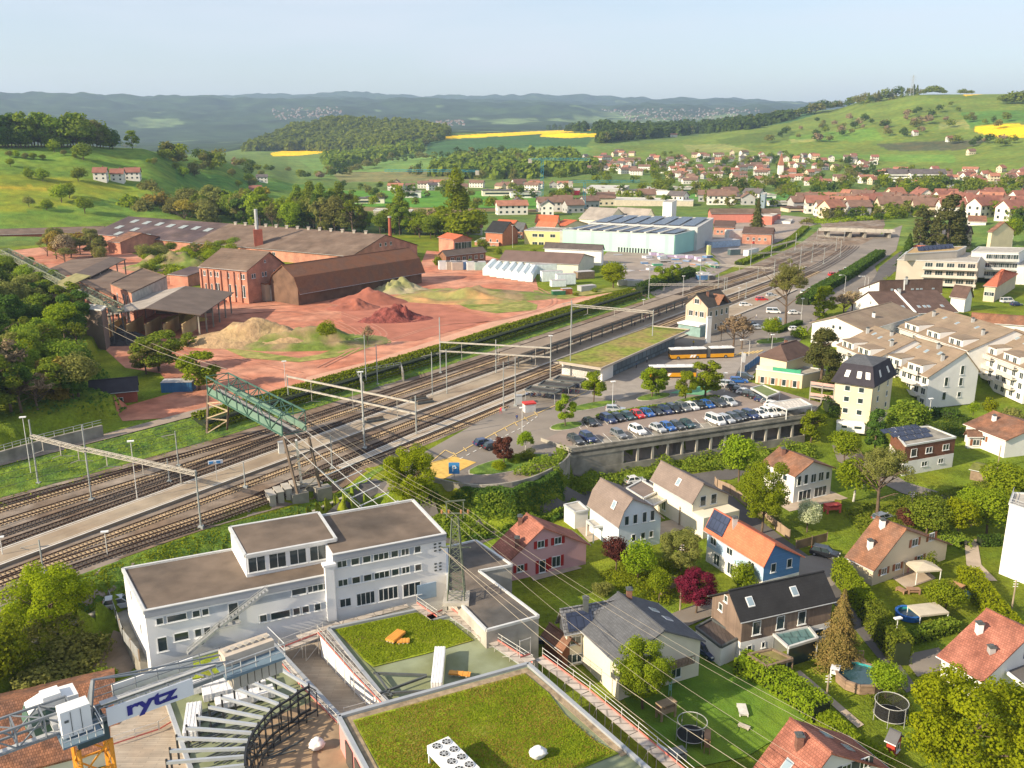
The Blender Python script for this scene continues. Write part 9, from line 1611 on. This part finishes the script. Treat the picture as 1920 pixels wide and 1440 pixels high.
# garden things
def tramp(p,r_,lab,netm):
 t_=thing("trampoline",lab,"trampoline",p);mb=MB();mb.tube((0,0,.8),(0,0,.84),r_,n=28);mb.build("mat",BLACKM,t_,local=True);mb=MB();n=24
 for zz in(.82,2.6):
  for i in range(n):a,b=2*math.pi*i/n,2*math.pi*(i+1)/n;mb.tube((r_*math.cos(a),r_*math.sin(a),zz),(r_*math.cos(b),r_*math.sin(b),zz),.05,n=5,cap=False)
 mb.build("ring",mat("grey_ring",(.42,.42,.40),.6),t_,local=True)
 for i in range(6):a=i*math.pi/3;mb=MB();mb.tube((r_*1.04*math.cos(a),r_*1.04*math.sin(a),0),(r_*1.02*math.cos(a),r_*1.02*math.sin(a),2.65),.04,n=5);mb.build("pole",STEEL,t_,local=True)
 mb=MB();[mb.add([(r_*math.cos(2*math.pi*i/n),r_*math.sin(2*math.pi*i/n),.85),(r_*math.cos(2*math.pi*(i+1)/n),r_*math.sin(2*math.pi*(i+1)/n),.85),(r_*math.cos(2*math.pi*(i+1)/n),r_*math.sin(2*math.pi*(i+1)/n),2.6),(r_*math.cos(2*math.pi*i/n),r_*math.sin(2*math.pi*i/n),2.6)],[(0,1,2,3)])for i in range(n)];mb.build("net",netm,t_,local=True)
NETM=mat("thin_net",(.03,.035,.03),.9,.1,alpha=.22);tramp(P(1296,1388,-5.9),1.7,"round trampoline with safety net on the bright lawn",NETM);tramp(P(1668,1350,-5.9),1.9,"round trampoline with dark net under the huge green tree",mat("dense_net",(.02,.02,.02),.9,.1,alpha=.75))
def pool(p,r_,h,wallm,lab,n=10,deck=True):
 t_=thing("garden_pool",lab,"pool",p);mb=MB();c=[(r_*math.cos(2*math.pi*i/n),r_*math.sin(2*math.pi*i/n))for i in range(n)]
 for i in range(n):a,b=c[i],c[(i+1)%n];mb.bar((a[0],a[1],h/2),(b[0],b[1],h/2),.16,h);mb.bar((a[0],a[1],h),(b[0],b[1],h),.4,.08)
 mb.build("wall",wallm,t_,local=True);mb=MB();mb.prism([(x*.95,y*.95)for x,y in c],.1,h-.35);mb.build("water",mat("pool_water",(.03,.07,.08),.08,.1,spec=.8),t_,local=True);mb=MB();[mb.bar((a[0]*.93,a[1]*.93,h-.2),(b[0]*.93,b[1]*.93,h-.2),.05,.35)for a,b in zip(c,c[1:]+c[:1])];mb.build("liner",mat("turquoise_liner",(.04,.33,.35),.5),t_,local=True)
 if deck:mb=MB();[mb.bar((-1.6+i*1.1,r_+.5,h),(-1.6+i*1.1,r_+.5,h+1.1),.1)for i in range(4)];[mb.bar((-1.6,r_+.5,h+z_),(1.7,r_+.5,h+z_),.1)for z_ in(.5,1.1)];mb.slab([(-1.8,r_-.2,h),(1.9,r_-.2,h),(1.9,r_+.9,h),(-1.8,r_+.9,h)],.12);mb.build("deck_railing",WOOD,t_,local=True)
pool(P(1610,1278,-5.9),2.9,1.25,mat("pool_wood",(.32,.22,.15),.85,.25,1,pat=('brick',3,.2,.3)),"ten sided wooden pool with turquoise liner and deck");pool(P(1703,1156,-5.9),1.7,.8,mat("blue_pool_wall",(.03,.14,.45),.6),"small round blue pool beside the fabric awning",18,False)
def canopy(p,w,d,h,m_,lab,rz,peak=.6):
 t_=thing("garden_canopy",lab,"canopy",p,rz);mb=MB();c=[(-w/2,-d/2,h),(w/2,-d/2,h),(w/2,d/2,h),(-w/2,d/2,h)];[mb.add([c[i],c[(i+1)%4],(0,0,h+peak)],[(0,1,2)])for i in range(4)];[mb.bar(Vector(c[i])-Vector((0,0,.12)),Vector(c[(i+1)%4])-Vector((0,0,.12)),.04,.26)for i in range(4)];mb.build("roof_cloth",m_,t_,local=True)
 for x,y,z in c:mb=MB();mb.box((x*.96,y*.96,0),(.1,.1,h));mb.build("post",WHITE,t_,local=True)
FAB=mat("beige_fabric",(.50,.44,.34),.85,.08,1);canopy(P(1727,1085,-5.9),4.2,3.6,2.3,FAB,"beige garden tent on the sunny terrace",.15);canopy(P(1737,1166,-5.9),4.6,3.,2.1,FAB,"slanting beige fabric awning beside the blue pool",.2,.1)
cr,q=flatb("wooden pergola with vine beside the conservatory",[(1403,1228),(1448,1218),(1486,1236),(1438,1250)],-3.6,-3.75,WOOD,mat("vine_top",(.22,.19,.07),1,.3,1,bump=.1),"pergola","pergola",par=.2,trim=WOOD);mb=MB();[mb.box((p.x,p.y,-6),(.18,.18,2.3))for p in q];mb.build("post",WOOD,cr)
house("small red garden shed with grey gabled roof",(1668,1366),(1690,1376),(1652,1384),2.9,2.,-6,mat("shed_red",(.40,.05,.03),.8,.1),mat("shed_felt",(.12,.12,.13),.9,.1),cat="shed",name="garden_shed",over=.25,og=.2,wins=[('B',[(.5,1.1,.8,1.,0)])])
house("small brown roofed garden hut left of the red maple",(1240,1072),(1258,1082),(1228,1090),3.,2.1,-6,WOOD,T_DBROWN,cat="shed",name="garden_shed",over=.25,og=.2);house("open garden shelter with mossy roof by the boarded house",(1825,868),(1862,876),(1812,878),2.8,2.3,-6,WOOD,mat("moss_roof2",(.16,.17,.04),1,.25,1),cat="shelter",name="garden_shelter",over=.3,og=.3)
for i,(x,y,s,c,lab)in enumerate([(1248,1345,(2.4,1.2,2.),(.35,.25,.16),"wooden climbing frame on the lawn, left of the trampoline"),(1392,1335,(2.2,1.1,.4),(.6,.58,.52),"white framed cold bed on the lawn"),(1395,1365,(1.4,.6,.3),(.45,.40,.33),"pale bench slab behind the bottom edge roof"),(1270,1425,(1.8,1.2,1.2),(.22,.22,.20),"dark round wood store near the long scaffold"),(1325,1405,(1.9,.7,1.9),(.28,.17,.10),"brown brick garden oven with ornament"),(1238,1420,(1.4,1.,1.1),(.40,.42,.42),"grey garden box beside the long scaffold"),(1560,960,(3,1.4,1.5),(.6,.10,.08),"colourful red and yellow play slide on the terrace"),(1570,952,(1.2,1.2,1.3),(.65,.55,.05),"yellow playhouse tower beside the slide"),(1790,1115,(2.2,1.4,1.7),(.42,.22,.10),"wooden swing frame beside the wide tree"),(1820,1120,(1.6,1.2,.8),(.05,.18,.45),"blue water tub below the bright hedge"),(1565,1268,(1.3,1.1,1.3),(.66,.67,.70),"white garden heater hut beside the pool"),(1690,1110,(1.6,.8,.5),(.30,.18,.11),"small brown picnic bench on the chalet lawn"),(1712,1112,(1.9,1.,.75),(.30,.18,.11),"brown picnic table on the chalet lawn"),(1700,1070,(1.6,.8,.8),(.55,.15,.25),"pink garden table on the sunny terrace"),(1072,1052,(2.2,1.3,.8),(.04,.045,.05),"dark garden table and chairs on the pink house terrace"),(1018,1210,(3.,1.,.9),(.04,.045,.05),"dark covered log stack at the beige house wall"),(1310,660,(3.,2,1.),(.35,.25,.2),"kiosk tables beside the station building"),(1130,1388,(.4,.4,1.6),(.2,.45,.38),"x"),(1256,1305,(.35,.35,2.),(.25,.45,.40),"green garden post on the bright lawn")]):
 if lab=="x":continue
 z_=.12 if y<700 else-5.95;t_=thing("garden_item" if z_<-1 else "kiosk_furniture",lab,"garden item" if z_<-1 else "furniture",P(x,y,z_),.5+i);m_=mat(f"garden_{i}",c,.8,.15,1.5);mb=MB();w,d,h=s
 for sx in(-1,1):
  for sy in(-1,1):mb.box((sx*w*.42,sy*d*.42,0),(w*.12,d*.12,h))
 mb.build("legs",m_,t_,local=True);mb=MB();mb.box((0,0,h),(w,d,max(.06,h*.08)));mb.box((0,0,h*.45),(w*.9,d*.9,h*.3));mb.build("top",m_,t_,local=True)
 # cranes in the valley, pylons on the ridge, village
def tcrane(base,topy,jl,lab,colm,az):
 p=P(*base,0);h=zat(p,topy);t_=thing("tower_crane",lab,"crane",p);mb=MB();truss_v=12
 for i in range(truss_v):z0,z1=h*i/truss_v,h*(i+1)/truss_v;[mb.bar((p.x+a[0],p.y+a[1],z0),(p.x+a[0],p.y+a[1],z1),.3)for a in((-1,-1),(1,1))];mb.bar((p.x-1,p.y-1,z0),(p.x+1,p.y-1,z1),.25)
 mb.build("mast",colm,t_);mb=MB();d=Vector((math.cos(az),math.sin(az),0));c=Vector((p.x,p.y,h));truss(mb,c,c+d*jl,1.5,1.6,int(jl/3),.09);truss(mb,c,c-d*jl*.28,1.5,1.4,5,.09);mb.build("jib",colm,t_);mb=MB();mb.box((c.x-d.x*jl*.26,c.y-d.y*jl*.26,h-2.5),(3,2,3.5));mb.build("counterweight",CONC,t_)
M_TQ=mat("turquoise_steel",(.03,.22,.30),.6,.1);tcrane((860,398),322,60,"turquoise tower crane in the valley, left one",M_TQ,math.pi-.1);tcrane((1016,392),300,40,"turquoise tower crane in the valley, tall middle one",M_TQ,-.2);tcrane((1095,398),342,45,"turquoise tower crane in the valley, right short one",M_TQ,.1)
for x,yb,yt,lab in[(1566,202,157,"power pylon on the ridge, left one"),(1709,176,141,"power pylon on the ridge, right one")]:
 p=G(x,max(yb,180));h=zat(p,yt);t_=thing("power_pylon",lab,"pylon",p);mb=MB();[mb.bar((p.x+a*4,p.y,p.z),(p.x+a*.6,p.y,h),.7)for a in(-1,1)];[mb.bar((p.x-4+3.4*k/7,p.y,p.z+(h-p.z)*k/7),(p.x+4-3.4*(k+1)/7,p.y,p.z+(h-p.z)*(k+1)/7),.4)for k in range(7)];mb.build("lattice",STEEL,t_);mb=MB();[mb.bar((p.x-7,p.y,h-q),(p.x+7,p.y,h-q),.5)for q in(4,10)];mb.build("crossarm",STEEL,t_)
 # village houses: a few shared bodies, every house its own thing
VW=[mat("vil_white",(.70,.67,.61),.9,.05),mat("vil_cream",(.62,.53,.38),.9,.05),mat("vil_grey",(.38,.38,.37),.9,.05)];VR=[mat("vil_orange",(.34,.15,.095),.9,.2,.3),mat("vil_brown",(.19,.115,.085),.9,.2,.3),mat("vil_dark",(.12,.105,.105),.9,.2,.3),mat("vil_red",(.26,.11,.08),.9,.2,.3)]
def vproto(w,l,h,rh,wm,rm):
 t_=thing("village_house","x","house");mb=MB();mb.box((0,0,-2),(l,w,h+2));mb.add([(-l/2,-w/2,h),(-l/2,w/2,h),(-l/2,0,h+rh),(l/2,-w/2,h),(l/2,w/2,h),(l/2,0,h+rh)],[(0,2,1),(3,4,5)])
 mb.build("wall",wm,t_,local=True);mb=MB();o=.6
 for s in(-1,1):mb.slab([(-l/2-o,0,h+rh+.1),(l/2+o,0,h+rh+.1),(l/2+o,s*(w/2+o),h-.3),(-l/2-o,s*(w/2+o),h-.3)],.3)
 rf=mb.build("roof",rm,t_,local=True);mb=MB();mb.box((l*.2,w*.12,h+rh*.5),(.8,.8,rh*.8));mb.build("chimney",BRCH,rf,local=True)
 mb=MB();n=max(2,int(l/3))
 for k in range(max(1,int(h//2.7))):
  for i in range(n):
   for s in(-1,1):mb.box((-l/2+l*(i+.5)/n,s*(w/2+.02),1+2.7*k),(1.3,.06,1.2))
  for s in(-1,1):[mb.box((s*(l/2+.02),y,1+2.7*k),(.06,1.1,1.2))for y in(-w/4,w/4)]
 mb.build("window_rows",GLASS,t_,local=True);return t_
VP=[]
for i in range(12):VP.append((vproto(random.uniform(6.5,8.5),random.uniform(8,12)if i%4 else 17,random.uniform(4.6,6.4),random.uniform(2.2,3.4),VW[i%3 if i%2 else 0],VR[[0,1,2,3,1,1,2,0,1,3,1,2][i]]),["white","cream","grey"][i%3 if i%2 else 0],["orange","brown","dark","red","brown","brown","dark","orange","brown","red","brown","dark"][i],i%4==0))
VUSED=set()
def vhouse(p,i,rz,where,grp,sc=1):
 pr_,wc,rc,lg=VP[i];lab=f"{'long ' if lg else ''}{wc} house with {rc} gabled roof {where}"
 if i not in VUSED:VUSED.add(i);pr_.location=p;pr_.scale=(sc,)*3;pr_.rotation_euler=(0,0,rz);tag(pr_,lab,"house",grp);return pr_
 return dup(pr_,p,rz,lab,grp,scale=(sc,)*3)
rv=random.Random(17);placed=[]
def village(poly,n,where,grp,mind=11,idx=None,sc=1):
 xs=[a[0]for a in poly];ys=[a[1]for a in poly];c=t=0
 while c<n and t<n*60:
  t+=1;x,y=rv.uniform(min(xs),max(xs)),rv.uniform(min(ys),max(ys))
  if not inpoly(np.array([x]),np.array([y]),poly)[0]:continue
  p=G(x,y)
  if any((p.x-q.x)**2+(p.y-q.y)**2<mind**2 for q in placed):continue
  placed.append(p);i=rv.choice(idx or range(12));vhouse(p,i,rv.choice([0,.2,-.2,1.57,.5,-.6])+rv.uniform(-.15,.15),where+f"",f"{'long ' if VP[i][3] else ''}{VP[i][1]} houses with {VP[i][2]} roofs {where}",sc);c+=1
village([(1085,298),(1150,286),(1265,296),(1280,320),(1200,330),(1110,322)],46,"on the village's upper left slope","")
village([(1240,300),(1360,290),(1500,293),(1640,300),(1640,318),(1260,325)],56,"on the village's upper edge","")
village([(1250,322),(1650,318),(1780,325),(1780,350),(1260,348)],72,"in the village centre","",14,[0,3,5,7,1,4,9,0,8])
village([(1770,325),(1925,322),(1925,352),(1770,352)],22,"at the right end of the village","",15,[0,3,5,7,9,1])
village([(1490,384),(1700,380),(1930,382),(1935,414),(1850,414),(1690,404),(1580,412),(1500,402)],46,"in the settlement beyond the railway bridge","",14,[0,1,3,4,5,7,9],1.5)
village([(900,398),(1000,396),(1230,376),(1480,372),(1480,384),(1250,386),(1000,410)],16,"between the barns and the valley meadow","",18,[0,1,2,5,8],1.4)
village([(730,350),(900,348),(1060,350),(1060,362),(900,360),(740,358)],22,"along the valley road left of the red building","",16,[0,1,2,5,8])
for x,y,i,w in[(190,338,3,"of the farm on the left hill, front"),(222,340,3,"of the farm on the left hill, middle"),(250,337,9,"of the farm on the left hill, right"),(492,342,2,"small barn on the far side of the left hill"),(480,366,9,"barn behind the tree belt"),(1715,254,3,"alone on the open right hill"),(1245,255,1,"at the wood edge"),(1262,257,0,"at the wood edge right"),(1820,290,1,"of the farm below the rape field"),(1780,265,9,"hut beside the vineyard")]:
 o=vhouse(G(x,y),i,.2,w,None)
 if 'group' in o:del o['group']
for pr_,*_ in VP:
 if pr_['label']=="x":
  for o in list(pr_.children_recursive)+[pr_]:bpy.data.objects.remove(o)
for x,y,w,c,lab in[(690,384,30,0,"low grey hall left of the valley meadow"),(765,371,26,1,"white hall at the left end of the valley road"),(935,368,34,0,"grey hall behind the left tower crane"),(985,372,30,1,"white hall left of the middle tower crane"),(1130,364,40,2,"tan hall behind the bright red building"),(1195,368,36,0,"grey hall right of the tan hall"),(1290,362,44,1,"long white hall under the village"),(1345,372,40,2,"tan hall left of the silo tower"),(1385,380,30,0,"grey workshop right of the silo tower"),(1480,392,34,1,"white workshop beyond the red hall"),(1500,404,26,2,"tan shed near the road bridge"),(1345,354,30,0,"grey hall at the village foot"),(1420,377,30,1,"white barn in the valley right of the halls")]:
 p=P(x,y,0);t_=thing("industrial_hall",lab,"hall",p);mb=MB();mb.box(p,(w,16,6),.1);mb.build("wall",[W_IVORY,W_WHITE,W_BEIGE][c],t_);mb=MB();mb.box((p.x,p.y,6),(w+1,17,.6),.1);[mb.box((p.x-w/3+w/3*k,p.y,6.6),(2.5,8,.8),.1)for k in range(3)];mb.build("roof",[VR[2],CONC,T_DBROWN][c],t_);mb=MB();mb.box((p.x,p.y-7.6,2.5),(w*.8,1,1.8),.1);mb.build("window_band",GLASS,t_)
 # church
p=G(1462,336);t_=thing("church","white church with pointed red spire in the village","church",p);mb=MB();mb.box(p,(6,6,17));mb.box((p.x+11,p.y+3,p.z),(17,10,9));mb.build("wall",W_WHITE,t_);mb=MB();c=[(-3.3,-3.3),(3.3,-3.3),(3.3,3.3),(-3.3,3.3)];[mb.add([(p.x+a[0],p.y+a[1],p.z+17),(p.x+b[0],p.y+b[1],p.z+17),(p.x,p.y,p.z+33)],[(0,1,2)])for a,b in zip(c,c[1:]+c[:1])];mb.build("spire",VR[0],t_);mb=MB();q=Vector((p.x+11,p.y+3,p.z));[mb.slab([q+Vector((-9,0,14)),q+Vector((9,0,14)),q+Vector((9,s*5.6,8.8)),q+Vector((-9,s*5.6,8.8))],.3)for s in(-1,1)];mb.build("roof",VR[0],t_)
for x,y,w,lab in[(1690,340,44,"left long white apartment block with dark roof in the village"),(1735,340,50,"right long white apartment block with dark roof in the village")]:
 p=G(x,y+4);t_=thing("apartment_block",lab,"apartment block",p);mb=MB();mb.box((p.x,p.y,p.z-2),(w*.8,12,13));mb.build("wall",W_WHITE,t_);mb=MB();mb.slab([(p.x-w*.41,p.y-6.5,p.z+11),(p.x+w*.41,p.y-6.5,p.z+11),(p.x+w*.41,p.y,p.z+16),(p.x-w*.41,p.y,p.z+16)],.3);mb.slab([(p.x-w*.41,p.y+6.5,p.z+11),(p.x+w*.41,p.y+6.5,p.z+11),(p.x+w*.41,p.y,p.z+16),(p.x-w*.41,p.y,p.z+16)],.3);mb.build("roof",VR[2],t_);mb=MB();[mb.box((p.x,p.y-6.02,p.z+1+3.3*k),(w*.76,.1,1.3))for k in range(3)];mb.build("window_bands",GLASS,t_)
 # towns far away: specks of houses no one could count
for poly,n,lab in[([(500,205),(640,200),(640,218),(520,225)],120,"far town on the left plateau"),([(1120,205),(1420,203),(1430,222),(1180,228)],230,"far town on the plateau behind the wood"),([(790,228),(870,226),(870,236),(800,238)],60,"small far village in the haze")]:
 mb=MB();xs=[a[0]for a in poly];ys=[a[1]for a in poly];c=0
 while c<n:
  x,y=rv.uniform(min(xs),max(xs)),rv.uniform(min(ys),max(ys))
  if not inpoly(np.array([x]),np.array([y]),poly)[0]:continue
  p=G(x,y);c+=1;s=rv.uniform(.5,1.1)*11;mb.box((p.x,p.y,p.z-2),(s,s*.8,s*.6),rv.random(),0);mb.slab([(p.x-s*.6,p.y-s*.5,p.z+s*.5),(p.x+s*.6,p.y-s*.5,p.z+s*.5),(p.x+s*.6,p.y,p.z+s*.9),(p.x-s*.6,p.y,p.z+s*.9)],.4,1)
 tag(mb.build("far_town",[VW[2],VR[1]]),lab,"town",kind='stuff')
 # rapeseed and vineyard are part of the land cover. haze: one closed box of even air
def haze():
 mb=MB();me=bpy.data.meshes.new("haze");x,y0,y1,z0,z1=11000,-60,13500,-260,520
 v=[(-x,y0,z0),(x,y0,z0),(x,y1,z0),(-x,y1,z0),(-x,y0,z1),(x,y0,z1),(x,y1,z1),(-x,y1,z1)];me.from_pydata(v,[],[(0,3,2,1),(4,5,6,7),(0,1,5,4),(1,2,6,5),(2,3,7,6),(3,0,4,7)])
 m=bpy.data.materials.new("haze_air");m.use_nodes=True;N=m.node_tree.nodes;N.remove(N["Principled BSDF"]);pv=N.new("ShaderNodeVolumePrincipled");pv.inputs["Color"].default_value=(.55,.75,1.,1);pv.inputs["Density"].default_value=HAZE_D;pv.inputs["Anisotropy"].default_value=.2;m.node_tree.links.new(pv.outputs[0],N["Material Output"].inputs["Volume"]);me.materials.append(m)
 tag(link("haze",me),"thin blue haze over the valley","haze",kind='stuff')
HAZE_D=8e-5
haze()
